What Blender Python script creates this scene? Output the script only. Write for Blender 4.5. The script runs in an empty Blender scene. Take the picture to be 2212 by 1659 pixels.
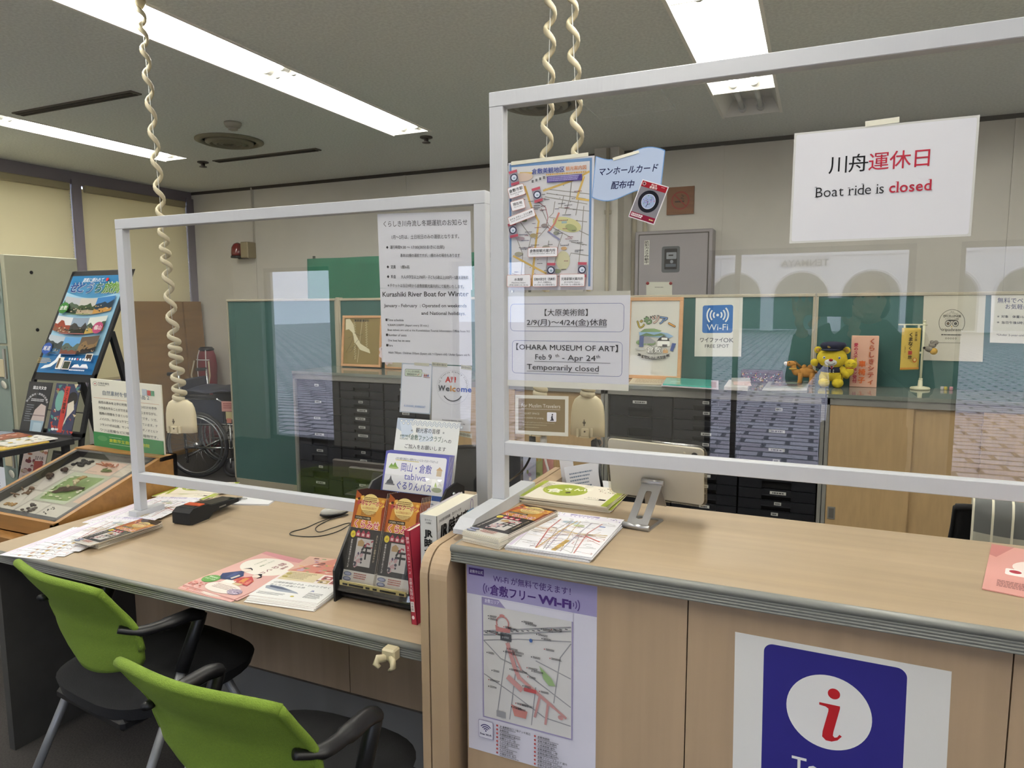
import bpy, math, random
from mathutils import Vector, Matrix
PI = math.pi
SC = bpy.context.scene
COL = SC.collection

# ------------------------------------------------------------------ camera
F_PX, YAW, PITCH, ROLL, EYE = 1487.66, math.radians(23.793), math.radians(6.466), math.radians(-0.243), 1.5
_f = Vector((-math.sin(YAW)*math.cos(PITCH), math.cos(YAW)*math.cos(PITCH), -math.sin(PITCH)))
_r = Vector((math.cos(YAW), math.sin(YAW), 0)); _u = _r.cross(_f)
CR = _r*math.cos(ROLL)+_u*math.sin(ROLL); CU = _u*math.cos(ROLL)-_r*math.sin(ROLL); CF = _f
cd = bpy.data.cameras.new('camera'); cam = bpy.data.objects.new('camera', cd); COL.objects.link(cam)
cd.sensor_width = 36; cd.lens = 36*F_PX/2212; cd.clip_start = 0.02; cd.clip_end = 200
_m = Matrix((CR, CU, -CF)).transposed().to_4x4(); _m.translation = (0, 0, EYE); cam.matrix_world = _m
SC.camera = cam

def _ray(x, y): return CF+CR*((x-1106)/F_PX)-CU*((y-829.5)/F_PX)
O0 = Vector((0, 0, EYE))
def on(x, y, p, n):                     # the point of the plane through p (normal n) where the photo's pixel falls
    d = _ray(x, y); n = Vector(n); return O0+d*((Vector(p)-O0).dot(n)/d.dot(n))
def atx(x, y, v): return on(x, y, (v, 0, 0), (1, 0, 0))
def aty(x, y, v): return on(x, y, (0, v, 0), (0, 1, 0))
def atz(x, y, v): return on(x, y, (0, 0, v), (0, 0, 1))

# ------------------------------------------------------------------ world, exposure
w = bpy.data.worlds.new('overcast_sky'); SC.world = w; w.use_nodes = True
bgn = w.node_tree.nodes['Background']; bgn.inputs[0].default_value = (0.70, 0.79, 1.0, 1); bgn.inputs[1].default_value = 4.6
vs = SC.view_settings; vs.view_transform = 'Standard'; vs.look = 'None'; vs.exposure = 0.0; vs.gamma = 1.0; vs.use_curve_mapping = False
SC.display_settings.display_device = 'sRGB'
SC.cycles.use_denoising = True
SC.cycles.max_bounces = 10; SC.cycles.transparent_max_bounces = 24
TUBE_POWER = 36.0

# ------------------------------------------------------------------ materials
def lin(h):
    if not isinstance(h, str): return tuple(h)
    h = h.lstrip('#'); c = [int(h[i:i+2], 16)/255 for i in (0, 2, 4)]
    return tuple(v/12.92 if v <= .04045 else ((v+.055)/1.055)**2.4 for v in c)
MATS = {}
FULL = {'cream_wall_paint', 'speckled_ceiling_board', 'white_reflector', 'white_render', 'sage_locker_side', 'grey_green_locker_door', 'teal_partition_fabric', 'black_drawer_plastic', 'beige_sliding_door_laminate', 'lime_mesh_fabric'}
def mat(name, col, rough=.5, metal=0, spec=.5, noise=0, scale=(8, 8, 8), bump=0, bscale=None, col2=None, trans=0, coat=0, emit=0, detail=4, alpha=1):
    if name in MATS: return MATS[name]
    m = bpy.data.materials.new(name); MATS[name] = m; m.use_nodes = True
    k = 1 if emit or name in FULL or (name.startswith('ink_') and min(lin(col)) > .62) else .80
    nt = m.node_tree; b = nt.nodes['Principled BSDF']; c = tuple(v*k for v in lin(col))
    b.inputs['Base Color'].default_value = (*c, 1); b.inputs['Roughness'].default_value = rough; b.inputs['Metallic'].default_value = metal
    b.inputs['Specular IOR Level'].default_value = spec
    if coat: b.inputs['Coat Weight'].default_value = coat; b.inputs['Coat Roughness'].default_value = .08
    if emit: b.inputs['Emission Color'].default_value = (*c, 1); b.inputs['Emission Strength'].default_value = emit
    if noise or bump:
        tc = nt.nodes.new('ShaderNodeTexCoord'); mp = nt.nodes.new('ShaderNodeMapping'); nt.links.new(tc.outputs['Object'], mp.inputs[0])
        mp.inputs['Scale'].default_value = scale
        nz = nt.nodes.new('ShaderNodeTexNoise'); nz.inputs['Scale'].default_value = 1; nz.inputs['Detail'].default_value = detail; nt.links.new(mp.outputs[0], nz.inputs[0])
        if noise:
            rp = nt.nodes.new('ShaderNodeValToRGB'); nt.links.new(nz.outputs[0], rp.inputs[0])
            c2 = tuple(v*k for v in lin(col2)) if col2 else tuple(v*(1-noise) for v in c)
            rp.color_ramp.elements[0].position = .35; rp.color_ramp.elements[1].position = .65
            rp.color_ramp.elements[0].color = (*c2, 1); rp.color_ramp.elements[1].color = (*c, 1)
            nt.links.new(rp.outputs[0], b.inputs['Base Color'])
        if bump:
            bp = nt.nodes.new('ShaderNodeBump'); bp.inputs['Strength'].default_value = bump; bp.inputs['Distance'].default_value = .002
            src = nz
            if bscale:
                mp2 = nt.nodes.new('ShaderNodeMapping'); nt.links.new(tc.outputs['Object'], mp2.inputs[0]); mp2.inputs['Scale'].default_value = bscale
                src = nt.nodes.new('ShaderNodeTexNoise'); src.inputs['Scale'].default_value = 1; src.inputs['Detail'].default_value = 2; nt.links.new(mp2.outputs[0], src.inputs[0])
            nt.links.new(src.outputs[0], bp.inputs['Height']); nt.links.new(bp.outputs[0], b.inputs['Normal'])
    return m
def acrylic(name, tint=(1, 1, 1), f0=.05, rough=0.0):
    """clear sheet: transparent body under a mirror layer that grows at grazing angles (Schlick)"""
    if name in MATS: return MATS[name]
    m = bpy.data.materials.new(name); MATS[name] = m; m.use_nodes = True; nt = m.node_tree; nt.nodes.clear(); N = nt.nodes.new; L = nt.links.new
    out = N('ShaderNodeOutputMaterial'); mix = N('ShaderNodeMixShader'); tr = N('ShaderNodeBsdfTransparent'); gl = N('ShaderNodeBsdfGlossy')
    tr.inputs[0].default_value = (*tint, 1); gl.inputs['Roughness'].default_value = rough
    g = N('ShaderNodeNewGeometry'); dt = N('ShaderNodeVectorMath'); dt.operation = 'DOT_PRODUCT'; L(g.outputs['Incoming'], dt.inputs[0]); L(g.outputs['Normal'], dt.inputs[1])
    ab = N('ShaderNodeMath'); ab.operation = 'ABSOLUTE'; L(dt.outputs['Value'], ab.inputs[0])
    su = N('ShaderNodeMath'); su.operation = 'SUBTRACT'; su.inputs[0].default_value = 1; L(ab.outputs[0], su.inputs[1])
    pw = N('ShaderNodeMath'); pw.operation = 'POWER'; L(su.outputs[0], pw.inputs[0]); pw.inputs[1].default_value = 5
    ma = N('ShaderNodeMath'); ma.operation = 'MULTIPLY_ADD'; L(pw.outputs[0], ma.inputs[0]); ma.inputs[1].default_value = 1-f0; ma.inputs[2].default_value = f0
    L(ma.outputs[0], mix.inputs[0]); L(tr.outputs[0], mix.inputs[1]); L(gl.outputs[0], mix.inputs[2]); L(mix.outputs[0], out.inputs[0])
    return m
def ink(c, gloss=.45):
    n = 'ink_%s_%d' % (c.lstrip('#') if isinstance(c, str) else '%.2f_%.2f_%.2f' % c, int(gloss*100))
    return mat(n, c, gloss, spec=.35)

# ------------------------------------------------------------------ mesh building
class MB:
    def __init__(s): s.v = []; s.f = []; s.m = []; s.mats = []; s.sm = []
    def mi(s, m):
        if m not in s.mats: s.mats.append(m)
        return s.mats.index(m)
    def add(s, vs, fs, m, smooth=False):
        o = len(s.v); k = s.mi(m); s.v += [tuple(v) for v in vs]
        for f in fs: s.f.append(tuple(i+o for i in f)); s.m.append(k); s.sm.append(smooth)
        return s
    def box(s, a, b, m, M=None, bev=0):
        x0, y0, z0 = (min(a[i], b[i]) for i in range(3)); x1, y1, z1 = (max(a[i], b[i]) for i in range(3))
        if bev:
            e = bev
            pts = []
            for (x, sx) in ((x0, 1), (x1, -1)):
                for (y, sy) in ((y0, 1), (y1, -1)):
                    for (z, sz) in ((z0, 1), (z1, -1)):
                        pts += [(x, y+sy*e, z+sz*e), (x+sx*e, y, z+sz*e), (x+sx*e, y+sy*e, z)]
            import bmesh
            bm = bmesh.new(); vv = [bm.verts.new(p) for p in pts]; r = bmesh.ops.convex_hull(bm, input=vv)
            bmesh.ops.dissolve_limit(bm, angle_limit=.01, verts=bm.verts, edges=bm.edges)
            bm.verts.index_update(); P = [v.co.copy() for v in bm.verts]; F = [[v.index for v in f.verts] for f in bm.faces]; bm.free()
            if M: P = [M @ p for p in P]
            return s.add(P, F, m)
        P = [Vector(p) for p in ((x0, y0, z0), (x1, y0, z0), (x1, y1, z0), (x0, y1, z0), (x0, y0, z1), (x1, y0, z1), (x1, y1, z1), (x0, y1, z1))]
        if M: P = [M @ p for p in P]
        return s.add(P, [(0, 3, 2, 1), (4, 5, 6, 7), (0, 1, 5, 4), (1, 2, 6, 5), (2, 3, 7, 6), (3, 0, 4, 7)], m)
    def prism(s, pts, d, m, smooth=False):         # a flat outline (3-D points) pushed along the vector d
        n = len(pts); d = Vector(d); P = [Vector(p) for p in pts]+[Vector(p)+d for p in pts]
        return s.add(P, [tuple(range(n))[::-1], tuple(range(n, 2*n))]+[(i, (i+1) % n, (i+1) % n+n, i+n) for i in range(n)], m, smooth)
    def tube(s, pts, r, m, seg=10, closed=False, cap=True, flat=1.0, up=None):
        P = [Vector(p) for p in pts]; n = len(P); rr = r if isinstance(r, (list, tuple)) else [r]*n; V = []; ref = None
        for i, p in enumerate(P):
            a = P[(i-1) % n] if (i or closed) else p; b = P[(i+1) % n] if (i < n-1 or closed) else p
            t = (b-a).normalized()
            if ref is None:
                ref = Vector(up) if up else (Vector((0, 0, 1)) if abs(t.z) < .9 else Vector((1, 0, 0)))
            x = t.cross(ref)
            if x.length < 1e-6: x = t.orthogonal()
            x.normalize(); y = x.cross(t).normalized()
            if not up: ref = y
            for k in range(seg):
                q = 2*PI*k/seg; V.append(p+x*math.cos(q)*rr[i]+y*math.sin(q)*rr[i]*flat)
        F = []
        for i in range(n if closed else n-1):
            j = (i+1) % n
            for k in range(seg): l = (k+1) % seg; F.append((i*seg+k, i*seg+l, j*seg+l, j*seg+k))
        if cap and not closed: F += [tuple(range(seg))[::-1], tuple(range((n-1)*seg, n*seg))]
        return s.add(V, F, m, True)
    def lathe(s, prof, c, m, seg=24, axis=(0, 0, 1), smooth=True, sx=1, sy=1):
        a = Vector(axis).normalized(); x = a.orthogonal().normalized(); y = a.cross(x); c = Vector(c); V = []; F = []
        if abs(a.z) > .99: x = Vector((1, 0, 0)); y = Vector((0, 1, 0))*(1 if a.z > 0 else -1)
        for r, h in prof:
            for k in range(seg): q = 2*PI*k/seg; V.append(c+a*h+x*(math.cos(q)*r*sx)+y*(math.sin(q)*r*sy))
        n = len(prof)
        for i in range(n-1):
            for k in range(seg): l = (k+1) % seg; F.append((i*seg+k, i*seg+l, (i+1)*seg+l, (i+1)*seg+k))
        F += [tuple(range(seg))[::-1], tuple(range((n-1)*seg, n*seg))]
        return s.add(V, F, m, smooth)
    def ball(s, c, r, m, M=None, u=16, v=10):
        rx, ry, rz = r if isinstance(r, (tuple, list)) else (r, r, r); c = Vector(c); V = [Vector((0, 0, rz))]; F = []
        for i in range(1, v):
            for k in range(u):
                a = PI*i/v; q = 2*PI*k/u; V.append(Vector((rx*math.sin(a)*math.cos(q), ry*math.sin(a)*math.sin(q), rz*math.cos(a))))
        V.append(Vector((0, 0, -rz)))
        for k in range(u): F.append((0, 1+k, 1+(k+1) % u)); F.append((len(V)-1, 1+(v-2)*u+(k+1) % u, 1+(v-2)*u+k))
        for i in range(v-2):
            for k in range(u): l = (k+1) % u; F.append((1+i*u+k, 1+(i+1)*u+k, 1+(i+1)*u+l, 1+i*u+l))
        V = [c+(M @ p if M else p) for p in V]
        return s.add(V, F, m, True)
    def grid(s, fn, nu, nv, m, smooth=True, thick=None):   # fn(u, v) -> point; thick: vector or fn for the back face
        V = [Vector(fn(i/nu, j/nv)) for j in range(nv+1) for i in range(nu+1)]; F = []
        I = lambda i, j: j*(nu+1)+i
        for j in range(nv):
            for i in range(nu): F.append((I(i, j), I(i+1, j), I(i+1, j+1), I(i, j+1)))
        if thick is not None:
            o = len(V); V += [p+Vector(thick) for p in V]
            F += [tuple(o+k for k in f[::-1]) for f in F[:]]
            rim = [I(i, 0) for i in range(nu+1)]+[I(nu, j) for j in range(1, nv+1)]+[I(i, nv) for i in range(nu-1, -1, -1)]+[I(0, j) for j in range(nv-1, 0, -1)]
            for a, b in zip(rim, rim[1:]+rim[:1]): F.append((b, a, a+o, b+o))
        return s.add(V, F, m, smooth)
    def build(s, name, parent=None):
        me = bpy.data.meshes.new(name); me.from_pydata(s.v, [], s.f)
        for m in s.mats: me.materials.append(m)
        me.polygons.foreach_set('material_index', s.m); me.polygons.foreach_set('use_smooth', s.sm); me.validate(); me.update()
        o = bpy.data.objects.new(name, me); COL.objects.link(o)
        if parent:
            o.parent = parent; r = parent
            t = Matrix.Identity(4)
            while r: t = r.matrix_basis.inverted() @ t if r.type == 'EMPTY' else t; r = r.parent
            o.matrix_parent_inverse = t if parent.type == 'EMPTY' else Matrix.Identity(4)
        return o
def tag(o, label, cat, group=None, kind=None):
    o['label'] = label; o['category'] = cat
    if group: o['group'] = group
    if kind: o['kind'] = kind
    return o
def thing(name, label, cat, loc=(0, 0, 0), group=None):
    o = bpy.data.objects.new(name, None); COL.objects.link(o); o.location = loc; o.empty_display_size = .05
    return tag(o, label, cat, group)
def struct(o): o['kind'] = 'structure'; return o
def dup(root, M, label=None, group=None):                 # copy a thing with its parts and sub-parts, moved by M
    r = root.copy(); COL.objects.link(r); r.matrix_basis = M @ root.matrix_basis
    if label: r['label'] = label
    if group: r['group'] = group
    for ch in list(root.children):
        c = ch.copy(); COL.objects.link(c); c.parent = r
        for g in list(ch.children): d = g.copy(); COL.objects.link(d); d.parent = c
    return r

# ------------------------------------------------------------------ printing on flat sheets
_TX = {}
def glyphs(s, off=0, res=2):
    k = (s, off, res)
    if k not in _TX:
        c = bpy.data.curves.new('t', 'FONT'); c.body = s; c.size = 1; c.resolution_u = res; c.offset = off
        o = bpy.data.objects.new('t', c); me = o.to_mesh()
        _TX[k] = ([tuple(v.co[:2]) for v in me.vertices], [tuple(p.vertices) for p in me.polygons])
        o.to_mesh_clear(); bpy.data.objects.remove(o); bpy.data.curves.remove(c)
    return _TX[k]
class Sheet:
    """a sheet of paper with print; units are canvas units, x right, y down from the top left corner"""
    def __init__(s, W, H, tl, tr, bl, paper='#ffffff', t=.0006, gloss=.45, step=.00012, slab=True):
        s.W, s.H = W, H; s.o = Vector(tl); s.U = (Vector(tr)-s.o)/W; s.V = (Vector(bl)-s.o)/H
        s.n = s.V.cross(s.U).normalized(); s.mb = MB(); s.z = 0; s.g = gloss; s.step = step
        if slab: s.mb.prism([s.P(0, 0), s.P(0, H), s.P(W, H), s.P(W, 0)], -s.n*t, ink(paper, gloss) if not isinstance(paper, bpy.types.Material) else paper)
    def P(s, x, y): return s.o+s.U*x+s.V*y+s.n*(s.z*s.step)
    def up(s, k=1): s.z += k; return s
    def m(s, c): return c if isinstance(c, bpy.types.Material) else ink(c, s.g)
    def poly(s, pts, c):
        s.up(); s.mb.add([s.P(*p) for p in pts], [tuple(range(len(pts)))[::-1]], s.m(c)); return s
    def rect(s, x, y, w, h, c): return s.poly([(x, y), (x+w, y), (x+w, y+h), (x, y+h)], c)
    def rr(s, x, y, w, h, r, c, n=5): return s.poly(rrpts(x, y, w, h, r, n), c)
    def ring(s, outer, inner, c):
        s.up(); n = len(outer); s.mb.add([s.P(*p) for p in outer]+[s.P(*p) for p in inner], [(i, i+n, (i+1) % n+n, (i+1) % n) for i in range(n)], s.m(c)); return s
    def rrline(s, x, y, w, h, r, t, c): return s.ring(rrpts(x, y, w, h, r), rrpts(x+t, y+t, w-2*t, h-2*t, max(r-t, .01)), c)
    def ell(s, cx, cy, rx, ry, c, n=28, rot=0):
        a, b = math.cos(rot), math.sin(rot)
        return s.poly([(cx+a*rx*math.cos(q)-b*ry*math.sin(q), cy+b*rx*math.cos(q)+a*ry*math.sin(q)) for q in (2*PI*i/n for i in range(n))], c)
    def ellline(s, cx, cy, rx, ry, t, c, n=32):
        f = lambda a, b: [(cx+a*math.cos(2*PI*i/n), cy+b*math.sin(2*PI*i/n)) for i in range(n)]
        return s.ring(f(rx, ry), f(rx-t, ry-t), c)
    def line(s, pts, w, c, closed=False):
        P = [Vector(p) for p in pts]; n = len(P); L = []; R = []
        for i, p in enumerate(P):
            a = P[i-1] if (i or closed) else p; b = P[(i+1) % n] if (i < n-1 or closed) else p
            d = (b-a); d = Vector((1, 0)) if d.length < 1e-9 else d.normalized(); k = Vector((-d.y, d.x))*w/2
            L.append(tuple(p+k)); R.append(tuple(p-k))
        s.up(); V = [s.P(*q) for q in L+R]
        s.mb.add(V, [(i, (i+1) % n, (i+1) % n+n, i+n) for i in range(n if closed else n-1)], s.m(c)); return s
    def arc(s, cx, cy, r, w, a0, a1, c, n=14): return s.line([(cx+r*math.cos(math.radians(a0+(a1-a0)*i/n)), cy+r*math.sin(math.radians(a0+(a1-a0)*i/n))) for i in range(n+1)], w, c)
    def text(s, t, x, y, h, c, al='l', w=None, bold=0, rot=0, xs=1, slant=0, res=2, maxw=None):
        """baseline at y; h is the em size; w forces the width"""
        cjk = any(ord(ch) > 0x2e80 for ch in t); b_ = max(bold, .006) if cjk and bold >= 0 else 0
        V, F = glyphs(t, 0 if b_ else bold, res)
        if not V: return s
        x0 = min(v[0] for v in V); x1 = max(v[0] for v in V); kx = h*xs
        if w: kx = w/(x1-x0)
        elif maxw and (x1-x0)*kx > maxw: kx = maxw/(x1-x0)
        ox = {'l': x0, 'c': (x0+x1)/2, 'r': x1}[al]; ca, sa = math.cos(rot), math.sin(rot); Q = []
        s.up()
        for a, b in V:
            px = (a-ox)*kx+slant*b*h; py = -b*h; Q.append(s.P(x+px*ca-py*sa, y+px*sa+py*ca))
        if b_:                              # heavier strokes for dense characters: the same outline repeated a little to every side
            d = b_*h*.75; n = 8 if b_ > .03 else 4
            for i in range(n):
                a = 2*PI*(i+.5)/n; o = s.U*(d*math.cos(a))+s.V*(d*math.sin(a)); s.mb.add([q+o+s.n*(s.step*.1*i) for q in Q], F, s.m(c))
            Q = [q+s.n*(s.step*.1*n) for q in Q]; s.up()
        s.mb.add(Q, F, s.m(c)); return s
    def vtext(s, t, x, y, h, c, bold=0, step=1.0):      # vertical writing, x is the column's centre, y its top
        for i, ch in enumerate(t):
            if ch in 'ー～': s.rect(x-h*.05, y+h*step*i+h*.1, h*.1, h*.8, c)
            elif ch != ' ': s.text(ch, x, y+h*step*i+h*.86, h, c, 'c', bold=bold)
        return s
    def arctext(s, t, cx, cy, r, h, c, a0, a1, bold=0):
        n = len(t)
        for i, ch in enumerate(t):
            if ch == ' ': continue
            a = math.radians(a0+(a1-a0)*i/max(n-1, 1)); s.text(ch, cx+r*math.cos(a), cy+r*math.sin(a), h, c, 'c', bold=bold, rot=a+PI/2)
            s.z -= .93
        return s.up()
    def lines(s, x, y, w, h, n, c, seed=1, fill=.55, rag=.3):   # print too small to read: rows of short dashes
        R = random.Random(seed); s.up(); vs = []; fs = []
        for i in range(n):
            yy = y+h*i/n; hh = h/n*fill; xx = x; end = x+w*(1-rag*R.random())
            while xx < end:
                l = min(hh*R.uniform(.5, 1.6), end-xx); o = len(vs)
                vs += [s.P(xx, yy), s.P(xx+l, yy), s.P(xx+l, yy+hh), s.P(xx, yy+hh)]; fs.append((o+3, o+2, o+1, o)); xx += l+hh*.28
        if fs: s.mb.add(vs, fs, s.m(c))
        return s
    def done(s, name, label=None, cat=None, group=None, parent=None):
        o = s.mb.build(name, parent)
        if label: tag(o, label, cat, group)
        return o
def rrpts(x, y, w, h, r, n=5):
    r = min(r, w/2, h/2); P = []
    for cx, cy, a in ((x+w-r, y+r, -90), (x+w-r, y+h-r, 0), (x+r, y+h-r, 90), (x+r, y+r, 180)):
        for i in range(n+1): q = math.radians(a+90*i/n); P.append((cx+r*math.cos(q), cy+r*math.sin(q)))
    return P
def ysheet(W, H, px, Y, **k):            # a sheet on a plane facing the public: px are the photo's top left, top right, bottom left corners
    return Sheet(W, H, aty(*px[0], Y), aty(*px[1], Y), aty(*px[2], Y), **k)
def zsheet(W, H, px, Z, **k): return Sheet(W, H, atz(*px[0], Z), atz(*px[1], Z), atz(*px[2], Z), **k)
def T(x, y, z): return Matrix.Translation((x, y, z))
def RZ(d): return Matrix.Rotation(math.radians(d), 4, 'Z')
def RX(d): return Matrix.Rotation(math.radians(d), 4, 'X')
def RY(d): return Matrix.Rotation(math.radians(d), 4, 'Y')
# ------------------------------------------------------------------ shared materials
WOOD = mat('maple_laminate', '#b7a286', .38, noise=.10, scale=(2.2, 38, 38), detail=6)
WOODV = mat('maple_laminate_upright', '#c6ab8b', .42, noise=.09, scale=(30, 30, 1.6), detail=6)
BACKWOOD = mat('beige_sliding_door_laminate', '#ab9068', .5, noise=.10, scale=(60, 60, 8))
GREYTRIM = mat('grey_edge_plastic', '#8d8e88', .35)
GREYMET = mat('grey_painted_steel', '#807d78', .45)
DARKPAN = mat('charcoal_laminate', '#45433f', .6, noise=.12, scale=(20, 20, 20))
WHITEWOOD = mat('white_painted_wood', '#d6d8dd', .45, bump=.5, bscale=(60, 60, 9))
BLACK = mat('black_plastic', '#141416', .4)
MATBLACK = mat('black_matte', '#17171a', .75)
CREAM = mat('cream_plastic', '#ddd0ab', .4)
WHITEP = mat('white_plastic', '#e8e8e4', .4)
CHROME = mat('chrome', '#cfd0d2', .2, metal=1)
STEEL = mat('brushed_steel', '#a9abae', .35, metal=1)
WALLM = mat('cream_wall_paint', '#d9d5cb', .8, noise=.05, scale=(3, 3, 3), bump=.15, bscale=(160, 160, 160))
CEILM = mat('speckled_ceiling_board', '#e9ece8', .9, noise=.14, scale=(70, 70, 70), bump=.5, bscale=(220, 220, 220))
CARPET = mat('dark_grey_carpet', '#4b4744', .95, noise=.35, scale=(160, 160, 160), bump=.6)
LILACF = mat('grey_lilac_window_frame', '#8c8590', .4)
PANE = acrylic('clear_acrylic', f0=.065)
GLASS = acrylic('window_glass', f0=.04)
TEAL = mat('teal_partition_fabric', '#3b5f5b', .95, noise=.12, scale=(300, 300, 300), bump=.3)
GREYCAB = mat('warm_grey_cabinet_steel', '#8a8983', .35)
CABTOP = mat('glossy_grey_cabinet_top', '#7f857d', .08, spec=.8)

X0, X1, YF, YB, ZC = -6.1, 3.0, -2.5, 5.45, 2.7
# ------------------------------------------------------------------ shell
struct(MB().box((X0-.2, YF-.2, -.1), (X1+.2, YB+.2, 0), CARPET).build('floor'))
LAMPS = [(-2.785, -2.49, 4.27, 4), (-4.97, -4.70, 4.21, 4), (-.60, -.26, 4.24, 4), (1.62, 1.96, 4.24, 4)]  # last row is out of view, added to light the room evenly
PITCH_L = 1.3
holes = [(a, b, y-n*PITCH_L, y) for a, b, y, n in LAMPS]+[(-.60, -.26, 4.24, 4.77)]
xs = sorted({X0-.2, X1+.2, *[h[0] for h in holes], *[h[1] for h in holes]}); ys = sorted({YF-.2, YB+.2, *[h[2] for h in holes], *[h[3] for h in holes]})
mb = MB()
for i in range(len(xs)-1):
    for j in range(len(ys)-1):
        cx, cy = (xs[i]+xs[i+1])/2, (ys[j]+ys[j+1])/2
        if not any(h[0] < cx < h[1] and h[2] < cy < h[3] for h in holes):
            mb.add([(xs[i], ys[j], ZC), (xs[i], ys[j+1], ZC), (xs[i+1], ys[j+1], ZC), (xs[i+1], ys[j], ZC)], [(0, 1, 2, 3)], CEILM)
mb.box((X0-.2, YF-.2, 2.86), (X1+.2, YB+.2, 2.95), CEILM)
struct(mb.build('ceiling'))
mb = MB().box((X0-.2, YB, 0), (X1+.2, YB+.2, 2.86), WALLM)
for x in (-5.25, -3.45, -.69, 1.12): mb.box((x-.014, YB-.008, 0), (x+.014, YB, 2.7), WALLM)
mb.box((X0, YB-.012, 2.672), (X1, YB, 2.7), mat('dark_joint', '#55504a', .8))
struct(mb.build('wall_back'))
struct(MB().box((X1, YF-.2, 0), (X1+.2, YB, 2.86), WALLM).build('wall_right'))
# left wall: sill, header, mullions
mb = MB().box((X0-.2, YF-.2, 0), (X0, YB, .78), WALLM).box((X0-.2, YF-.2, 2.63), (X0, YB, 2.86), LILACF).box((X0, YF, 2.585), (X0+.02, YB-.012, 2.7), LILACF)
mb.box((X0-.2, YF-.2, .78), (X0, 2.86, 2.63), WALLM)
for y in (4.19, 5.41): mb.box((X0-.08, y-.045, .78), (X0+.035, y+.039, 2.63), LILACF)
struct(mb.build('wall_left'))
for i, (a, b) in enumerate(((2.86, 4.145), (4.23, 5.365))):
    fr = MB()
    for y in (a, b-.03): fr.box((X0-.12, y, .78), (X0-.08, y+.03, 2.63), LILACF)
    for z in (.78, 1.6, 2.6): fr.box((X0-.12, a, z), (X0-.08, b, z+.03), LILACF)
    o = fr.build('window_%d' % (i+1)); struct(o)
    MB().box((X0-.103, a, .78), (X0-.097, b, 2.63), GLASS).build('window_pane', o)
BL = bpy.data.materials.new('cream_roller_blind'); BL.use_nodes = True; nt = BL.node_tree; MATS['blind'] = BL
b_ = nt.nodes['Principled BSDF']; b_.inputs['Base Color'].default_value = (*lin('#eee6c4'), 1); b_.inputs['Roughness'].default_value = .9
t_ = nt.nodes.new('ShaderNodeBsdfTranslucent'); t_.inputs[0].default_value = (*lin('#d9cfae'), 1); mx = nt.nodes.new('ShaderNodeMixShader'); mx.inputs[0].default_value = .28
nt.links.new(b_.outputs[0], mx.inputs[1]); nt.links.new(t_.outputs[0], mx.inputs[2]); nt.links.new(mx.outputs[0], nt.nodes['Material Output'].inputs[0])
for i, (a, b, lb) in enumerate(((2.86, 4.12, 'cream roller blind drawn down behind the grey lockers'), (4.26, 5.34, 'cream roller blind drawn down beside the back corner'))):
    t = thing('roller_blind', lb, 'blind', (X0+.03, (a+b)/2, .82), 'cream roller blinds on the window wall')
    MB().box((X0+.012, a-.03, .84), (X0+.0135, b+.02, 2.56), BL).build('blind_fabric', t)
    MB().box((X0+.002, a, 2.53), (X0+.05, b, 2.592), mat('blind_cassette', '#b3a888', .5), bev=.006).build('cassette', t)
    MB().box((X0+.006, a+.01, .82), (X0+.02, b-.01, .845), CREAM).build('bottom_bar', t)
    mb = MB()
    for k in range(60): mb.ball((X0+.04, b-.004, 2.5-k*.024), .0055, WHITEP, u=6, v=4)
    mb.tube([(X0+.04, b-.004, 2.52), (X0+.04, b-.004, 1.06)], .0015, WHITEP, 5)
    mb.build('bead_chain', t)
# front wall with its glazing
OPEN = [(-5.7, -4.75), (-3.3, -2.35), (-.80, .63), (.89, 2.5)]
mb = MB(); xa = X0-.2
for a, b in OPEN: mb.box((xa, YF-.2, 0), (a, YF, 2.86), WALLM); mb.box((a, YF-.2, 1.93), (b, YF, 2.86), WALLM); xa = b
mb.box((xa, YF-.2, 0), (X1+.2, YF, 2.86), WALLM); struct(mb.build('wall_front'))
for i, (a, b) in enumerate(OPEN):
    fr = MB()
    for x in (a, b-.04)+((-.6,) if i == 2 else ()): fr.box((x, YF-.12, 0), (x+.04, YF-.06, 1.93), DARKPAN)
    for z in (0, 1.89): fr.box((a, YF-.12, z), (b, YF-.06, z+.04), DARKPAN)
    o = fr.build('window_%d' % (i+3)); struct(o)
    MB().box((a, YF-.093, 0), (b, YF-.087, 1.93), GLASS).build('window_pane', o)
# outside: paving and the arcade across the street
PAV = bpy.data.materials.new('brick_paving'); PAV.use_nodes = True; nt = PAV.node_tree; tc = nt.nodes.new('ShaderNodeTexCoord'); bk = nt.nodes.new('ShaderNodeTexBrick')
bk.inputs['Scale'].default_value = 1.0; bk.inputs['Color1'].default_value = (*lin('#cfc8c8'), 1); bk.inputs['Color2'].default_value = (*lin('#bfb0b2'), 1); bk.inputs['Mortar'].default_value = (*lin('#3e3a3c'), 1)
bk.inputs['Mortar Size'].default_value = .03; nt.links.new(tc.outputs['Object'], bk.inputs[0]); nt.links.new(bk.outputs[0], nt.nodes['Principled BSDF'].inputs['Base Color'])
struct(MB().box((-45, -60, -.12), (30, 30, -.101), PAV).build('pavement'))
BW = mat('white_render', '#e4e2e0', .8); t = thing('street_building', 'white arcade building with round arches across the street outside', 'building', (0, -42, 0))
mb = MB()
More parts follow.
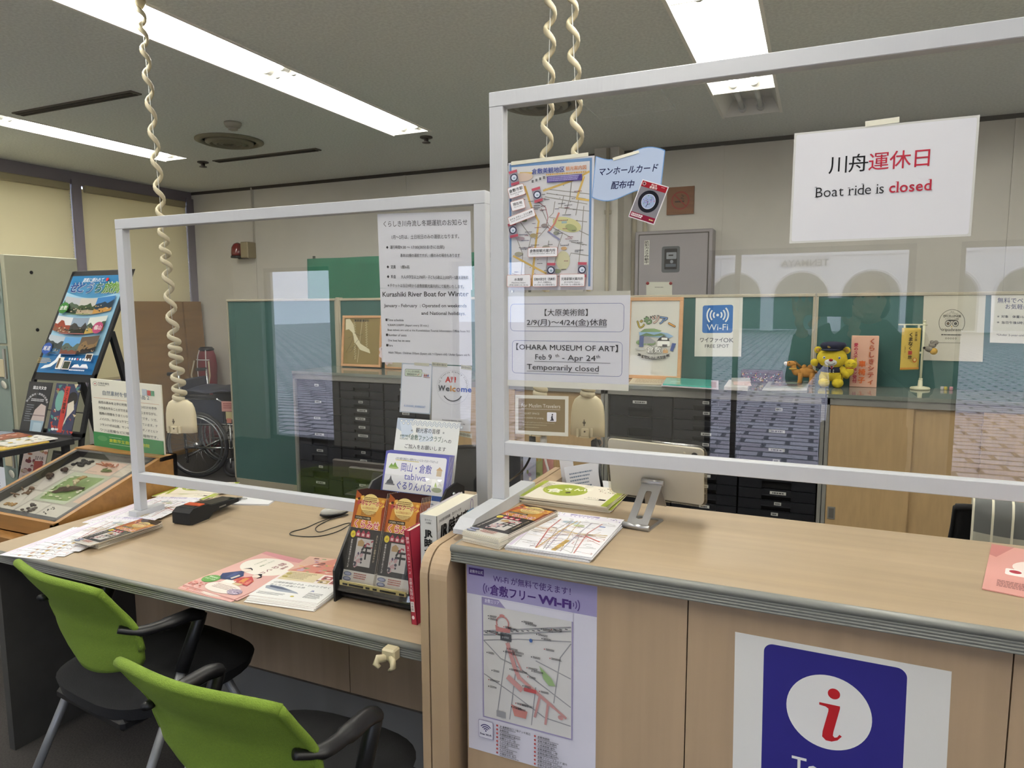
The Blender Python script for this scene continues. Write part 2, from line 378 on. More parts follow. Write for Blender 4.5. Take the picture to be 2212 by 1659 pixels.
for k in range(-4, 5):
    c = k*3.6-.9
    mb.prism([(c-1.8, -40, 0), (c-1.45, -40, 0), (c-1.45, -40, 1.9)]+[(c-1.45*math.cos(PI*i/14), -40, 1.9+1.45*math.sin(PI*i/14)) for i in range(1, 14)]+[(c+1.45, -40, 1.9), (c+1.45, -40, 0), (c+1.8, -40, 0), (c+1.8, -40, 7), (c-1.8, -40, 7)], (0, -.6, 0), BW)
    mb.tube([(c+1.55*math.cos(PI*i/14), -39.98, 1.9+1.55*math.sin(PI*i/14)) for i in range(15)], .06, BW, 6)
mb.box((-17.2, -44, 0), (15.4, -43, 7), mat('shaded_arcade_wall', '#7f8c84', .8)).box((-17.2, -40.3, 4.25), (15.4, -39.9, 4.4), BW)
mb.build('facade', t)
s = Sheet(10, 2, (.5, -39.88, 4.12), (-2.0, -39.88, 4.12), (.5, -39.88, 3.62), slab=False, step=.01); s.text('TENMAYA', 0, 1.75, 2.1, '#4a4a50', w=10, bold=.02)
s.done('lettering', parent=t)
# pillar, pipes on the back wall
mb = MB().box((-1.62, 5.27, 0), (-1.43, YB, 2.7), WALLM); struct(mb.build('pillar'))
for x, lb, r in ((-1.505, 'cream pipe running up the pillar by the map', .014), (-1.34, 'thin cream conduit between the pillar and the grey meter cabinet', .02), (-1.255, 'cream conduit running up from the grey meter cabinet', .018)):
    y = 5.25 if x < -1.43 else 5.43
    t = MB().tube([(x, y, 0), (x, y, 2.69)], r, mat('cream_pipe', '#c9c0aa', .5), 10); 
    for z in (.6, 1.4, 2.2): t.box((x-r-.012, y-.004, z), (x+r+.012, y+r+.004, z+.03), mat('cream_pipe', '#c9c0aa'))
    tag(t.build('wall_pipe'), lb, 'pipe', 'pipes on the back wall')

# ------------------------------------------------------------------ fluorescent fittings
WHITEREF = mat('white_reflector', '#f2f0e8', .4)
TUBE = mat('lit_fluorescent_tube', (1.0, .985, .93), .3, emit=TUBE_POWER)
DEADTUBE = mat('unlit_tube', '#e9e9e2', .2)
def fitting(x0, x1, y0, y1, label, lit=True, dead=False):
    t = thing('ceiling_light', label, 'ceiling light', ((x0+x1)/2, (y0+y1)/2, 2.7), 'recessed fluorescent ceiling lights')
    c = (x0+x1)/2; h = MB(); zt = 2.80; s_ = .055
    pr = [(x0, 2.7), (x0+s_, zt), (x1-s_, zt), (x1, 2.7)]
    for (a, b) in zip(pr, pr[1:]): h.add([(a[0], y0, a[1]), (a[0], y1, a[1]), (b[0], y1, b[1]), (b[0], y0, b[1])], [(0, 1, 2, 3)], WHITEREF)
    for y in (y0, y1):
        h.prism([(p[0], y, p[1]) for p in pr], (0, .003 if y == y0 else -.003, 0), WHITEREF)
    h.box((x0-.012, y0, 2.694), (x0+.004, y1, 2.7), WHITEREF).box((x1-.004, y0, 2.694), (x1+.012, y1, 2.7), WHITEREF)
    h.box((x0, y0, 2.802), (x1, y1, 2.806), WHITEREF)
    h.build('housing', t)
    for dx in (-.055, .055):
        x = c+dx
        MB().tube([(x, y0+.05, 2.738), (x, y1-.05, 2.738)], .0155, TUBE if lit else DEADTUBE, 12).build('tube', t)
        for y, d in ((y0+.02, 1), (y1-.02, -1)):
            MB().lathe([(.012, -.02), (.021, -.018), (.021, .012), (.026, .014), (.026, .03), (.017, .034)], (x, y, 2.738), WHITEP, 14, (0, d, 0)).box((x-.012, y-.015, 2.738), (x+.012, y+.015, 2.80), WHITEP).build('socket', t)
    return t
WHERE = ['over the desk', 'by the blinds', 'above the boat notice', 'added unseen for even light']
POS = ['far end section', 'second section from the far end', 'third section from the far end', 'nearest section']
for (x0, x1, y, n), wl in zip(LAMPS, WHERE):
    for k in range(n): fitting(x0, x1, y-(k+1)*PITCH_L, y-k*PITCH_L, '%s of the lit tube row %s' % (POS[k], wl))
fitting(-.60, -.26, 4.24, 4.77, 'unlit short twin-tube light at the far end of a lit row', lit=False)

# ------------------------------------------------------------------ things on the ceiling
VENTM = mat('dusty_vent', '#8f8871', .6)
for x, y, lb in ((-3.95, 3.90, 'round air diffuser on the ceiling between two light rows'), (-1.56, 3.98, 'round stained air diffuser above the hanging map')):
    t = thing('air_vent', lb, 'air vent', (x, y, 2.7), 'round ceiling air vents')
    MB().lathe([(.235, 0), (.235, -.008), (.20, -.02), (.185, -.012), (.185, 0)], (x, y, 2.7), VENTM, 40).build('outer_ring', t)
    for r in (.165, .12, .08): MB().lathe([(r, -.004), (r, -.02), (r-.028, -.034), (r-.034, -.03), (r-.03, -.004)], (x, y, 2.7), VENTM, 32).build('cone_ring', t)
    MB().lathe([(.035, 0), (.035, -.02), (.012, -.036)], (x, y, 2.7), mat('vent_core', '#5c563f', .6), 20).build('core', t)
SLOT = mat('grey_slot_diffuser', '#6d675c', .6)
for y, lb in ((2.83, 'long grey slot diffuser on the ceiling nearer the window blinds'), (4.38, 'long grey slot diffuser on the ceiling beyond the round vent')):
    t = thing('slot_diffuser', lb, 'air vent', (-4.07, y, 2.7), 'slot diffusers')
    MB().box((-4.6, y-.035, 2.692), (-3.54, y+.035, 2.7), SLOT).build('frame', t)
    for k in (-1, 1): MB().box((-4.58, y+k*.016-.009, 2.688), (-3.56, y+k*.016+.009, 2.692), mat('slot_gap', '#3f3b34', .8)).build('blade', t)
t = thing('smoke_detector', 'small white smoke detector beside the round ceiling vent', 'smoke detector', (-3.55, 3.54, 2.7))
MB().lathe([(.055, 0), (.055, -.012), (.045, -.03), (.03, -.036)], (-3.55, 3.54, 2.7), mat('detector_white', '#b7b1a2', .5), 24).build('body', t)
MB().lathe([(.03, -.03), (.03, -.046), (.02, -.05)], (-3.55, 3.54, 2.7), mat('detector_white', '#b7b1a2'), 20).build('sensor', t)
for x, y, lb in ((-2.6, 4.40, 'small dark sprinkler head at the end of the light row over the desk'), (-4.72, 4.36, 'small dark sprinkler head at the end of the light row by the blinds')):
    t = thing('sprinkler', lb, 'sprinkler', (x, y, 2.7), 'ceiling sprinklers'); DK = mat('dark_bronze', '#453f3a', .4)
    MB().lathe([(.045, 0), (.045, -.008), (.03, -.014)], (x, y, 2.7), DK, 20).build('escutcheon', t)
    MB().lathe([(.016, -.01), (.016, -.035), (.03, -.037), (.03, -.043), (.008, -.046)], (x, y, 2.7), DK, 16).build('deflector', t)
mb = MB(); SEAM = mat('dark_joint', '#55504a')
for a, b in (((-1.33, 3.97), (-.86, 3.985)), ((-1.33, 4.42), (-.86, 4.435)), ((-1.345, 3.97), (-1.33, 4.435)), ((-.86, 3.97), (-.845, 4.435))): mb.box((*a, 2.693), (*b, 2.7), CEILM)
mb.box((-1.33, 3.985, 2.696), (-.86, 4.42, 2.7), CEILM)
tag(mb.build('access_hatch'), 'square access hatch flush in the ceiling above the map', 'hatch')

# ------------------------------------------------------------------ things on the back wall
t = thing('alarm_light', 'red domed alarm light on the back wall', 'alarm light', (-5.36, 5.4, 2.08))
MB().box((-5.33, 5.33, 1.99), (-5.23, YB, 2.15), mat('alarm_box', '#a89a78', .5), bev=.008).build('base', t)
MB().lathe([(.062, 0), (.066, .02), (.06, .085), (.04, .12), (.01, .135)], (-5.40, 5.37, 2.015), mat('red_lens', '#7d1a1c', .15, coat=.5), 24).lathe([(.07, -.02), (.07, 0)], (-5.40, 5.37, 2.015), BLACK, 24).build('dome', t)
MB().box((-5.40, 5.37, 1.985), (-5.30, 5.41, 2.0), BLACK).build('bracket', t)
MB().tube([(-5.25, 5.435, 2.15), (-5.25, 5.435, 2.69)], .008, WALLM, 8).build('conduit', t)
t = thing('no_smoking_sign', 'small brown square sign with a red no smoking symbol on the wall', 'sign', (-.99, 5.44, 2.29))
s = Sheet(10, 10, (-1.09, 5.432, 2.395), (-.885, 5.432, 2.395), (-1.09, 5.432, 2.19), paper=mat('brown_wood_plate', '#94623a', .5, noise=.2, scale=(4, 4, 40)), t=.012, step=.0004)
s.ellline(5, 5, 3.3, 3.3, .45, '#a8362c').rect(3.0, 5.1, 3.4, .55, '#33261c').line([(6.3, 4.6), (5.2, 4.2), (6.2, 3.5), (5.4, 2.9)], .3, '#33261c').line([(2.7, 2.7), (7.3, 7.3)], .4, '#a8362c')
s.done('plate', parent=t)
# meter cabinet
t = thing('meter_cabinet', 'grey metal meter cabinet with a small window on the back wall', 'cabinet', (-1.0, 5.38, 1.3)); MC = mat('lilac_grey_enamel', '#a9a4a6', .35)
MB().box((-1.30, 5.30, 1.25), (-.72, YB, 2.06), MC, bev=.006).build('body', t)
o = MB().box((-1.265, 5.288, 1.27), (-.755, 5.30, 2.03), MC, bev=.003).box((-1.272, 5.296, 1.262), (-.748, 5.2995, 2.038), mat('dark_joint', '#55504a')).build('door', t)
fr = MB(); s = Sheet(10, 14, (-1.09, 5.2865, 1.94), (-.955, 5.2865, 1.94), (-1.09, 5.2865, 1.745), slab=False, step=.0008)
s.rr(0, 0, 10, 14, 1.2, '#62666a').rr(1.5, 1.3, 7, 11, .6, '#15171a').rr(2.6, 3.2, 5.6, 3.6, .4, '#9aa0a6').rect(3.8, 4.4, 2.6, .8, '#33363a').ell(5.6, 8.2, .9, .9, '#9aa0a6').rect(2.2, 9.4, 5.8, 1.6, '#5b6470')
s.done('meter_window', parent=o)
tg = ysheet(8, 60, ((1392, 520), (1403, 519), (1391, 572)), 5.285, paper='#e6e6da'); tg.vtext('防犯カメラ作動中', 4, .8, 7.1, '#1c1c1c', bold=.03)
tg.done('label_strip', 'narrow white label with vertical writing on the meter cabinet door', 'label')
s = ysheet(36, 26, ((1396, 609), (1452, 609), (1396, 640)), 5.284, paper='#e3e2d2'); s.lines(12, 9, 13, 2.2, 1, '#8a8a80', 3)
tn = s.done('memo_sheet', 'pale memo sheet held by magnets on the meter cabinet door', 'paper')
for x, lb in ((1399, 'red round magnet at the first corner of the pale memo sheet'), (1449, 'red round magnet at the second corner of the pale memo sheet')):
    p = aty(x, 612, 5.283); tag(MB().lathe([(.012, -.001), (.012, .004), (.009, .008)], p, mat('red_magnet', '#a52a30', .3), 16, (0, -1, 0)).build('magnet'), lb, 'magnet', 'red magnets')
# ------------------------------------------------------------------ counter, desk and the panel between them
ZD, ZT = .72, .98
def ribbed(mb, x0, x1, yf, zt, h, m, d=.012):          # grey edge strip with horizontal grooves on a front edge
    n = 5; mb.box((x0, yf+.004, zt-h), (x1, yf+d, zt), m)
    mb.tube([(x0, yf+.008, zt-.007), (x1, yf+.008, zt-.007)], .0085, m, 10)
    for k in range(1, n): z = zt-.008-h*.8*k/n-.003; mb.tube([(x0, yf+.005, z), (x1, yf+.005, z)], h*.8/n*.42, m, 8)
    return mb
t = thing('service_counter', 'tall maple service counter with a grey ribbed edge and blue information sign', 'counter', (.45, 1.5, 0))
CX0, CX1, CY0, CY1 = -.712, 1.75, 1.275, 1.762
MB().box((CX0+.006, CY0+.012, ZT-.034), (CX1, CY1, ZT), WOOD).build('countertop', t)
mb = ribbed(MB(), CX0, CX1, CY0, ZT, .036, GREYTRIM); mb.box((CX0, CY0+.004, ZT-.036), (CX0+.006, CY1, ZT-.001), GREYTRIM); mb.build('edge_trim', t)
MB().box((CX0+.02, CY0+.05, .08), (CX1, CY0+.07, ZT-.034), mat('dark_joint', '#55504a')).build('carcass', t)
xs_ = [CX0+.02, -.205, .318, .85, 1.38, CX1]
for a, b in zip(xs_, xs_[1:]): MB().box((a+.0012, CY0+.032, .1), (b-.0012, CY0+.05, ZT-.036), WOODV).build('front_panel', t)
MB().box((CX0+.02, CY0+.05, 0), (CX1, CY0+.07, .1), GREYMET).build('kick_plate', t)
MB().box((CX0+.02, CY0+.07, 0), (CX0+.045, CY1-.02, ZT-.034), WOODV).build('end_panel', t)
# rounded wooden panel between desk and counter
t = thing('divider_panel', 'rounded maple end panel standing between the low desk and tall counter', 'panel', (-.75, 1.7, 0))
def rpan(x0, x1, y0, y1, z1, m, r=.06):
    P = [(x0, y0, 0), (x0, y0, z1-r)]+[(x0, y0+r-r*math.cos(PI/2*i/8), z1-r+r*math.sin(PI/2*i/8)) for i in range(1, 8)]+[(x0, y0+r, z1), (x0, y1-r, z1)]+[(x0, y1-r+r*math.sin(PI/2*i/8), z1-r+r*math.cos(PI/2*i/8)) for i in range(1, 8)]+[(x0, y1, z1-r), (x0, y1, 0)]
    return MB().prism(P, (x1-x0, 0, 0), m)
rpan(-.782, -.762, 1.262, 2.18, .963, WOODV).build('side_board', t); rpan(-.762, -.758, 1.268, 2.175, .957, mat('dark_joint', '#55504a')).build('joint_strip', t)
rpan(-.758, -.714, 1.262, 2.18, .963, WOODV).build('side_board', t)
# low desk
t = thing('reception_desk', 'low maple reception desk with a grey ribbed edge', 'desk', (-1.6, 1.7, 0)); DX0, DX1, DY0, DY1 = -2.47, -.783, 1.292, 2.17
MB().box((DX0, DY0+.012, ZD-.034), (DX1, DY1, ZD), WOOD).build('tabletop', t)
ribbed(MB(), DX0, DX1, DY0, ZD, .036, GREYTRIM).build('edge_trim', t)
mb = MB(); xx = [DX0+.03, -1.93, -1.40, -.80]
for a, b in zip(xx, xx[1:]): MB().box((a+.0012, 1.80, .195), (b-.0012, 1.82, ZD-.034), WOODV).build('modesty_panel', t)
MB().box((DX0+.03, 1.79, 0), (-.80, 1.81, .195), GREYMET).build('kick_plate', t)
MB().box((-.840, 1.425, 0), (-.788, 1.79, ZD-.034), GREYMET).build('leg', t)
MB().box((DX0, DY0+.03, 0), (DX0+.03, DY1, ZD-.034), DARKPAN).build('end_panel', t)
# staff desk behind
t = thing('staff_desk', 'maple staff desk hidden behind the tall counter and end panel', 'desk', (0, 2.1, 0))
MB().box((-.70, 1.79, .67), (1.7, 2.42, .70), WOOD).build('tabletop', t)
for x in (-.69, 1.64): MB().box((x, 1.8, 0), (x+.04, 2.38, .67), GREYMET).build('leg', t)
t = thing('side_desk', 'maple staff desk behind the end panel carrying the monitor', 'desk', (-1.3, 2.4, 0))
MB().box((-1.7, 2.2, .67), (-.80, 2.6, .70), WOOD).build('tabletop', t)
for x in (-1.68, -.86): MB().box((x, 2.22, 0), (x+.04, 2.57, .67), GREYMET).build('leg', t)
# hook on the desk edge
t = thing('hook', 'cream plastic cane hook clipped on the desk edge', 'hook', (-.885, 1.29, .69))
p0 = aty(849, 1410, 1.285)
MB().box((p0.x-.018, 1.262, p0.z-.012), (p0.x+.018, 1.29, p0.z+.018), CREAM, bev=.004).build('clip', t)
for sx in (-1, 1):
    MB().tube([(p0.x+sx*.006, 1.265, p0.z-.004), (p0.x+sx*.02, 1.254, p0.z-.004), (p0.x+sx*.024, 1.249, p0.z-.014), (p0.x+sx*.014, 1.250, p0.z-.022)], [.006, .007, .006, .004], CREAM, 8, flat=1.6).build('prong', t)

# ------------------------------------------------------------------ acrylic dividers in white wooden frames
def divider(label, x0, x1, yf, z0, ztop, zr0, zr1, tw=.036, dp=.03):
    t = thing('acrylic_divider', label, 'divider', ((x0+x1)/2, yf+dp/2, z0))
    for x in (x0, x1-tw): MB().box((x, yf, z0+.03), (x+tw, yf+dp, ztop-tw+.002), WHITEWOOD, bev=.0015).build('post', t)
    MB().box((x0, yf-.001, ztop-tw+.001), (x1, yf+dp+.001, ztop), WHITEWOOD, bev=.0015).build('top_rail', t)
    MB().box((x0+tw, yf, zr0), (x1-tw, yf+dp, zr1), WHITEWOOD, bev=.0015).build('bottom_rail', t)
    MB().box((x0+tw-.001, yf+dp*.5-.0015, zr1-.002), (x1-tw+.001, yf+dp*.5+.0015, ztop-tw+.002), PANE).build('acrylic_pane', t)
    return t
RY0, LY0 = 1.555, 1.72
RPANE, LPANE = RY0+.015-.0015, LY0+.015-.0015
p = aty(1056, 200, RY0); q = aty(1106, 957, RY0); q2 = aty(1106, 985, RY0)
t = divider('tall clear acrylic divider in a white wooden frame standing on the tall counter', p.x, 1.62, RY0, ZT, p.z, q2.z, q.z+.001)
FX = p.x
for x in (FX, 1.584):
    P = [(x-.002, CY0+.075, ZT+.0008), (x-.002, CY0+.075, ZT+.012), (x-.002, CY0+.11, ZT+.03), (x-.002, CY1-.01, ZT+.03), (x-.002, CY1-.01, ZT+.0008)]
    MB().prism(P, (.042, 0, 0), WHITEWOOD).build('foot', t)
p = aty(247, 474, LY0); pr = aty(1048, 414, LY0); q = aty(310, 1022, LY0)
t = divider('clear acrylic divider in a white wooden frame standing on the low desk', p.x, pr.x, LY0, ZD, p.z, q.z-.036, q.z-.003)
for x in (p.x, pr.x-.036):
    MB().prism([(x-.002, 1.70, ZD+.0008), (x-.002, 1.70, ZD+.03), (x-.002, 1.82, ZD+.03), (x-.002, 1.82, ZD+.0008)], (.04, 0, 0), WHITEWOOD).build('foot', t)

# ------------------------------------------------------------------ back cabinets
CF_, CB, CH = 3.82, 4.27, 1.05
DRW = mat('black_drawer_plastic', '#1d1e22', .35, noise=.08, scale=(20, 20, 20)); DRW2 = mat('black_drawer_recess', '#0b0b0d', .5); LAB = mat('drawer_label_paper', '#c9c9c4', .5)
def cabinet(name, label, x0, x1):
    t = thing(name, label, 'cabinet', ((x0+x1)/2, (CF_+CB)/2, 0), 'low cabinets along the teal partition')
    c = MB(); c.box((x0, CF_, .04), (x0+.018, CB, CH-.02), GREYCAB).box((x1-.018, CF_, .04), (x1, CB, CH-.02), GREYCAB).box((x0, CB-.01, .04), (x1, CB, CH-.02), GREYCAB)
    c.box((x0, CF_, CH-.055), (x1, CF_+.02, CH-.02), GREYCAB).box((x0, CF_+.02, 0), (x1, CB, .06), GREYCAB)
    c.build('body', t); MB().box((x0, CF_-.006, CH-.02), (x1, CB+.005, CH), CABTOP).build('cabinet_top', t)
    return t
def drawers(t, x0, x1, spec, seed):                      # one column of plastic drawers, spec = heights from the top down
    R = random.Random(seed); z = CH-.062; xc = (x0+x1)/2
    for h in spec:
        if z-h < .06: break
        d = MB(); hw = (x1-x0)*.19
        d.box((x0+.003, CF_+.012, z-h+.002), (xc-hw, CF_+.06, z-.002), DRW).box((xc+hw, CF_+.012, z-h+.002), (x1-.003, CF_+.06, z-.002), DRW)
        d.box((xc-hw, CF_+.03, z-h+.002), (xc+hw, CF_+.06, z-.002), DRW2)
        d.box((xc-hw, CF_+.006, z-h*.62), (xc+hw, CF_+.03, z-.004), DRW); d.box((xc-hw, CF_+.001, z-h*.60), (xc+hw, CF_+.03, z-h*.52), DRW)
        o = d.build('drawer', t)
        if R.random() < .8:
            lw = R.choice((.035, .055, .08)); lx = xc+R.uniform(-.01, .01); lz = z-h*.28; sh = Sheet(20, 5, (lx-lw/2, CF_+.0045, lz+.008), (lx+lw/2, CF_+.0045, lz+.008), (lx-lw/2, CF_+.0045, lz-.008), paper=LAB, step=.0004, t=.001)
            sh.lines(3, 1.4, 15, 3, 1, '#4c4c4c', R.randint(0, 999), .8, .2); sh.done('label_card', parent=o)
        z -= h
S1, S2 = .058, .116
t = cabinet('drawer_cabinet', 'low grey cabinet of black drawers by the end of the teal partition', -3.386, -2.25)
drawers(t, -3.36, -2.99, [S2]*9, 1); drawers(t, -2.985, -2.63, [S1]*17, 2); drawers(t, -2.625, -2.27, [S2, S1, S1, S1]+[S2]*7, 3)
def sliding(label, x0, x1, seams, pulls):
    t = cabinet('sliding_door_cabinet', label, x0, x1)
    e = [x0+.02]+seams+[x1-.02]
    for i, (a, b) in enumerate(zip(e, e[1:])):
        o = MB().box((a, CF_+.004+.014*(i % 2), .062), (b+(.01 if i < len(e)-2 else 0), CF_+.018+.014*(i % 2), CH-.056), BACKWOOD).build('door', t)
        for px in pulls:
            if a < px < b:
                yy = CF_+.004+.014*(i % 2); MB().box((px-.018, yy-.003, .40), (px+.018, yy+.001, .465), GREYMET, bev=.001).box((px-.012, yy-.0035, .407), (px+.012, yy-.002, .458), mat('pull_recess', '#5d5a54', .5)).build('pull', o)
    return t
sliding('low cabinet with beige sliding doors between the two drawer cabinets', -2.245, -1.105, [-1.68], [])
t = cabinet('drawer_cabinet', 'low grey cabinet of black drawers behind the tablet', -1.10, .058)
drawers(t, -1.075, -.713, [S2]*9, 5); drawers(t, -.709, -.356, [S1]*17, 6); drawers(t, -.352, .035, [S2, S2, S1, S1, S2, S1, S1, S1]+[S1]*9, 7)
sliding('long low cabinet with beige sliding doors under the certificates', .062, 2.6, [.442, .739, 1.35, 1.95], [.11])
# teal partition screens
def screen(label, x0, x1):
    t = thing('partition_screen', label, 'partition', ((x0+x1)/2, 4.32, 0), 'teal partition screens')
    MB().box((x0+.012, 4.30, .06), (x1-.012, 4.335, 1.545), TEAL).build('fabric_panel', t)
    c = mat('partition_trim', '#b5ad98', .5); MB().box((x0, 4.292, 1.545), (x1, 4.343, 1.563), c, bev=.003).box((x0, 4.294, 0), (x1, 4.341, .06), c).build('frame', t)
    for x in (x0, x1-.012): MB().box((x, 4.294, 0), (x+.012, 4.341, 1.545), c).build('end_post', t)
SCR = [(-4.47, -3.36, 'teal partition screen at the open end beside the wheelchair'), (-3.33, -1.76, 'teal partition screen behind the gilt framed picture'), (-1.755, -.01, 'teal partition screen behind the blue wireless sign'), (-.005, 1.3, 'teal partition screen behind the owl certificate'), (1.305, 2.7, 'teal partition screen at the far end past the certificates')]
for a, b, lb in SCR: screen(lb, a, b)
tag(MB().box((-3.36, 4.288, 0), (-3.33, 4.348, 1.57), mat('partition_trim', '#b5ad98'), bev=.004).build('partition_post'), 'cream post joining the first two teal partition screens', 'post')
# lockers
LCK = mat('sage_locker_side', '#abaa94', .5, noise=.05, scale=(4, 4, 4)); LDR = mat('grey_green_locker_door', '#82918a', .45)
t = thing('locker', 'tall sage green steel locker by the window blinds', 'locker', (-5.3, 3.1, 0))
LX, LY = -4.9, 2.85
MB().box((-5.8, LY, 0), (LX, 3.345, 1.852), LCK, bev=.004).ball((LX+.0005, 3.02, 1.74), (.002, .012, .012), BLACK).ball((LX+.0005, 3.03, 1.35), (.002, .012, .012), BLACK).build('body', t)
for z0, z1 in ((.02, .64), (.655, 1.25), (1.265, 1.83)):
    d = MB().box((-5.33, LY-.012, z0), (LX-.035, LY, z1), LDR, bev=.003).build('door', t)
    h = MB().box((LX-.125, LY-.03, z1-.21), (LX-.055, LY-.012, z1-.09), CREAM, bev=.004).box((LX-.06, LY-.024, z1-.22), (LX-.038, LY-.012, z1-.02), CHROME)
    h.build('lock', d)
    MB().lathe([(.02, -.003), (.022, 0), (.02, .004)], (LX-.06, LY-.03, z1-.26), mat('key_tag', '#dcd9c9', .4), 14, (0, 1, 0), sy=1.5).build('key_tag', d)
# ------------------------------------------------------------------ notices on the dividers
RF, RB, LB = RPANE-.0009, RPANE+.0036, LPANE+.0036         # front of the right pane, back of both panes
def tape(px, Y, label, c='#e9e6d3', gloss=.5):
    s = Sheet(10, 10, aty(*px[0], Y), aty(*px[1], Y), aty(*px[2], Y), paper=c, t=.0002, gloss=gloss)
    return s.done('tape', label, 'tape', 'tape strips on the dividers')
def serif(s, t, x, y, h, c, bold=0):
    st = {'B': (.02, 'bt'), 'r': (.0, 'bt'), 'i': (.0, 'b'), 'd': (1., 'bt'), 'l': (.0, 'bt')}
    for ch in t:
        if ch == ' ': x += h*.26; continue
        V, F = glyphs(ch, bold, 3); x0 = min(v[0] for v in V); x1 = max(v[0] for v in V); top = max(v[1] for v in V); k = h*.95
        s.text(ch, x, y, h, c, xs=.95, bold=bold, res=3); s.z -= .93
        if ch in st:
            fx, w = st[ch]; sw = .085+bold*2; px = x+(0 if fx < .5 else (x1-x0)*k-sw*h)
            if 'b' in w: s.rect(px-.06*h, y-.03*h, (sw+.12)*h, .032*h, c); s.z -= .93
            if 't' in w: ty = (.73 if ch in 'Bdl' else .53)*h; s.rect(px-.08*h, y-ty, (sw+.07)*h, .03*h, c); s.z -= .93
        x += (x1-x0)*k+h*.075
    s.up(2); return x
s = Sheet(320, 226, aty(1716, 288, RF), aty(2117, 248, RF), aty(1705, 526, RF), paper='#d4d4d0', t=.0007, gloss=.13)
s.rr(4, 4, 312, 218, 4, '#e4e4e9', 3)
for ch, x, c in (('川', 84, '#2b2b2e'), ('舟', 121, '#2b2b2e'), ('運', 157, '#c2374a'), ('休', 194, '#c2374a'), ('日', 231, '#c2374a')): s.text(ch, x, 85, 38, c, 'c', bold=.0, res=4); s.z -= .93
s.up(2); x = serif(s, 'Boat ride is', 46, 134, 29, '#2b2b2e', -.006); serif(s, 'closed', x+7, 134, 29, '#c2374a', .012)
s.done('notice', 'white laminated notice saying boat ride is closed, on the tall divider', 'notice', 'notices taped to the dividers')
tape(((1869, 262), (1943, 252), (1869, 274)), RF-.001, 'cream tape strip on top of the boat ride notice')
# map
s = Sheet(200, 300, aty(1098, 352, RB), aty(1284, 336, RB), aty(1098, 627, RB), paper='#e9e9f0')
s.rect(3, 4, 192, 288, '#7fa9dc').rect(8, 11, 182, 281, '#e9e8ea')
R = random.Random(4); GR = '#a9a59c'
for p in ([(88, 66), (190, 84)], [(92, 76), (182, 94)], [(88, 84), (186, 106)], [(120, 110), (190, 122)], [(112, 96), (108, 122), (98, 132)], [(132, 84), (126, 112)], [(150, 50), (146, 92), (136, 126)], [(166, 96), (160, 130)], [(100, 132), (186, 146)], [(178, 110), (172, 200), (168, 240)], [(80, 110), (98, 150), (150, 180)],
          [(30, 140), (56, 175), (50, 200)], [(20, 175), (36, 215), (30, 290)], [(98, 150), (70, 180), (60, 240)], [(130, 170), (120, 200), (112, 240), (104, 285)], [(150, 190), (186, 198)], [(140, 240), (150, 215), (190, 222)], [(98, 185), (92, 260)], [(20, 120), (60, 128)], [(10, 260), (60, 275)], [(120, 140), (190, 176)]): s.line(p, 1.7, GR); s.z -= .93
s.up()
for p in ([(40, 56), (58, 110), (74, 140), (66, 200), (58, 290)], [(12, 218), (60, 244), (110, 270)], [(84, 70), (150, 52), (190, 34)], [(178, 44), (162, 92)], [(28, 26), (60, 28)], [(160, 92), (190, 98)]): s.line(p, 4.6, '#e9c56f'); s.z -= .93
s.up(); s.line([(66, 90), (90, 108), (96, 132), (92, 150), (100, 158)], 1.6, '#b56b72').ell(140, 150, 34, 16, '#e6e3a8', rot=.3).ell(132, 232, 16, 22, '#e9e6bd').ell(150, 158, 14, 8, '#b4bb84', rot=.4).rect(128, 142, 12, 5, '#a9c6cc')
s.line([(122, 122), (112, 146), (96, 166)], 4, '#de8f80').line([(96, 164), (124, 184)], 4, '#9d9fc4').ell(34, 36, 26, 10, '#ecd5c4')
for x, y, w_, h_, c in ((62, 172, 18, 10, '#b7a880'), (88, 150, 16, 9, '#a59a98'), (116, 168, 14, 9, '#a3a594'), (30, 178, 22, 9, '#b9a6b0'), (26, 214, 20, 10, '#b9b6a0'), (40, 136, 14, 8, '#9fab8d'), (92, 200, 18, 9, '#a7a79a'), (134, 204, 14, 8, '#dfb884'), (118, 256, 20, 10, '#9aa486')): s.ell(x, y, w_/2, h_/2, c, 12); s.z -= .93
s.up()
for k in range(58): s.lines(R.uniform(14, 165), R.uniform(70, 282), R.uniform(8, 24), 2.2, 1, R.choice(('#555', '#666', '#a05560', '#5a5a70')).replace('#555', '#555555').replace('#666', '#666666') if False else R.choice(('#5a5a5e', '#6a6a70', '#a06068', '#5a5a78')), k, .75, .2); s.z -= .93
s.up()
for k in range(26): s.ell(R.uniform(14, 180), R.uniform(60, 280), 1, 1, '#3a3a3c', 6); s.z -= .93
s.up(); s.text('倉敷美観地区', 58, 30, 13.5, '#2c459c', w=76, bold=.02).text('観光案内図', 137, 28, 10, '#dd8a4c', w=46, bold=.015)
s.lines(92, 33, 92, 3.6, 1, '#e0b25a', 3, .9, 0).rect(94, 39, 80, 13.5, '#57479a').lines(97, 40.5, 74, 11, 3, '#b9b2dd', 9, .6, .1)
for k in range(4): s.rect(58+9*k, 45-2.3*k, 4.6, 2, '#2e2e30').rect(58+9*k, 48-2.3*k, 4.6, 2, '#2e2e30')
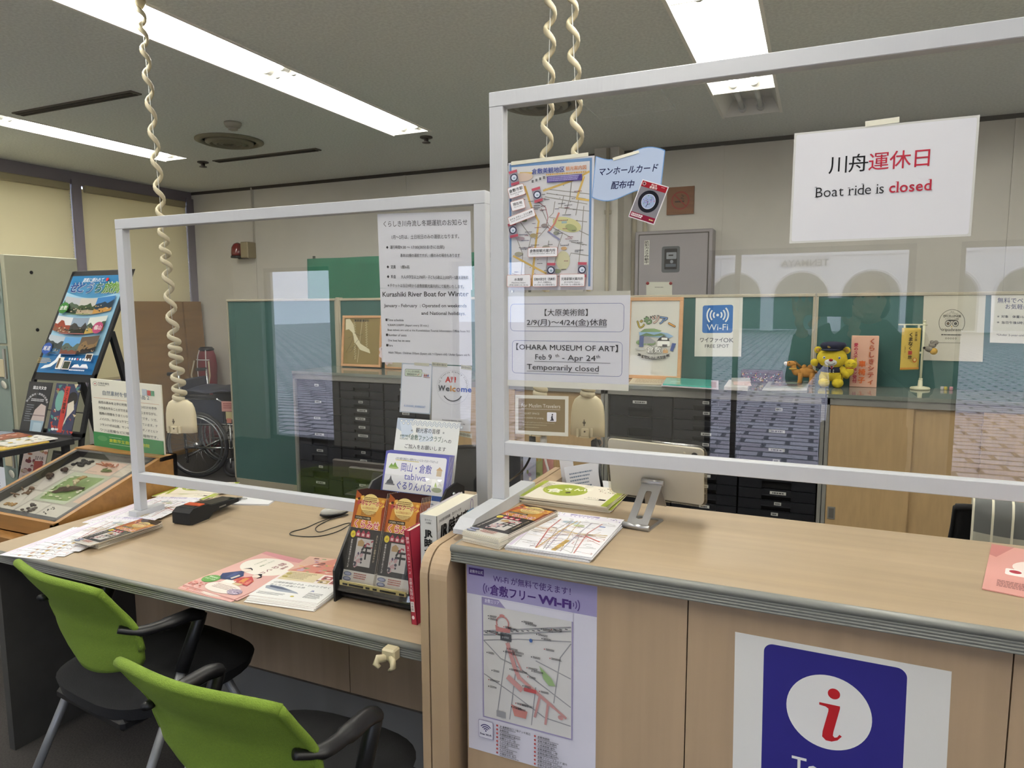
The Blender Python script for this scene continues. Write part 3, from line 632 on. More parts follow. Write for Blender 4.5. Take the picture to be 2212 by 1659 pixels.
def sticker(x, y, rot):
    ca, sa = math.cos(rot), math.sin(rot); q = lambda u, v: (x+u*ca-v*sa, y+u*sa+v*ca)
    s.poly([q(-10, -17), q(10, -17), q(10, 17), q(-10, 17)], '#99949f').poly([q(-10, -17), q(10, -17), q(10, -11), q(-10, -11)], '#bd5566').poly([q(-10, 11), q(10, 11), q(10, 17), q(-10, 17)], '#bd5566').ell(x, y, 8.8, 8.8, '#2b2f4a').ell(x, y, 6.3, 6.3, '#d4d9e8').ell(x+.5, y+1, 3, 2.6, '#9fb7c8')
for a in ((16, 36, -.2), (72, 79, -.22), (14, 158, -.2), (106, 254, .03), (178, 254, .03)): sticker(*a)
def bub(x, y, w_, h_, rot, l1, l2, hs=1, st=1.0):
    ca, sa = math.cos(rot), math.sin(rot); q = lambda p: (x+p[0]*ca-p[1]*sa, y+p[0]*sa+p[1]*ca)
    s.poly([q(p) for p in rrpts(-w_/2, -h_/2, w_, h_, 3)], '#dd9686').poly([q(p) for p in rrpts(-w_/2+.9, -h_/2+.9, w_-1.8, h_-1.8, 2.4)], '#f0eff2')
    s.text(l1, *q((0, h_*-.02)), h_*.33*hs, '#26262b', 'c', rot=rot, bold=.02, maxw=w_*.86)
    for i, l in enumerate(l2): s.text(l, *q((0, h_*(.2+.2*i))), h_*.17*st, '#4a4a52', 'c', rot=rot, maxw=w_*.86)
bub(23, 68, 40, 26, -.24, '倉敷市駅', ['Kurashiki Station', '9-18']); bub(27, 100, 34, 23, -.22, '現在地', ['You are here']); bub(36, 128, 66, 20, -.32, 'ホテル グラン・ココエ倉敷', ['HOTEL GRAND COCOE KURASHIKI'], .8)
bub(87, 212, 70, 22, 0, '倉敷館観光案内所', ['Tourist information office (9-18)'], 1.1, 1.2)
for x, l1, l2 in ((30, '水島駅', ['Mizushima Station', '(平日 10:30～13, 14-16)']), (93, '旧柚木家住宅（西爽亭）', ['(9-17, 月曜休み)', '(9-17:30, 12-13時を除く)']), (157, '児島駅観光案内所', ['JR KOJIMA Station', '(9-17:30, 12-13時を除く)'])): bub(x, 278, 58, 29, 0, l1, l2, .75, .95)
s.done('map_poster', 'colourful tourist map of the old town hanging on the tall divider', 'poster', 'notices taped to the dividers')
tape(((1104, 349), (1271, 329), (1104, 357)), RB-.0011, 'cream tape strip holding the tourist map')
# museum notice
s = Sheet(265, 215, aty(1097, 632, RB), aty(1362, 628, RB), aty(1097, 833, RB), paper='#e8e8ee')
s.rect(0, 0, 265, 9, '#dedbcc').rrline(6, 26, 247, 62, 9, .8, '#5866b0').rrline(10, 109, 241, 76, 9, .8, '#5866b0')
s.text('【大原美術館】', 131, 52, 16.5, '#26262a', 'c').text('2/9(月)～4/24(金)休館', 131, 73.5, 16, '#26262a', w=174, al='c').rect(44, 76.5, 174, .8, '#26262a')
s.text('【OHARA MUSEUM OF ART】', 131, 130, 17, '#26262a', 'c', w=222, xs=.95)
s.text('Feb 9', 64, 152, 17.5, '#26262a').text('th', 109, 145.5, 10.5, '#26262a').text(' - Apr 24', 124, 152, 17.5, '#26262a', w=72).text('th', 197, 145.5, 10.5, '#26262a').rect(62, 155.5, 165, .8, '#26262a')
s.text('Temporarily closed', 124, 175, 18, '#26262a', 'c', w=158).rect(45, 178.5, 158, .8, '#26262a').rect(0, 201, 265, 14, '#dedcd0')
s.done('notice', 'white notice in blue outlines about the museum closure under the hanging map', 'notice', 'notices taped to the dividers')
# muslim travellers notice
s = Sheet(115, 85, aty(1113, 853, RB), aty(1228, 856, RB), aty(1113, 937, RB), paper='#e9e5d6')
s.rect(7, 7, 101, 70, '#a18b63').text('For Muslim Travelers', 56, 26, 11.5, '#f2efe4', 'c', w=84).rect(14, 29, 84, .7, '#f2efe4').text('QUIET SPACE', 20, 41, 5.6, '#ece5d2').text('is available for praying.', 21, 50, 5.2, '#ece5d2', w=42)
s.rr(70, 35, 20, 20, 2, '#f1f0f4').ell(81.5, 39.8, 1.5, 1.6, '#2a2433').poly([(80, 42), (82, 41.8), (82.5, 47), (84.5, 51), (84.5, 53), (76.5, 53), (76.8, 51.8), (79.4, 50), (78.6, 47)], '#2a2433')
s.text('Please ask a staff if you would like to use this service.', 17, 59.5, 4, '#e6dcc2', w=70).lines(19, 62.5, 55, 3.4, 1, '#cbbd98', 3).lines(19, 68, 42, 3.4, 1, '#cbbd98', 5)
s.done('notice', 'small brown notice for muslim travellers in a cream tape border', 'notice', 'notices taped to the dividers')
# flag shaped notice and card
f0, fU, fV = aty(1287, 337, RF), (aty(1437, 324, RF)-aty(1287, 337, RF))/150, (aty(1278, 428, RF)-aty(1287, 337, RF))/91
top = [(150*i/16, 10*math.sin(2*PI*i/16)+(0 if i else 0)) for i in range(17)]; bot = [(x, y+90) for x, y in top]
s = Sheet(150, 91, f0, f0+fU*150, f0+fV*91, slab=False, gloss=.2)
out = top+bot[::-1]; s.mb.prism([s.P(*p) for p in out][::-1], -s.n*.0007, ink('#7aa6e0', .2))
ins = [(min(max(x, 1.6), 148.4), y+1.8) for x, y in top]+[(min(max(x, 1.6), 148.4), y-1.8) for x, y in bot[::-1]]
s.poly(ins, '#c6d6f2').text('マンホールカード', 74, 42, 18.5, '#2c2f58', 'c', w=127, bold=.025, slant=.12).text('配布中', 66, 73, 18, '#2c2f58', 'c', w=49, bold=.025, slant=.12)
s.done('notice', 'pale blue flag shaped notice beside the hanging map', 'notice', 'notices taped to the dividers')
tape(((1323, 341), (1379, 324), (1325, 347)), RF-.0011, 'cream tape strip on the flag shaped notice')
C2 = RF-.0012
s = Sheet(63, 88, aty(1388, 387, C2), aty(1445, 404, C2), aty(1357, 468, C2), paper='#e8e6ea', gloss=.2)
s.rect(2, 2, 59, 13, '#a3212f').rect(2, 15, 59, 59, '#8b8890').rect(2, 74, 59, 12, '#8c1f3c').ell(31.5, 43, 23.5, 25, '#1f2029').ell(31.5, 43, 15.8, 17, '#aebfe2').ellline(31.5, 43, 15.8, 17, .7, '#e9ecf3').line([(30, 56), (31.5, 50), (30, 42)], 1.2, '#33333c').line([(31.5, 50), (37, 47)], .8, '#33333c')
R = random.Random(2)
for k in range(26): a = R.uniform(0, 6.3); r = R.uniform(3, 13); s.ell(31.5+r*math.cos(a), 41+r*.95*math.sin(a), 1.6, 1, R.choice(('#c58bb4', '#7bb08a', '#8d86c8')), 6, R.uniform(0, 3)); s.z -= .93
s.up(); s.ell(8, 8, 4, 4, '#d8b4b6').ell(8, 8, 2.6, 2.6, '#6b3038').text('岡山県', 31, 7.5, 4.5, '#f2e4e2', 'c', bold=.02).text('倉敷市', 31, 13.5, 6, '#f2e4e2', 'c', bold=.03).lines(48, 5, 11, 2, 1, '#d8a8aa', 2).lines(5, 76, 28, 8, 2, '#e6d6dc', 4, .8, .1).lines(48, 79, 10, 3, 1, '#e8cf9a', 5, .9, 0)
s.done('collector_card', 'red and grey collector card with a round manhole emblem, tilted over the flag notice', 'card')
# river boat sheets on the left divider
s = Sheet(298, 213, aty(815, 462, LB), aty(1016, 456, LB), aty(821, 622, LB), paper='#ebebf0')
K = '#2a2a30'
s.text('くらしき川舟流し冬期運航のお知らせ', 20, 36, 18, K, w=268).text('1月～2月は、土日祝日のみの運航となります。', 46, 72, 13, K, w=216)
for y, a, b, wb in ((100, '運行時間', '9:30 ～ 17:00(30分おきに出航)', 142), (156, '定員', '1艘6名', 28), (184, '料金', '大人(中学生以上)700円・子ども(5歳以上)350円・5歳未満無料', 214)):
    s.poly([(26, y-4), (30, y-8.5), (34, y-4), (30, y+.5)], K).text(a, 40, y, 11, K, w=len(a)*8.2, bold=.01).text(b, 74, y, 11, K, w=wb)
s.text('基本は2艘の運航ですが、1艘のみの場合もあります', 74, 123, 10.5, K, w=190).text('※ チケットは当日9時から倉敷館観光案内所にて販売いたします。', 28, 209, 11, K, w=246)
s.done('notice', 'white winter river boat notice in Japanese, upper sheet on the low divider', 'notice', 'notices taped to the dividers')
s = Sheet(298, 213, aty(821, 622.5, LB+.0008), aty(1017, 620.5, LB+.0008), aty(826, 782, LB+.0008), paper='#ebebf0')
s.text('Kurashiki River Boat for Winter', 8, 24, 19, K, w=283, bold=.018).text('January - February  : Operated on weekends', 12, 54, 13, K, w=272, bold=.012).text('and National holidays.', 138, 75, 13, K, w=143, bold=.012)
for y, a, b in ((94, 'Time schedule', None), (137, 'Number of seats', None), (167, 'Fare', None)): s.rect(16, y-7, 6.5, 7, K).text(a, 23, y, 9.5, K)
for y, a, wb in ((108, '9:30AM-5:00PM (depart every 30 min.)', 138), (122, 'Boat tickets are sold at the Kurashikikan Tourist Information Office from 9:0', 270), (152, 'One boat has six seats', 76), (187, 'Adult 700yen  Children 350yen (5years old ～12years old)  Under 5years old Fr', 270)): s.text(a, 23, y, 8.4, K, w=wb)
s.done('notice', 'white winter river boat notice in English, lower sheet on the low divider', 'notice', 'notices taped to the dividers')
s = Sheet(104, 150, aty(868, 784, LB), aty(935, 787, LB), aty(863, 890, LB), paper='#c9d6e6')
s.rr(3, 3, 98, 144, 4, '#eef0f6').rr(12, 17, 58, 22, 4, '#4c5a44').rr(13, 18, 56, 20, 3.5, '#dbe6d2').poly([(66, 24), (84, 29), (66, 29)], '#dbe6d2').text('くらしき川舟流し', 41, 27, 7.4, '#44503c', 'c', w=48).text('情報発信中', 36, 35.5, 7, '#44503c', 'c', w=32).line([(54, 33), (56, 35), (61, 30)], 1.4, '#c94a3a')
s.line([(76, 39), (97, 40)], 1.4, '#a05a50')
for x, c in ((79, '#b56a64'), (85, '#b56a64'), (91, '#5a70b8')): s.ell(x, 34, 2.4, 3.4, c, 10).ell(x, 30.5, 1.7, 1.7, '#e8c8b0', 10)
s.text('KURASHIKI_RIVERBOAT', 52, 132, 9, '#7da2da', 'c', w=72)
s.done('notice', 'small laminated card with a green speech bubble under the river boat notice', 'notice', 'notices taped to the dividers')
s = Sheet(130, 205, aty(934, 789, LB), aty(1019, 792, LB), aty(932, 926, LB), paper='#eeeef2')
s.ellline(70, 68, 54, 55, 1.0, '#cfcfd6').arctext('Serving diverse dietary lifestyles', 70, 66, 45, 8.5, '#4a4a50', -198, 18).text('A', 44, 52, 25, '#d5433c', 'l', bold=.03)
s.line([(66, 34), (66, 52)], 2.6, '#d5433c').line([(62, 34), (62, 41), (70, 41), (70, 34)], 1.4, '#d5433c').line([(77, 34), (77, 52)], 3, '#d5433c').poly([(76, 34), (80, 36), (80, 44), (76, 46)], '#d5433c')
x = 22
for ch, c, w_ in (('W', '#4d5158', 23), ('e', '#4d5158', 12.5), ('l', '#e09a45', 4), ('c', '#e09a45', 11.5), ('o', '#9a8aa8', 13.5), ('m', '#3e62c8', 19.5), ('e', '#3e62c8', 12.5)): s.text(ch, x, 80, 25, c, w=w_, bold=.025); x += w_+2.2; s.z -= .93
s.up(2); s.arc(70, 78, 33, 3, 28, 148, '#55565c').text('Introducing vegetarian, vegan,', 70, 175, 6, K, 'c', w=66).text('and halal friendly restaurants in the city.', 70, 184, 6, K, 'c', w=88)
s.done('notice', 'white card with coloured welcome lettering and a smile, on the low divider', 'notice', 'notices taped to the dividers')
for px, lb in ((((895, 783), (927, 785), (895, 789)), 'pale tape strip above the speech bubble card'), (((933, 782), (966, 785), (933, 790)), 'printed tape strip at the first top corner of the welcome card'), (((996, 788), (1019, 791), (996, 797)), 'printed tape strip at the second top corner of the welcome card'), (((931, 922), (959, 929), (931, 931)), 'printed tape strip at the first bottom corner of the welcome card'), (((992, 932), (1019, 937), (992, 942)), 'printed tape strip at the second bottom corner of the welcome card')):
    s = Sheet(30, 8, aty(*px[0], LB-.001), aty(*px[1], LB-.001), aty(*px[2], LB-.001), paper='#dcdac6', t=.0002)
    if 'printed' in lb:
        for k in range(9): s.rect(2+3*k, 2+(k % 3)*.5, 1.1, 4.2-(k % 3), '#55554e'); s.z -= .93
    s.done('tape', lb, 'tape', 'tape strips on the dividers')

# ------------------------------------------------------------------ posters on the counter front
CFY = CY0+.0312
def cf(px, W, H, **k): return Sheet(W, H, aty(*px[0], CFY), aty(*px[1], CFY), aty(*px[2], CFY), **k)
s = cf(((1008, 1219), (1290, 1267), (1013, 1614)), 290, 410, paper='#dedbe6'); PU = '#573a86'
s.rect(0, 0, 290, 62, '#b4acd8').rect(5, 5, 36, 15, PU).text('倉敷市公式', 23, 15.5, 7.6, '#e8e4f2', 'c', w=31).text('Wi-Fi が無料で使えます！', 63, 26, 17, PU, w=172, bold=.006).text('倉敷フリー', 56, 54, 24, PU, w=103, bold=.028).text('Wi-Fi', 165, 54, 24, PU, w=72, bold=.04)
for sx, cx, a in ((-1, 54, 180), (1, 240, 0)):
    for r in (6, 12, 18): s.arc(cx-sx*4, 45, r, 1.8, a-38, a+38, PU, 8); s.z -= .93
s.up(); s.rect(36, 64, 205, 266, '#b0a6cd').poly([(36, 64), (74, 64), (88, 78), (36, 78)], '#a79cc8').rect(39, 80, 199, 247, '#d9d6d3').poly([(76, 64), (241, 64), (241, 80), (92, 80)], '#dedbe6').text('倉敷エリア', 43, 74, 9, '#e6e2f0', w=34)
G2 = '#a9a8ab'
for p in ([(40, 158), (120, 140), (237, 122)], [(96, 150), (70, 320)], [(40, 232), (110, 262), (180, 296), (237, 300)], [(105, 170), (116, 200), (100, 320)], [(160, 178), (237, 200)], [(237, 126), (214, 160), (200, 260)], [(160, 235), (150, 320)], [(40, 158), (80, 190), (120, 200)], [(120, 200), (237, 260)]): s.line(p, 2.2, G2); s.z -= .93
s.up()
for dy in (0, 8): s.line([(40, 138+dy), (237, 92+dy)], 2.6, '#2c2c30').line([(40, 138+dy), (237, 92+dy)], .9, '#e8e8ea')
for k in range(16): s.rect(44+12*k, 137-2.8*k+2, 6, 1.4, '#2c2c30'); s.z -= .93
s.up(); s.arc(85, 112, 14, 3, 150, 390, '#d6928f').poly([(68, 118), (78, 122), (92, 122), (104, 116), (102, 130), (70, 132)], '#d6928f').ell(84, 96, 6, 3, '#d6928f').rect(80, 133, 25, 16, '#5d5f63').text('JR 倉敷駅', 92, 143, 5, '#c9c9cc', 'c', w=16)
for p, w_ in (([(96, 152), (112, 200), (124, 225)], 9), ([(108, 165), (128, 205)], 4), ([(124, 222), (170, 250), (200, 268)], 7), ([(170, 250), (158, 300)], 5), ([(188, 262), (182, 310)], 5), ([(200, 268), (228, 285)], 5), ([(96, 225), (130, 248)], 12)): s.line(p, w_, '#d9a3a0'); s.z -= .93
s.up(); s.poly([(168, 186), (196, 208), (204, 222), (190, 224), (178, 212)], '#a6c48c').poly([(104, 284), (142, 292), (138, 308), (112, 308)], '#d58f88').ell(216, 286, 6, 5, '#d9a3a0').rect(134, 240, 28, 8, '#c25a5c').rect(70, 305, 22, 14, '#a9a8ab').ell(150, 136, 4, 4.5, '#5274b4', 6)
R = random.Random(7)
for k in range(34): x = R.uniform(46, 205); y = R.uniform(84, 305); s.lines(x, y, R.uniform(14, 28), 4.6, 2, '#4c4a4e', k, .6, .1).ell(x-3, y+2, 1.3, 1.3, R.choice(('#33333a', '#c45a58')), 8); s.z -= 1.9
s.up(2); s.rr(27, 335, 35, 40, 3, '#a59cc0').rr(28, 336, 33, 38, 2.6, '#e3e0ea').ell(44.5, 358, 1.8, 1.8, '#4a4580', 10)
for r in (6, 10.5, 15): s.arc(44.5, 359, r, 2.2, -140, -40, '#4a4580', 8); s.z -= .93
s.up(); s.text('Free Wi-Fi', 44.5, 368, 6, '#3c3860', 'c', w=27, bold=.03)
NM = ['JR 倉敷駅北口２階デッキ周辺', '倉敷駅前', '倉敷駅前観光案内所', '倉敷センター街', 'えびす通り商店街', '中央通り', 'えびす商店街', '大橋家住宅 周辺', '倉敷物語館', '倉敷市観光休憩所', '大原美術館 屋外', '倉敷美観地区 一帯', '倉敷館(観光案内所)', '倉敷アイビースクエア 屋外', '倉敷市民会館 入口付近', '倉敷市芸文館 広場']
for k, nm in enumerate(NM):
    x, y = (72, 340+8.6*k) if k < 8 else (160, 340+8.6*(k-8))
    s.ell(x, y-1.6, 2.4, 2.4, '#cf5a56', 10).text(nm, x+6, y+.4, 5.4, '#3a383e', bold=.015, maxw=72).lines(x+6, y+1.6, 50, 2, 1, '#8a868e', k, .8, .3); s.z -= 2.85
s.up(4)
s.done('wireless_poster', 'large lilac wireless poster with a town map on the counter front', 'poster')
s = cf(((1588, 1365), (2056, 1451), (1582.5, 1659)), 297, 234, paper='#eae8e2'); H2 = 420; NB = '#332f8c'
s = Sheet(297, 420, s.P(0, 0), s.P(297, 0), s.P(0, 420), paper='#eae8e2')
s.rr(44, 9, 198, 400, 14, NB, 8).ell(139, 102, 60, 60, '#eeece8', 56).ell(146, 70, 8.6, 8.6, '#c9252d', 24)
s.poly([(126, 88), (155, 88), (155, 92), (147, 132), (146.5, 138), (149, 140.5), (152.5, 139), (155.5, 134), (159, 136), (153, 144), (145, 148), (137, 148), (131.5, 143), (132, 134), (139, 100), (139, 95.5), (135, 93), (126, 92)], '#c9252d')
s.text('Tourist', 143, 214, 40, '#eeece8', 'c', w=108, bold=.012).text('Information', 143, 256, 36, '#eeece8', 'c', w=166, bold=.012)
s.done('information_sign', 'large blue sign with a red letter i in a white circle on the counter front', 'sign')

# ------------------------------------------------------------------ notices on the teal partition
PY = 4.297
s = ysheet(102, 135, ((1503, 641), (1605, 638), (1500, 770)), PY, paper='#d9d9d0', gloss=.2); BLU = '#3f74b8'
s.rr(16, 20, 66, 62, 5, BLU).ell(49, 42, 3, 3, '#e6e8e6', 14)
for r in (9, 16, 23):
    for a in (0, 180): s.arc(49, 42, r, 3.2, a-42, a+42, '#e6e8e6', 8); s.z -= .93
s.up(); s.text('Wi-Fi', 49, 76, 20, '#e6e8e6', 'c', w=46).text('ワイファイ', 12, 102, 12, '#333437', w=50, bold=.02).text('OK', 63, 103, 14, '#333437', w=22).text('FREE SPOT', 49, 115, 10.5, '#333437', 'c', w=52)
s.done('notice', 'white notice with a blue wireless symbol on the teal partition', 'notice', 'notices on the teal partition')
s = ysheet(134, 147, ((1996, 633), (2130, 632), (1990, 778)), PY, paper='#d6d2bf', gloss=.12)
s.arc(64, 64, 28, 1.0, -215, 35, '#46443e', 30).text('2016', 64, 42, 4, '#46443e', 'c').arctext('CERTIFICATE of', 64, 66, 21, 4.6, '#46443e', -140, -40).text('EXCELLENCE', 64, 52, 6.4, '#46443e', 'c', w=38, bold=.025).text('エクセレンス認証', 64, 57.5, 3.8, '#46443e', 'c', w=30)
for x, c in ((56, '#4a4a44'), (72, '#4a4a44')): s.ell(x, 66, 7, 7, '#46443e').ell(x, 66, 5.6, 5.6, '#d6d2bf').ell(x, 66, 3.4, 3.4, '#46443e').ell(x, 66, 1.8, 1.8, c if x > 60 else '#8a6a3a')
s.poly([(50, 60.5), (57, 58), (71, 58), (78, 60.5), (75, 59.4), (64, 59.8), (53, 59.4)], '#46443e').poly([(62.5, 71), (65.5, 71), (64, 75)], '#c9a040').text('tripadvisor', 64, 82, 9.6, '#46443e', 'c', w=45).lines(42, 89, 44, 3, 1, '#55524a', 8, .8, 0)
for k in range(5): s.ellline(53+5.2*k, 98, 1.9, 1.9, .7, '#55524a', 10); s.z -= .93
s.up(); s.lines(34, 107, 62, 2.2, 1, '#8a867a', 5)
s.done('certificate', 'cream certificate with owl eyes in a circle on the teal partition', 'certificate')
s = ysheet(150, 113, ((2142, 630), (2292, 631), (2138, 740)), PY, paper='#dad9d2', gloss=.2)
s.text('無料でベビーカーを', 14, 24, 13, '#5a5a86', w=128).text('お気軽にどうぞ', 32, 37, 12, '#5a5a86', w=90).text('＊ 対象　体重15kgまで', 14, 57, 6.5, '#44445a', w=82).text('＊ 当日午後5時まで', 14, 70, 6.5, '#44445a', w=74).text('*Under 2-year-old baby', 14, 97, 6, '#44445a', w=78)
s.done('notice', 'white stroller notice beside the certificate, cut by the picture edge', 'notice', 'notices on the teal partition')
# ------------------------------------------------------------------ leaflets and papers
def loc(W, H, paper='#f2f0ea', t=.0015, gloss=.3, cw=None, ch=None):       # a sheet lying at the origin, W x H metres, canvas cw x ch
    return Sheet(cw or W*1000, ch or H*1000, (-W/2, H/2, t), (W/2, H/2, t), (-W/2, -H/2, t), paper=paper, t=t, gloss=gloss, step=.00002)
def flatM(tl, tr, bl, z):
    a, b, c = atz(*tl, z), atz(*tr, z), atz(*bl, z); ctr = (b+c)/2; x = (b-a); y = (a-c)
    ang = (math.atan2(x.y, x.x)+math.atan2(-y.x, y.y))/2; return T(ctr.x, ctr.y, z) @ Matrix.Rotation(ang, 4, 'Z')
def place(o, M, label, cat, group=None): o.matrix_basis = M; return tag(o, label, cat, group)
def pile(o, M, n, dz, top, rest, cat, group, jit=.002, rj=.8, seed=1, fan=(0, 0)):
    R = random.Random(seed)
    for k in range(n):
        A = M @ T(R.uniform(-jit, jit)+fan[0]*(n-1-k), R.uniform(-jit, jit)+fan[1]*(n-1-k), dz*k) @ RZ(R.uniform(-rj, rj))
        c = o if k == n-1 else o.copy()
        if k < n-1: COL.objects.link(c)
        c.matrix_basis = A; tag(c, top if k == n-1 else rest, cat, group)
def kurami(name='coupon_leaflet', t=.0016):
    s = loc(.10, .245, '#e9e0cf', t, .22, 100, 210); R = random.Random(5)
    s.rect(0, 0, 100, 86, '#c98b3c').rect(0, 0, 100, 12, '#3a1d1a').poly([(0, 0), (18, 10), (6, 86), (0, 86)], '#a5552c').poly([(100, 10), (90, 40), (94, 86), (100, 86)], '#8a3d24').rect(0, 86, 100, 96, '#2e2a2a').rect(0, 182, 100, 28, '#ddd8cd')
    for k in range(18): s.ell(R.uniform(6, 94), R.uniform(8, 40), R.uniform(3, 8), R.uniform(2, 4), R.choice(('#4b3320', '#e0b254', '#6b3a22')), 8); s.z -= .93
    s.up(); s.ell(50, 30, 30, 24, '#ecd28a', 24).text('お得なクーポン', 50, 32, 13, '#b43a5c', 'c', w=82, bold=.03).text('＆人気商品を割引で', 50, 41, 6, '#a8442c', 'c', w=44).lines(28, 14, 44, 12, 3, '#6b4a2a', 3, .5, .1).lines(26, 45, 48, 12, 4, '#7a5a38', 4, .5, .1)
    s.rect(8, 58, 52, 8, '#3b2c22').text('さがる店はこちらの看板', 34, 64, 5.2, '#e9dcb8', 'c', w=46)
    s.text('くらみせ', 50, 84, 21, '#f6ead8', 'c', w=78, bold=.09).text('くらみせ', 50, 84, 21, '#b2304a', 'c', w=78, bold=.03)
    for x in (28, 44, 60): s.poly([(x-7, 97), (x, 89), (x+7, 97), (x+7, 105), (x-7, 105)], '#b0344c').rect(x-4, 97, 8, 6, '#e6c9c4'); s.z -= 1.9
    s.up(2); s.ell(12, 101, 8, 8, '#e8d23a', 18).text('49', 12, 104, 7, '#7a5a20', 'c')
    s.rect(28, 108, 52, 62, '#cfc9c4').poly([(32, 116), (42, 110), (52, 116), (52, 126), (32, 126)], '#b9986a').text('午', 62, 150, 34, '#232126', 'c', bold=.05)
    for k in range(22): s.ell(R.uniform(30, 52), R.uniform(138, 172), R.uniform(2, 5), R.uniform(2, 4), R.choice(('#9a3a48', '#5a4a6a', '#c7a0a0', '#3a3a4a')), 8); s.z -= .93
    s.up()
    for k in range(10): s.ell(R.uniform(54, 78), R.uniform(108, 126), 2.4, 2, '#a8404c', 7); s.z -= .93
    s.up(); s.vtext('倉敷の美味探訪と町さんぽ', 12, 112, 5.4, '#e4ddd4'); s.vtext('あたらしい倉敷みやげ', 90, 96, 6.2, '#e4d2b0')
    for y in (190, 201): s.ell(16, y, 13, 4.6, '#6d7391', 16).ell(16, y, 10, 3, '#a7abc2', 14)
    s.lines(36, 186, 40, 14, 3, '#b05a50', 8, .5, .1)
    return s.done(name)
KUR = kurami()
pile(KUR, flatM((1105, 1085), (1187, 1112), (1018, 1158), ZT+.014), 14, .0018, 'top orange and black coupon leaflet of the pile on the tall counter', 'orange and black coupon leaflet under the top one on the tall counter', 'leaflet', 'coupon leaflets piled on the tall counter', .0016, .5)
for o in [o for o in COL.objects if o.get('group') == 'coupon leaflets piled on the tall counter']: o.location.z -= .0135
def townmap(name='town_map'):
    s = loc(.19, .27, '#ebeaee', .0012, .5); R = random.Random(11)
    s.rect(3, 3, 184, 30, '#e6e2ec').text('てくてくマップ', 95, 24, 15, '#6b5aa0', 'c', w=74).rr(58, 5, 74, 8, 3, '#a79cc8').text('倉敷観光案内', 95, 11, 5.5, '#f2f0f6', 'c', w=40)
    for k in range(26): s.ell(R.choice((R.uniform(4, 44), R.uniform(146, 186))), R.uniform(4, 28), 2.6, 1.6, R.choice(('#a9a0cc', '#b9c79a', '#8f86bd')), 7, R.uniform(0, 3)); s.z -= .93
    s.up(); s.rect(3, 36, 8, 230, '#dcd0e4').ell(80, 70, 22, 9, '#c4d8e6', 14).ell(104, 86, 14, 8, '#c9d8ae', 12)
    for k in range(10): y = R.uniform(60, 250); s.line([(14, y), (70, y+R.uniform(-16, 16)), (130, y+R.uniform(-20, 20)), (184, y+R.uniform(-24, 24))], R.uniform(.8, 2.6), R.choice(('#c8a65a', '#b5625e', '#b0aca8', '#c08a86', '#b0aca8'))); s.z -= .93
    for k in range(11): x = R.uniform(16, 180); s.line([(x, 54), (x+R.uniform(-16, 16), 130), (x+R.uniform(-26, 26), 262)], R.uniform(.8, 3.2), R.choice(('#c8a65a', '#b5625e', '#b0aca8', '#c98f8a', '#b9b4c8'))); s.z -= .93
    for k in range(26):
        x = R.uniform(12, 180); y = R.uniform(46, 256); P_ = [(x, y)]
        for j in range(4): P_.append((min(max(P_[-1][0]+R.uniform(-16, 22), 12), 185), min(max(P_[-1][1]+R.uniform(-14, 14), 40), 264)))
        s.line(P_, R.uniform(.7, 1.8), R.choice(('#c2a05c', '#b5625e', '#b9b4b0', '#a7a2b0', '#c98f8a'))); s.z -= .93
    s.up(); s.line([(112, 190), (104, 262)], 11, '#c9a85c').rect(150, 72, 14, 5, '#5a7ac0').line([(140, 150), (180, 176)], 4, '#c25a54')
    for k in range(70): s.lines(R.uniform(14, 165), R.uniform(44, 258), R.uniform(8, 20), 2, 1, R.choice(('#6a6a74', '#8a6a6a', '#7a7a9a')), k, .8, .2); s.z -= .93
    s.up(); return s.done(name)
TM = townmap()
TM2 = [TM.copy() for _ in range(16)]
for o in TM2: COL.objects.link(o)
pile(TM, flatM((1190, 1112), (1352, 1132), (1088, 1190), ZT), 7, .0017, 'top folded town map of the pile on the tall counter edge', 'folded town map under the top one on the tall counter edge', 'map', 'town maps piled on the tall counter', .003, 1.4, 3)
M = T(.05, .04, 0) @ flatM((150, 1128), (245, 1140), (8, 1195), ZD); R = random.Random(8)
for k in range(7): TM2[k].matrix_basis = M @ T(.012*k-.03, .022*k-.06, .0016*k) @ RZ(R.uniform(-7, 3)); tag(TM2[k], 'top town map of the fan at the near edge of the low desk' if k == 6 else 'town map under the top one in the fan at the near desk edge', 'map', 'town maps fanned out on the low desk')
M = flatM((290, 1075), (420, 1092), (190, 1120), ZD)
for k in range(7): TM2[7+k].matrix_basis = M @ T(.010*k-.02, .012*k-.03, .0016*k) @ RZ(R.uniform(-5, 8)); tag(TM2[7+k], 'top town map of the pile behind the divider post on the low desk' if k == 6 else 'town map in the pile behind the divider post on the low desk', 'map', 'town maps piled behind the divider post')
for o in TM2[14:]: bpy.data.objects.remove(o)
def copies(o, n):
    r = [o.copy() for _ in range(n)]
    for c in r: COL.objects.link(c)
    return r
M = flatM((325, 1108), (376, 1126), (134, 1192), ZD); R = random.Random(3)
for k, c in enumerate(copies(KUR, 13)):
    c.matrix_basis = M @ T(R.uniform(-.002, .002)+(.006*(k-9) if k > 9 else 0), R.uniform(-.002, .002)+(-.010*(k-9) if k > 9 else 0), .0019*k) @ RZ(R.uniform(-.8, .8)-(k-9)*1.4*(k > 9))
    tag(c, 'top coupon leaflet of the pile by the divider post on the low desk' if k == 12 else 'coupon leaflet under the top one by the divider post on the low desk', 'leaflet', 'coupon leaflets piled on the low desk')
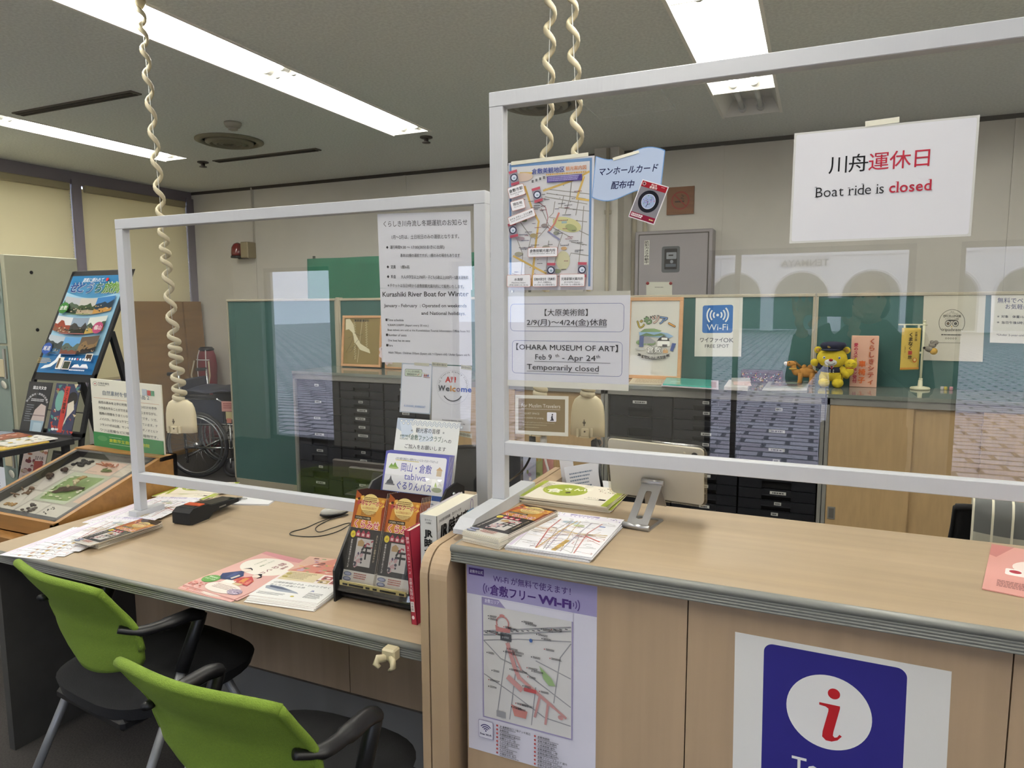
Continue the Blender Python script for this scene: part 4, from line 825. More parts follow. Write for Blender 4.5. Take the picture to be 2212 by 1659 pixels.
def booklet(name='food_booklet'):
    s = loc(.245, .178, '#efe7d6', .0028, .3); G = '#a9b83c'
    s.rect(0, 0, 14, 178, G).rect(228, 0, 17, 178, G).ell(92, 74, 62, 58, G, 40).ellline(92, 74, 56, 52, 1.2, '#cfd680', 30).text('食', 50, 110, 44, '#f6f3e2', 'l', rot=-.18, bold=.04).text('さんぽ', 92, 76, 27, '#f6f3e2', 'l', rot=-.3, bold=.05).line([(130, 22), (150, 8)], 4, '#b9bcb8').text('おいしい', 172, 120, 9, '#6a6a60').text('KURASHIKI', 168, 134, 7, '#6a6a60', w=40).poly([(100, 96), (112, 86), (116, 98), (106, 104)], '#4a3a3a')
    R = random.Random(6)
    for k in range(22): s.ell(R.uniform(170, 224), R.uniform(10, 60), 1.8, 2.4, R.choice(('#4a4a40', '#8a8a40', '#b04a50')), 7); s.z -= .93
    s.up(); s.rect(206, 120, 18, 12, '#3a3034').lines(14, 20, 30, 60, 6, '#9a9078', 4, .4, .4); return s.done(name)
BK = booklet(); BKC = copies(BK, 3)
pile(BK, flatM((1172, 1043), (1337, 1072), (1141, 1083), ZT), 6, .0031, 'top green rimmed food booklet of the pile on the tall counter', 'green rimmed food booklet under the top one on the tall counter', 'booklet', 'food booklets on the tall counter', .005, 2.2, 5)
for c, (px, a, z) in zip(BKC, (((425, 1062), 18, 0), ((415, 1066), 10, .0031), ((440, 1058), 26, .0062))):
    p = atz(*px, ZD); c.matrix_basis = T(p.x, p.y, ZD+z) @ RZ(a)
    tag(c, ('green rimmed food booklet lowest behind the divider on the low desk', 'green rimmed food booklet in the middle behind the divider on the low desk', 'green rimmed food booklet topmost behind the divider on the low desk')[int(z/.003+.2)], 'booklet', 'food booklets on the low desk')
def hina(name='festival_flyer'):
    s = loc(.21, .297, '#eebcb4', .001, .3); R = random.Random(9)
    s.poly([(0, 0), (210, 0), (210, 20), (120, 30), (0, 20)], '#dd9aa0').ell(105, 92, 92, 62, '#f1ebdf', 36)
    s.vtext('雛めぐり', 132, 46, 25, '#8f3242', .01, 1.02); s.vtext('倉敷', 158, 60, 14, '#8f3242'); s.vtext('ひなめぐり開催', 86, 46, 8, '#6f8a5a'); s.vtext('おひなさまと', 60, 52, 8, '#6f8a5a')
    s.rect(186, 20, 13, 62, '#5f8f48'); s.vtext('倉敷雛めぐり', 192.5, 24, 9, '#eef0e4')
    s.poly([(30, 190), (70, 146), (102, 176), (96, 214), (52, 222)], '#2f3f6e').poly([(96, 196), (128, 168), (160, 190), (170, 222), (108, 220)], '#c44a52').ell(72, 140, 15, 12, '#f1dfd0', 18).ell(138, 158, 15, 12, '#f1dfd0', 18).poly([(56, 138), (72, 122), (90, 134), (86, 128), (70, 132)], '#26222c').poly([(120, 156), (138, 140), (158, 160), (150, 172), (150, 156), (130, 150)], '#26222c').poly([(58, 168), (70, 158), (80, 190), (66, 212)], '#4a5a8c').poly([(84, 176), (94, 180), (90, 208), (80, 204)], '#e4dccb').poly([(118, 184), (132, 180), (140, 206), (124, 212)], '#e2a05c').poly([(146, 186), (156, 194), (162, 216), (150, 214)], '#d98a80').poly([(80, 216), (116, 212), (122, 232), (78, 236)], '#f3efe6').poly([(120, 220), (150, 218), (144, 238), (118, 236)], '#e0c9a0')
    for k in range(14): s.ell(R.uniform(104, 166), R.uniform(190, 220), 2.4, 2.4, '#e4a05c', 7); s.z -= .93
    s.up(); s.ell(34, 232, 27, 24, '#62a04a', 30).ellline(34, 232, 24, 21, .8, '#a9cf92').text('開催期間', 34, 226, 8.5, '#f2f5ea', 'c').text('2/22～3/29', 34, 238, 9, '#f2f5ea', 'c').ell(120, 262, 62, 30, '#f4e6dc', 30).lines(82, 246, 78, 26, 4, '#8a6a64', 3, .4, .2).ell(172, 266, 24, 17, '#b7a8bc', 18)
    for k in range(14): s.ell(R.uniform(154, 190), R.uniform(254, 278), R.uniform(2, 6), R.uniform(1, 3), R.choice(('#7a6a96', '#e6e0ea', '#584e78', '#c9b6c9')), 8); s.z -= .93
    s.up()
    for k in range(16): s.ell(R.uniform(4, 60), R.uniform(262, 292), 4, 3, '#e8968c', 6); s.z -= .93
    s.up(); return s.done(name)
HF = hina(); pile(HF, flatM((583, 1186), (695, 1214), (385, 1272), ZD), 5, .0011, 'top pink festival flyer with a kimono couple on the low desk', 'pink festival flyer under the top one on the low desk', 'flyer', 'pink festival flyers on the low desk', .004, 1.5, 4, fan=(-.001, -.004))
def trainflyer(name='railway_flyer'):
    s = loc(.21, .297, '#efe6e2', .001, .3); R = random.Random(19)
    s.rect(0, 0, 210, 120, '#e9c0ae').poly([(0, 120), (90, 0), (210, 0), (210, 120)], '#d98f80')
    for k in range(60): s.poly([(x0 := R.uniform(6, 190), y0 := R.uniform(6, 170)), (x0+R.uniform(6, 22), y0+R.uniform(-3, 3)), (x0+R.uniform(6, 20), y0+R.uniform(4, 10)), (x0, y0+R.uniform(4, 10))], R.choice(('#b03a3a', '#e8d9c2', '#8fae7a', '#c9a9c4', '#7a4a4a', '#e2b45a', '#efe6dc'))); s.z -= .93
    s.up(); s.rect(8, 118, 116, 62, '#eadbb4').lines(16, 126, 96, 46, 5, '#8a7a50', 3, .4, .3).ell(20, 138, 9, 7, '#b9a85a', 14).ell(20, 160, 9, 7, '#b9a85a', 14)
    for x, y, c in ((132, 130, '#b04a50'), (168, 128, '#7a9ac0'), (134, 156, '#c9b070'), (170, 154, '#b85a58')): s.rect(x, y, 32, 22, c).ell(x+16, y+12, 9, 6, '#e8dcd4', 12).ell(x+10, y+14, 5, 4, '#55443f', 10); s.z -= 2.85
    s.up(4); s.rect(0, 186, 210, 111, '#f0efec').text('山陽新幹線のぞみ・ひかりでゆく', 14, 206, 13, '#3f4552', w=176).text('おとなの倉敷ひな旅', 14, 222, 11, '#3f4552', w=108)
    s.poly([(8, 232), (20, 222), (60, 228), (118, 250), (128, 258), (60, 256), (16, 246)], '#aab2c0').poly([(20, 226), (56, 230), (100, 246), (54, 242), (22, 236)], '#56607a').text('JR', 150, 236, 11, '#3558a8', bold=.03).lines(150, 244, 48, 34, 6, '#4a4a55', 8, .45, .2).ell(120, 276, 6, 4, '#c9b83a', 10).lines(12, 268, 90, 16, 3, '#8a8a90', 3, .5, .4)
    return s.done(name)
TF = trainflyer(); pile(TF, flatM((668, 1200), (800, 1222), (540, 1296), ZD+.0005), 9, .0012, 'top white railway flyer of the pile beside the brochure rack', 'white railway flyer under the top one beside the brochure rack', 'flyer', 'railway flyers on the low desk', .003, 1.2, 6, fan=(.0004, -.003))
# pink flyer cut by the picture edge
s = loc(.21, .297, '#e8a9a0', .002, .3); s.poly([(0, 0), (40, 0), (12, 90), (0, 80)], '#c9807c').ell(110, 130, 70, 60, '#f0e2da', 30).rr(30, 150, 60, 40, 6, '#f1e9e4').ell(46, 166, 10, 10, '#b03a4a', 16).lines(20, 230, 150, 40, 5, '#8a5a58', 5, .5, .2)
o = s.done('festival_flyer'); o.matrix_basis = flatM((2150, 1172), (2330, 1210), (2215, 1290), ZT+.0006); tag(o, 'pink flyer lying alone at the far edge of the tall counter', 'flyer')

# ------------------------------------------------------------------ brochure rack with its leaflets, books
t = thing('brochure_rack', 'black brochure rack with clear pockets on the low desk', 'brochure rack', (-1.02, 1.55, ZD))
prof = [(1.416, ZD), (1.416, .805), (1.465, .868), (1.522, .94), (1.60, 1.005), (1.655, 1.012), (1.70, .99), (1.70, ZD)]
for x in (-1.146, -.905): MB().prism([(x, y, z) for y, z in prof], (.006, 0, 0), BLACK).build('side_panel', t)
MB().box((-1.14, 1.44, ZD+.008), (-.905, 1.69, ZD+.014), BLACK).build('base_shelf', t)
MB().prism([(-1.14, 1.423, ZD+.03), (-1.14, 1.47, ZD+.03), (-1.14, 1.475, ZD+.036), (-1.14, 1.423, ZD+.036)], (.235, 0, 0), PANE).prism([(-1.139, 1.421, ZD+.03), (-1.139, 1.424, ZD+.03), (-1.139, 1.472, .912), (-1.139, 1.469, .912)], (.233, 0, 0), PANE).build('front_pocket', t)
MB().prism([(-1.139, 1.535, .90), (-1.139, 1.538, .90), (-1.139, 1.60, 1.03), (-1.139, 1.597, 1.03)], (.233, 0, 0), PANE).prism([(-1.139, 1.615, .90), (-1.139, 1.618, .90), (-1.139, 1.67, 1.06), (-1.139, 1.667, 1.06)], (.233, 0, 0), PANE).build('rear_pocket', t)
ls_ = MB().box((-1.125, 1.4165, ZD+.05), (-.92, 1.4205, ZD+.062), mat('clear_yellowed_edge', '#b3a673', .2))
for xa, xb in ((-1.115, -1.10), (-1.095, -1.05), (-1.042, -1.03), (-1.02, -1.008), (-.998, -.95), (-.94, -.925)): ls_.box((xa, 1.4155, ZD+.052), (xb, 1.418, ZD+.057), BLACK)
ls_.build('label_strip', t)
lab = MB()
for zz in (.98,): MB().lathe([(.006, 0), (.007, .004), (.004, .008)], (-.899, 1.63, .985), CHROME, 12, (1, 0, 0)).build('screw', t)
def lean(cx, yb, zb, ang): return T(cx, yb, zb) @ RX(ang) @ T(0, .1225, 0)           # a leaflet standing on (yb, zb), leaning back
for cx, lb, dx in ((-1.078, 'first', .0), (-.970, 'second', .0)):
    cs = copies(KUR, 7)
    for k, c in enumerate(cs):
        c.matrix_basis = lean(cx+.0022*(6-k)-.008, 1.440+.004*(6-k), ZD+.048, 71) ; 
        tag(c, 'front orange coupon leaflet in the %s pocket of the black rack' % lb if k == 6 else 'orange coupon leaflet behind the front one in the %s rack pocket' % lb, 'leaflet', 'coupon leaflets in the rack')
s = loc(.21, .297, '#ecebea', .002, .3); BV = '#6a6ab8'
s.rect(0, 0, 210, 112, BV).rr(6, 6, 196, 190, 6, '#ecebec').text('人気の観光施設の入場券がセットになったおトクなきっぷ', 105, 22, 8, '#5a5a78', 'c', w=140).rect(36, 23, 78, 1.6, '#e0d25a').text('岡山・倉敷', 108, 52, 26, BV, 'c', w=100, bold=.012).text('tabiwa', 108, 76, 26, BV, 'c', w=72, bold=.008).text('ぐるりんパス', 108, 103, 25, '#4a52b0', 'c', w=112, bold=.02)
s.poly([(16, 46), (24, 34), (30, 40), (36, 30), (44, 42), (50, 46)], '#8aae5a').ell(33, 47, 17, 3, '#b7c98a', 14).poly([(172, 42), (183, 32), (194, 42)], '#d9b48a').rect(175, 42, 16, 16, '#e4cfae').poly([(14, 94), (18, 84), (24, 80), (28, 68), (32, 80), (38, 86), (40, 94)], '#5a5a60').rect(12, 92, 32, 4, '#8a8a90').ell(182, 96, 16, 7, '#b9c2a0', 16).poly([(172, 88), (176, 74), (182, 88)], '#9ab85a').poly([(182, 86), (190, 74), (198, 86)], '#d8d6d0')
s.rect(0, 112, 210, 14, '#2f5aa8').text('スマホで購入・利用OK！', 105, 122, 9, '#eeeef4', 'c', w=110).lines(16, 134, 170, 60, 7, '#6a7aa0', 3, .4, .2).rr(110, 132, 40, 30, 4, '#3a5ab0').rect(0, 200, 210, 97, '#dfe4ee').rect(0, 220, 210, 10, '#3a5ab0').rect(0, 262, 210, 16, '#3a5ab0')
o = s.done('rail_pass_leaflet'); PM = T(-1.022, 1.565, ZD+.08) @ RX(73) @ T(0, .1485, 0)
for k, c in enumerate(copies(o, 4)+[o]): c.matrix_basis = T(.0015*(4-k), .004*(4-k), 0) @ PM; tag(c, 'front violet rimmed pass leaflet in the rear pocket of the rack' if k == 4 else 'violet rimmed pass leaflet behind the front one in the rack', 'leaflet', 'pass leaflets in the rack')
s = loc(.21, .297, '#e6e7e4', .001, .3); s.poly([(0, 0), (60, 0), (20, 40), (0, 30)], '#c9d5e6').poly([(10, 10), (44, 6), (60, 40), (24, 60)], '#cfd9e6').poly([(70, 30), (120, 24), (130, 60), (84, 66)], '#d6dde6')
for k in range(13):
    for j in range(2): s.poly([(8+16*k+8*j, 8+7*j), (15+16*k+8*j, 3+7*j), (22+16*k+8*j, 8+7*j), (15+16*k+8*j, 13+7*j)], '#c3cedd').poly([(11+16*k+8*j, 8+7*j), (15+16*k+8*j, 5+7*j), (19+16*k+8*j, 8+7*j), (15+16*k+8*j, 11+7*j)], '#e6e7e4'); s.z -= 1.9
s.up(2); s.text('観光客の皆様', 108, 38, 16, '#33363c', 'c', w=80).text('※', 54, 38, 11, '#8a8c90', 'c').text('※', 160, 38, 11, '#8a8c90', 'c').text('倉敷市観光', 16, 54, 7, '#4a6a60').text('公式LINE', 16, 62, 7, '#4a6a60').text('「倉敷ファンクラブ」', 48, 60, 17, '#4a6a5c', w=112).text('への', 164, 62, 13, '#33363c').text('ご加入をお願いします', 105, 86, 14, '#33363c', 'c')
o = s.done('club_leaflet'); o.matrix_basis = T(-1.020, 1.634, ZD+.165) @ RX(75) @ T(0, .1485, 0); tag(o, 'white leaflet with pale blue pattern, tallest at the back of the rack', 'leaflet')
# books standing against the end panel
RED, = (mat('red_cover', '#b8344a', .35),); PAGES = mat('book_pages', '#e6e0cc', .8)
def book(name, label, x0, x1, y0, y1, h, cov, M=None, cover=None, spine=None, group='books beside the end panel'):
    t = thing(name, label, 'book', ((x0+x1)/2, (y0+y1)/2, ZD), group)
    c = MB(); th = .0012
    c.box((x0, y0, ZD), (x0+th, y1, ZD+h), cov).box((x1-th, y0, ZD), (x1, y1, ZD+h), cov).box((x0, y0, ZD), (x1, y0+th, ZD+h), cov); c.build('cover', t)
    MB().box((x0+th, y0+th, ZD+.003), (x1-th, y1-.003, ZD+h-.003), PAGES).build('pages', t)
    if spine: spine(Sheet((x1-x0)*1000, h*1000, (x0, y0-.0003, ZD+h), (x1, y0-.0003, ZD+h), (x0, y0-.0003, ZD), slab=False)).done('spine_print', parent=t)
    if cover: cover(Sheet((y1-y0)*1000, h*1000, (x1+.0003, y0, ZD+h), (x1+.0003, y1, ZD+h), (x1+.0003, y0, ZD), slab=False)).done('cover_print', parent=t)
    if M: t.matrix_basis = M @ t.matrix_basis
    return t
def sp_red(s):
    s.text('20', s.W/2, 22, 9, '#f3dfe2', 'c', bold=.03).text('21', s.W/2, 31, 9, '#f3dfe2', 'c', bold=.03)
    for i, ch in enumerate('MICHELIN'): s.text(ch, s.W/2-3, 40+9*i, 8, '#f3dfe2', 'l', rot=PI/2); s.z -= .93
    s.up(); s.vtext('京都大阪岡山', s.W/2, 118, 9, '#f3dfe2'); s.rect(3, 178, s.W-6, 26, '#ece4e2'); s.vtext('日本語', s.W/2, 180, 7, '#6a4a50'); s.ell(s.W/2, 218, 4, 5, '#f3dfe2', 12); return s
p = aty(900, 1330, 1.375)
book('red_guide_book', 'red guide book leaning beside the black brochure rack', -.884, -.868, 1.385, 1.50, .238, RED, T(-.868, 1.44, ZD) @ RY(-4) @ T(.868, -1.44, -ZD), spine=sp_red)
book('thin_white_book', 'thin white book between the red guide and the railway timetable', -.862, -.852, 1.43, 1.60, .282, mat('lilac_cover', '#cfc3d6', .4))
def sp_jr(s):
    s.text('見やすい', s.W/2, 14, 5, '#6a6a70', 'c').text('大判表', s.W/2, 21, 5, '#6a6a70', 'c').text('JR', s.W/2, 52, 22, '#1b1b1e', 'c', bold=.05, maxw=s.W*.8); s.vtext('時刻表', s.W/2, 58, 24, '#1b1b1e', .05, 1.05); s.rect(2, 140, s.W-4, 40, '#6a58a8').rect(2, 200, s.W-4, 30, '#5a8ab8'); return s
def cv_jr(s):
    s.poly([(0, 40), (s.W, 30), (s.W, 80), (0, 92)], '#e9eaec').text('JR全線全駅掲載・見やすい大判', 10, 18, 8, '#55555a', w=110).text('JR', 8, 60, 44, '#1b1b1e', bold=.05, w=42, slant=.15).text('時刻表', 54, 58, 40, '#1b1b1e', bold=.04, w=100, slant=.15).rr(150, 30, 40, 40, 4, '#7db4d8').ellline(178, 20, 9, 16, 2, '#8a6ab0', 20).rect(0, 110, s.W, 147, '#dfe6ee'); return s
book('railway_timetable', 'thick white railway timetable book standing against the end panel', -.847, -.800, 1.372, 1.585, .288, mat('white_cover', '#ecebe8', .35), cover=cv_jr, spine=sp_jr)

# ------------------------------------------------------------------ devices on the low desk
a, b, c, d = atz(378, 1125, ZD), atz(425, 1136, ZD), atz(512, 1100, ZD), atz(470, 1092, ZD)
ctr = (a+b+c+d)/4; ax = ((c+d)/2-(a+b)/2); ang = math.degrees(math.atan2(ax.y, ax.x)); MT = T(ctr.x, ctr.y, ZD) @ RZ(ang)
t = thing('payment_terminal', 'black handheld payment terminal with an orange lever on the low desk', 'payment terminal'); L2 = .125; W2 = .04
MB().prism([(-L2, -W2, .004), (-L2+.01, -W2, 0), (-.035, -W2, 0), (-.01, -W2, .018), (L2, -W2, .022), (L2, -W2, .036), (-.02, -W2, .047), (-.04, -W2, .056), (-L2+.02, -W2, .058), (-L2, -W2, .045)], (0, 2*W2, 0), MATBLACK).build('body', t)
MB().prism([(-.012, -.034, .0472), (L2-.01, -.034, .0378), (L2-.01, .034, .0378), (-.012, .034, .0472)], (0, 0, .0006), mat('glass_screen', '#0b0c0f', .06)).build('screen', t)
MB().box((-.075, -.036, .0565), (-.045, .036, .0605), mat('orange_lever', '#d2552a', .4), bev=.002).build('lever', t)
MB().box((-L2+.02, -.03, .0575), (-.08, .03, .06), BLACK, bev=.001).build('paper_cover', t); MB().box((.02, -W2-.001, .026), (.055, -W2+.001, .031), STEEL).build('side_button', t)
t.matrix_basis = MT
t = thing('note_pad', 'white note pad held by a black binder clip on the low desk', 'note pad'); p = atz(552, 1084, ZD)
o = MB().box((-.075, -.05, 0), (.075, .05, .006), mat('white_paper', '#efeff2', .6)).build('pad', t)
MB().prism([(-.085, -.018, -.001+.001), (-.06, -.018, .012), (-.085, -.018, .012)], (0, .036, 0), BLACK).tube([(-.062, -.01, .011), (-.04, -.008, .012), (-.035, 0, .012), (-.04, .008, .012), (-.062, .01, .011)], .0012, CHROME, 6).build('binder_clip', t)
t.matrix_basis = T(p.x, p.y, ZD) @ RZ(20)
t = thing('mouse', 'silver computer mouse with a black base on the low desk', 'mouse'); p = atz(722, 1115, ZD)
MB().ball((0, 0, .0125), (.032, .055, .012), BLACK).build('base', t)
MB().ball((0, 0, .019), (.03, .052, .018), mat('silver_plastic', '#b7b6b0', .35)).build('shell', t); MB().lathe([(.007, -.003), (.008, 0), (.007, .003)], (0, .028, .035), BLACK, 12, (1, 0, 0)).build('scroll_wheel', t)
t.matrix_basis = T(p.x, p.y, ZD) @ RZ(-35)
pts = [atz(x, y, ZD+.003) for x, y in ((752, 1112), (728, 1118), (700, 1128), (682, 1140), (690, 1150), (720, 1140), (748, 1130), (757, 1132), (735, 1146), (700, 1156), (660, 1159), (628, 1156), (632, 1148), (660, 1140), (690, 1128), (715, 1120))]
def smooth_path(P, k=6):
    out = []
    for i in range(len(P)-1):
        p0, p1, p2, p3 = P[max(i-1, 0)], P[i], P[i+1], P[min(i+2, len(P)-1)]
        for j in range(k):
            u = j/k; out.append(.5*((2*p1)+(p2-p0)*u+(2*p0-5*p1+4*p2-p3)*u*u+(3*p1-p0-3*p2+p3)*u**3))
    return out+[P[-1]]
tag(MB().tube([p+Vector((0, 0, .0012*math.sin(i*.31))) for i, p in enumerate(smooth_path(pts))], .0017, BLACK, 6).build('mouse_cable'), 'thin black cable looped on the low desk beside the rack', 'cable')

# ------------------------------------------------------------------ tablet on its stand
t = thing('tablet', 'pale tablet in a clear case seen from behind on the tall counter', 'tablet', (-.34, 1.66, 1.09))
A, B, C_ = aty(1309, 946, 1.615), aty(1523, 970, 1.615), aty(1352, 1058, 1.675)
U = (B-A); Wd = U.length; U.normalize(); V = (C_-A); V = (V-U*V.dot(U)); Hd = V.length*1.12; V.normalize(); N = V.cross(U).normalized()   # N faces the public
Mx = Matrix((U, -V, N)).transposed().to_4x4(); Mx.translation = A
def rbox(mb, x, y, w, h, r, z0, z1, m): mb.prism([(p[0], -p[1], z0) for p in rrpts(x, y, w, h, r)], (0, 0, z1-z0), m); return mb
def mbx(mb): mb.v = [tuple(Mx @ Vector(p)) for p in mb.v]; return mb
mbx(rbox(MB(), .003, .003, Wd-.006, Hd-.006, .012, -.007, -.001, mat('starlight_aluminium', '#dcd7c6', .35))).build('body', t)
mbx(rbox(MB(), .008, .008, Wd-.016, Hd-.016, .008, -.0085, -.0072, BLACK)).build('screen', t)
rim = MB(); P = [Vector((p[0], -p[1], -.004)) for p in rrpts(0, 0, Wd, Hd, .016)]; mbx(rim.tube(P, .0045, acrylic('case_silicone', (.93, .91, .84), .12, .1), 8, closed=True)).build('case', t)
mbx(MB().lathe([(.0075, -.001), (.0075, .002), (.006, .003)], (Wd-.024, -.022, 0), BLACK, 20).lathe([(.003, -.001), (.003, .0012)], (Wd-.048, -.018, 0), mat('flash_white', '#efe6cf', .3), 12)).build('camera', t)
AL = mat('satin_aluminium', '#c3c3c4', .3, metal=.85)
t = thing('tablet_stand', 'folding silver aluminium stand holding the tablet on the tall counter', 'stand', (-.37, 1.6, ZT))
f1, f2 = atz(1345, 1132, ZT+.008), atz(1402, 1142, ZT+.008); hx = (f2-f1).normalized(); hn = Vector((-hx.y, hx.x, 0))
bp = MB()
def frameplate(o, u, v, n, w, h, m, hole, th=.003, r=.006):
    O = [o+u*p[0]+v*p[1] for p in rrpts(0, 0, w, h, r)]; I = [o+u*p[0]+v*p[1] for p in rrpts(*hole, .004)]; k = len(O); V = O+I+[p+n*th for p in O+I]
    F = [(i, (i+1) % k, (i+1) % k+k, i+k) for i in range(k)]+[(2*k+i, 3*k+i, 3*k+(i+1) % k, 2*k+(i+1) % k) for i in range(k)]+[(i, 2*k+i, 2*k+(i+1) % k, (i+1) % k) for i in range(k)]+[(k+i, k+(i+1) % k, 3*k+(i+1) % k, 3*k+i) for i in range(k)]
    return MB().add(V, F, m)
W3 = (f2-f1).length
frameplate(f1+Vector((0, 0, -.008)), hx, hn, Vector((0, 0, 1)), W3, .10, AL, (.008, .012, W3-.016, .078)).build('base_plate', t)
top = aty(1400, 1040, 1.645); up_ = (top-(f1+f2)/2); up_ = (up_-hx*up_.dot(hx)); LH = up_.length; up_.normalize()
frameplate(f1+hx*.008, hx, up_, hx.cross(up_).normalized()*-1, W3-.014, LH, AL, (.018, .022, W3-.05, LH*.62)).build('support_arm', t)
for k, o_ in enumerate((f1, f1+hx*.006+up_*LH)): MB().tube([o_, o_+hx*(W3 if k == 0 else W3-.01)], .007, AL, 14).build('hinge', t)
g0 = f1+hx*.006+up_*LH; V2 = -N*.004
MB().prism([g0+hx*.004, g0+hx*(W3-.02), g0+hx*(W3-.006)+V*.075-N*.006, g0+hx*.004+V*.075-N*.006], N*-.003, AL).build('back_plate', t)
# ------------------------------------------------------------------ lime visitor chairs
LIME = mat('lime_mesh_fabric', '#708a26', .85, noise=.14, scale=(260, 260, 260), bump=.8, bscale=(420, 420, 420))
SEATF = mat('black_seat_fabric', '#17171a', .9, noise=.2, scale=(300, 300, 300), bump=.3); SILV = mat('silver_painted_tube', '#8f9093', .4, metal=.4)
def lerp(tab, v):
    for (a, x), (b, y) in zip(tab, tab[1:]):
        if v <= b: u = (v-a)/(b-a); u = u*u*(3-2*u)*.5+u*.5; return x+(y-x)*u
    return tab[-1][1]
def office_chair(name, label, backm, seat_z=.455, top=.80, group=None, arms=True):
    t = thing(name, label, 'chair', (0, 0, 0), group)
    HW = [(0, .135), (.08, .185), (.2, .208), (.45, .217), (.75, .211), (1, .209)]; YB_ = [(0, -.185), (.3, -.195), (.5, -.207), (1, -.288)]
    def back(u, v):
        q = u*2-1; hw = lerp(HW, v); z = seat_z+.045+(top-seat_z-.045)*v
        return (q*hw, lerp(YB_, v)+.035*q*q-.004, z+(.02*(1-v)**3)*q*q-(.012*q**4 if v > .9 else 0)*(v-.9)/.1)
    b = MB().grid(back, 18, 22, backm, thick=(0, .016, 0)); b.build('backrest', t)
    e = MB(); rim = [Vector(back(i/18, 1)) for i in range(19)]; e.tube([p+Vector((0, .008, 0)) for p in rim], .0115, backm, 10)
    for q in (0, 1): e.tube([Vector(back(q, j/16))+Vector((0, .008, 0)) for j in range(5, 17)], .0095, backm, 8)
    e.build('backrest_rim', t)
    def seat(zo, sc):
        return lambda u, v: (lambda a, r: (.245*sc*r*math.copysign(abs(math.cos(a))**.62, math.cos(a)), .015+.235*sc*r*math.copysign(abs(math.sin(a))**.62, math.sin(a)), zo(r, a)))(2*PI*u, v)
    sd = MB(); sd.grid(seat(lambda r, a: seat_z+.012-.030*r**6-.012*max(0, math.sin(a))*r**2, 1), 36, 8, SEATF); sd.grid(seat(lambda r, a: seat_z-.075+.02*r, .96), 36, 4, SEATF)
    ring1 = [Vector(seat(lambda r, a: seat_z+.012-.030-.012*max(0, math.sin(a)), 1)(i/36, 1)) for i in range(36)]; ring2 = [Vector(seat(lambda r, a: seat_z-.055, .96)(i/36, 1)) for i in range(36)]
    sd.add(ring1+ring2, [(i, (i+1) % 36, (i+1) % 36+36, i+36) for i in range(36)], SEATF, True); sd.build('seat', t)
    MB().box((-.17, -.20, seat_z-.085), (.17, .18, seat_z-.05), BLACK, bev=.01).build('seat_shell', t)
    for s_ in (-1, 1):
        x = s_*.225
        if arms:
            MB().tube([(x, -.055, .50), (x+s_*.022, -.30, .012)], .0125, SILV, 12).ball((x+s_*.022, -.30, .012), .014, BLACK, u=10, v=6).build('leg', t)
            a = MB(); a.tube(smooth_path([Vector((x-s_*.03, -.205, .672)), Vector((x-s_*.005, -.16, .655)), Vector((x, -.09, .648)), Vector((x, -.02, .645)), Vector((x, .012, .634))], 6), [.013]*6+[.018]*6+[.022]*6+[.023]*6+[.019], BLACK, 12, flat=.75)
            a.tube([(x, .012, .64), (x, .004, .62), (x, -.058, .495)], [.017, .018, .019], BLACK, 12); a.build('armrest', t)
        else: MB().tube([(x-s_*.04, -.06, seat_z-.06), (x+s_*.022, -.30, .012)], .0125, SILV, 12).build('leg', t)
        MB().tube([(x-s_*.03, .10, seat_z-.06), (x+s_*.022, .25, .012)], .0125, SILV, 12).ball((x+s_*.022, .25, .012), .014, BLACK, u=10, v=6).build('leg', t)
    return t
t = office_chair('visitor_chair', 'lime green mesh visitor chair cut off by the lower picture edge, before the low desk', LIME, group='lime visitor chairs'); t.matrix_basis = T(-1.052, 1.135, 0)
t2 = dup(t, T(-1.79, 1.37, 0) @ RZ(-7) @ T(1.052, -1.135, 0), 'lime green mesh visitor chair tucked under the far end of the low desk')

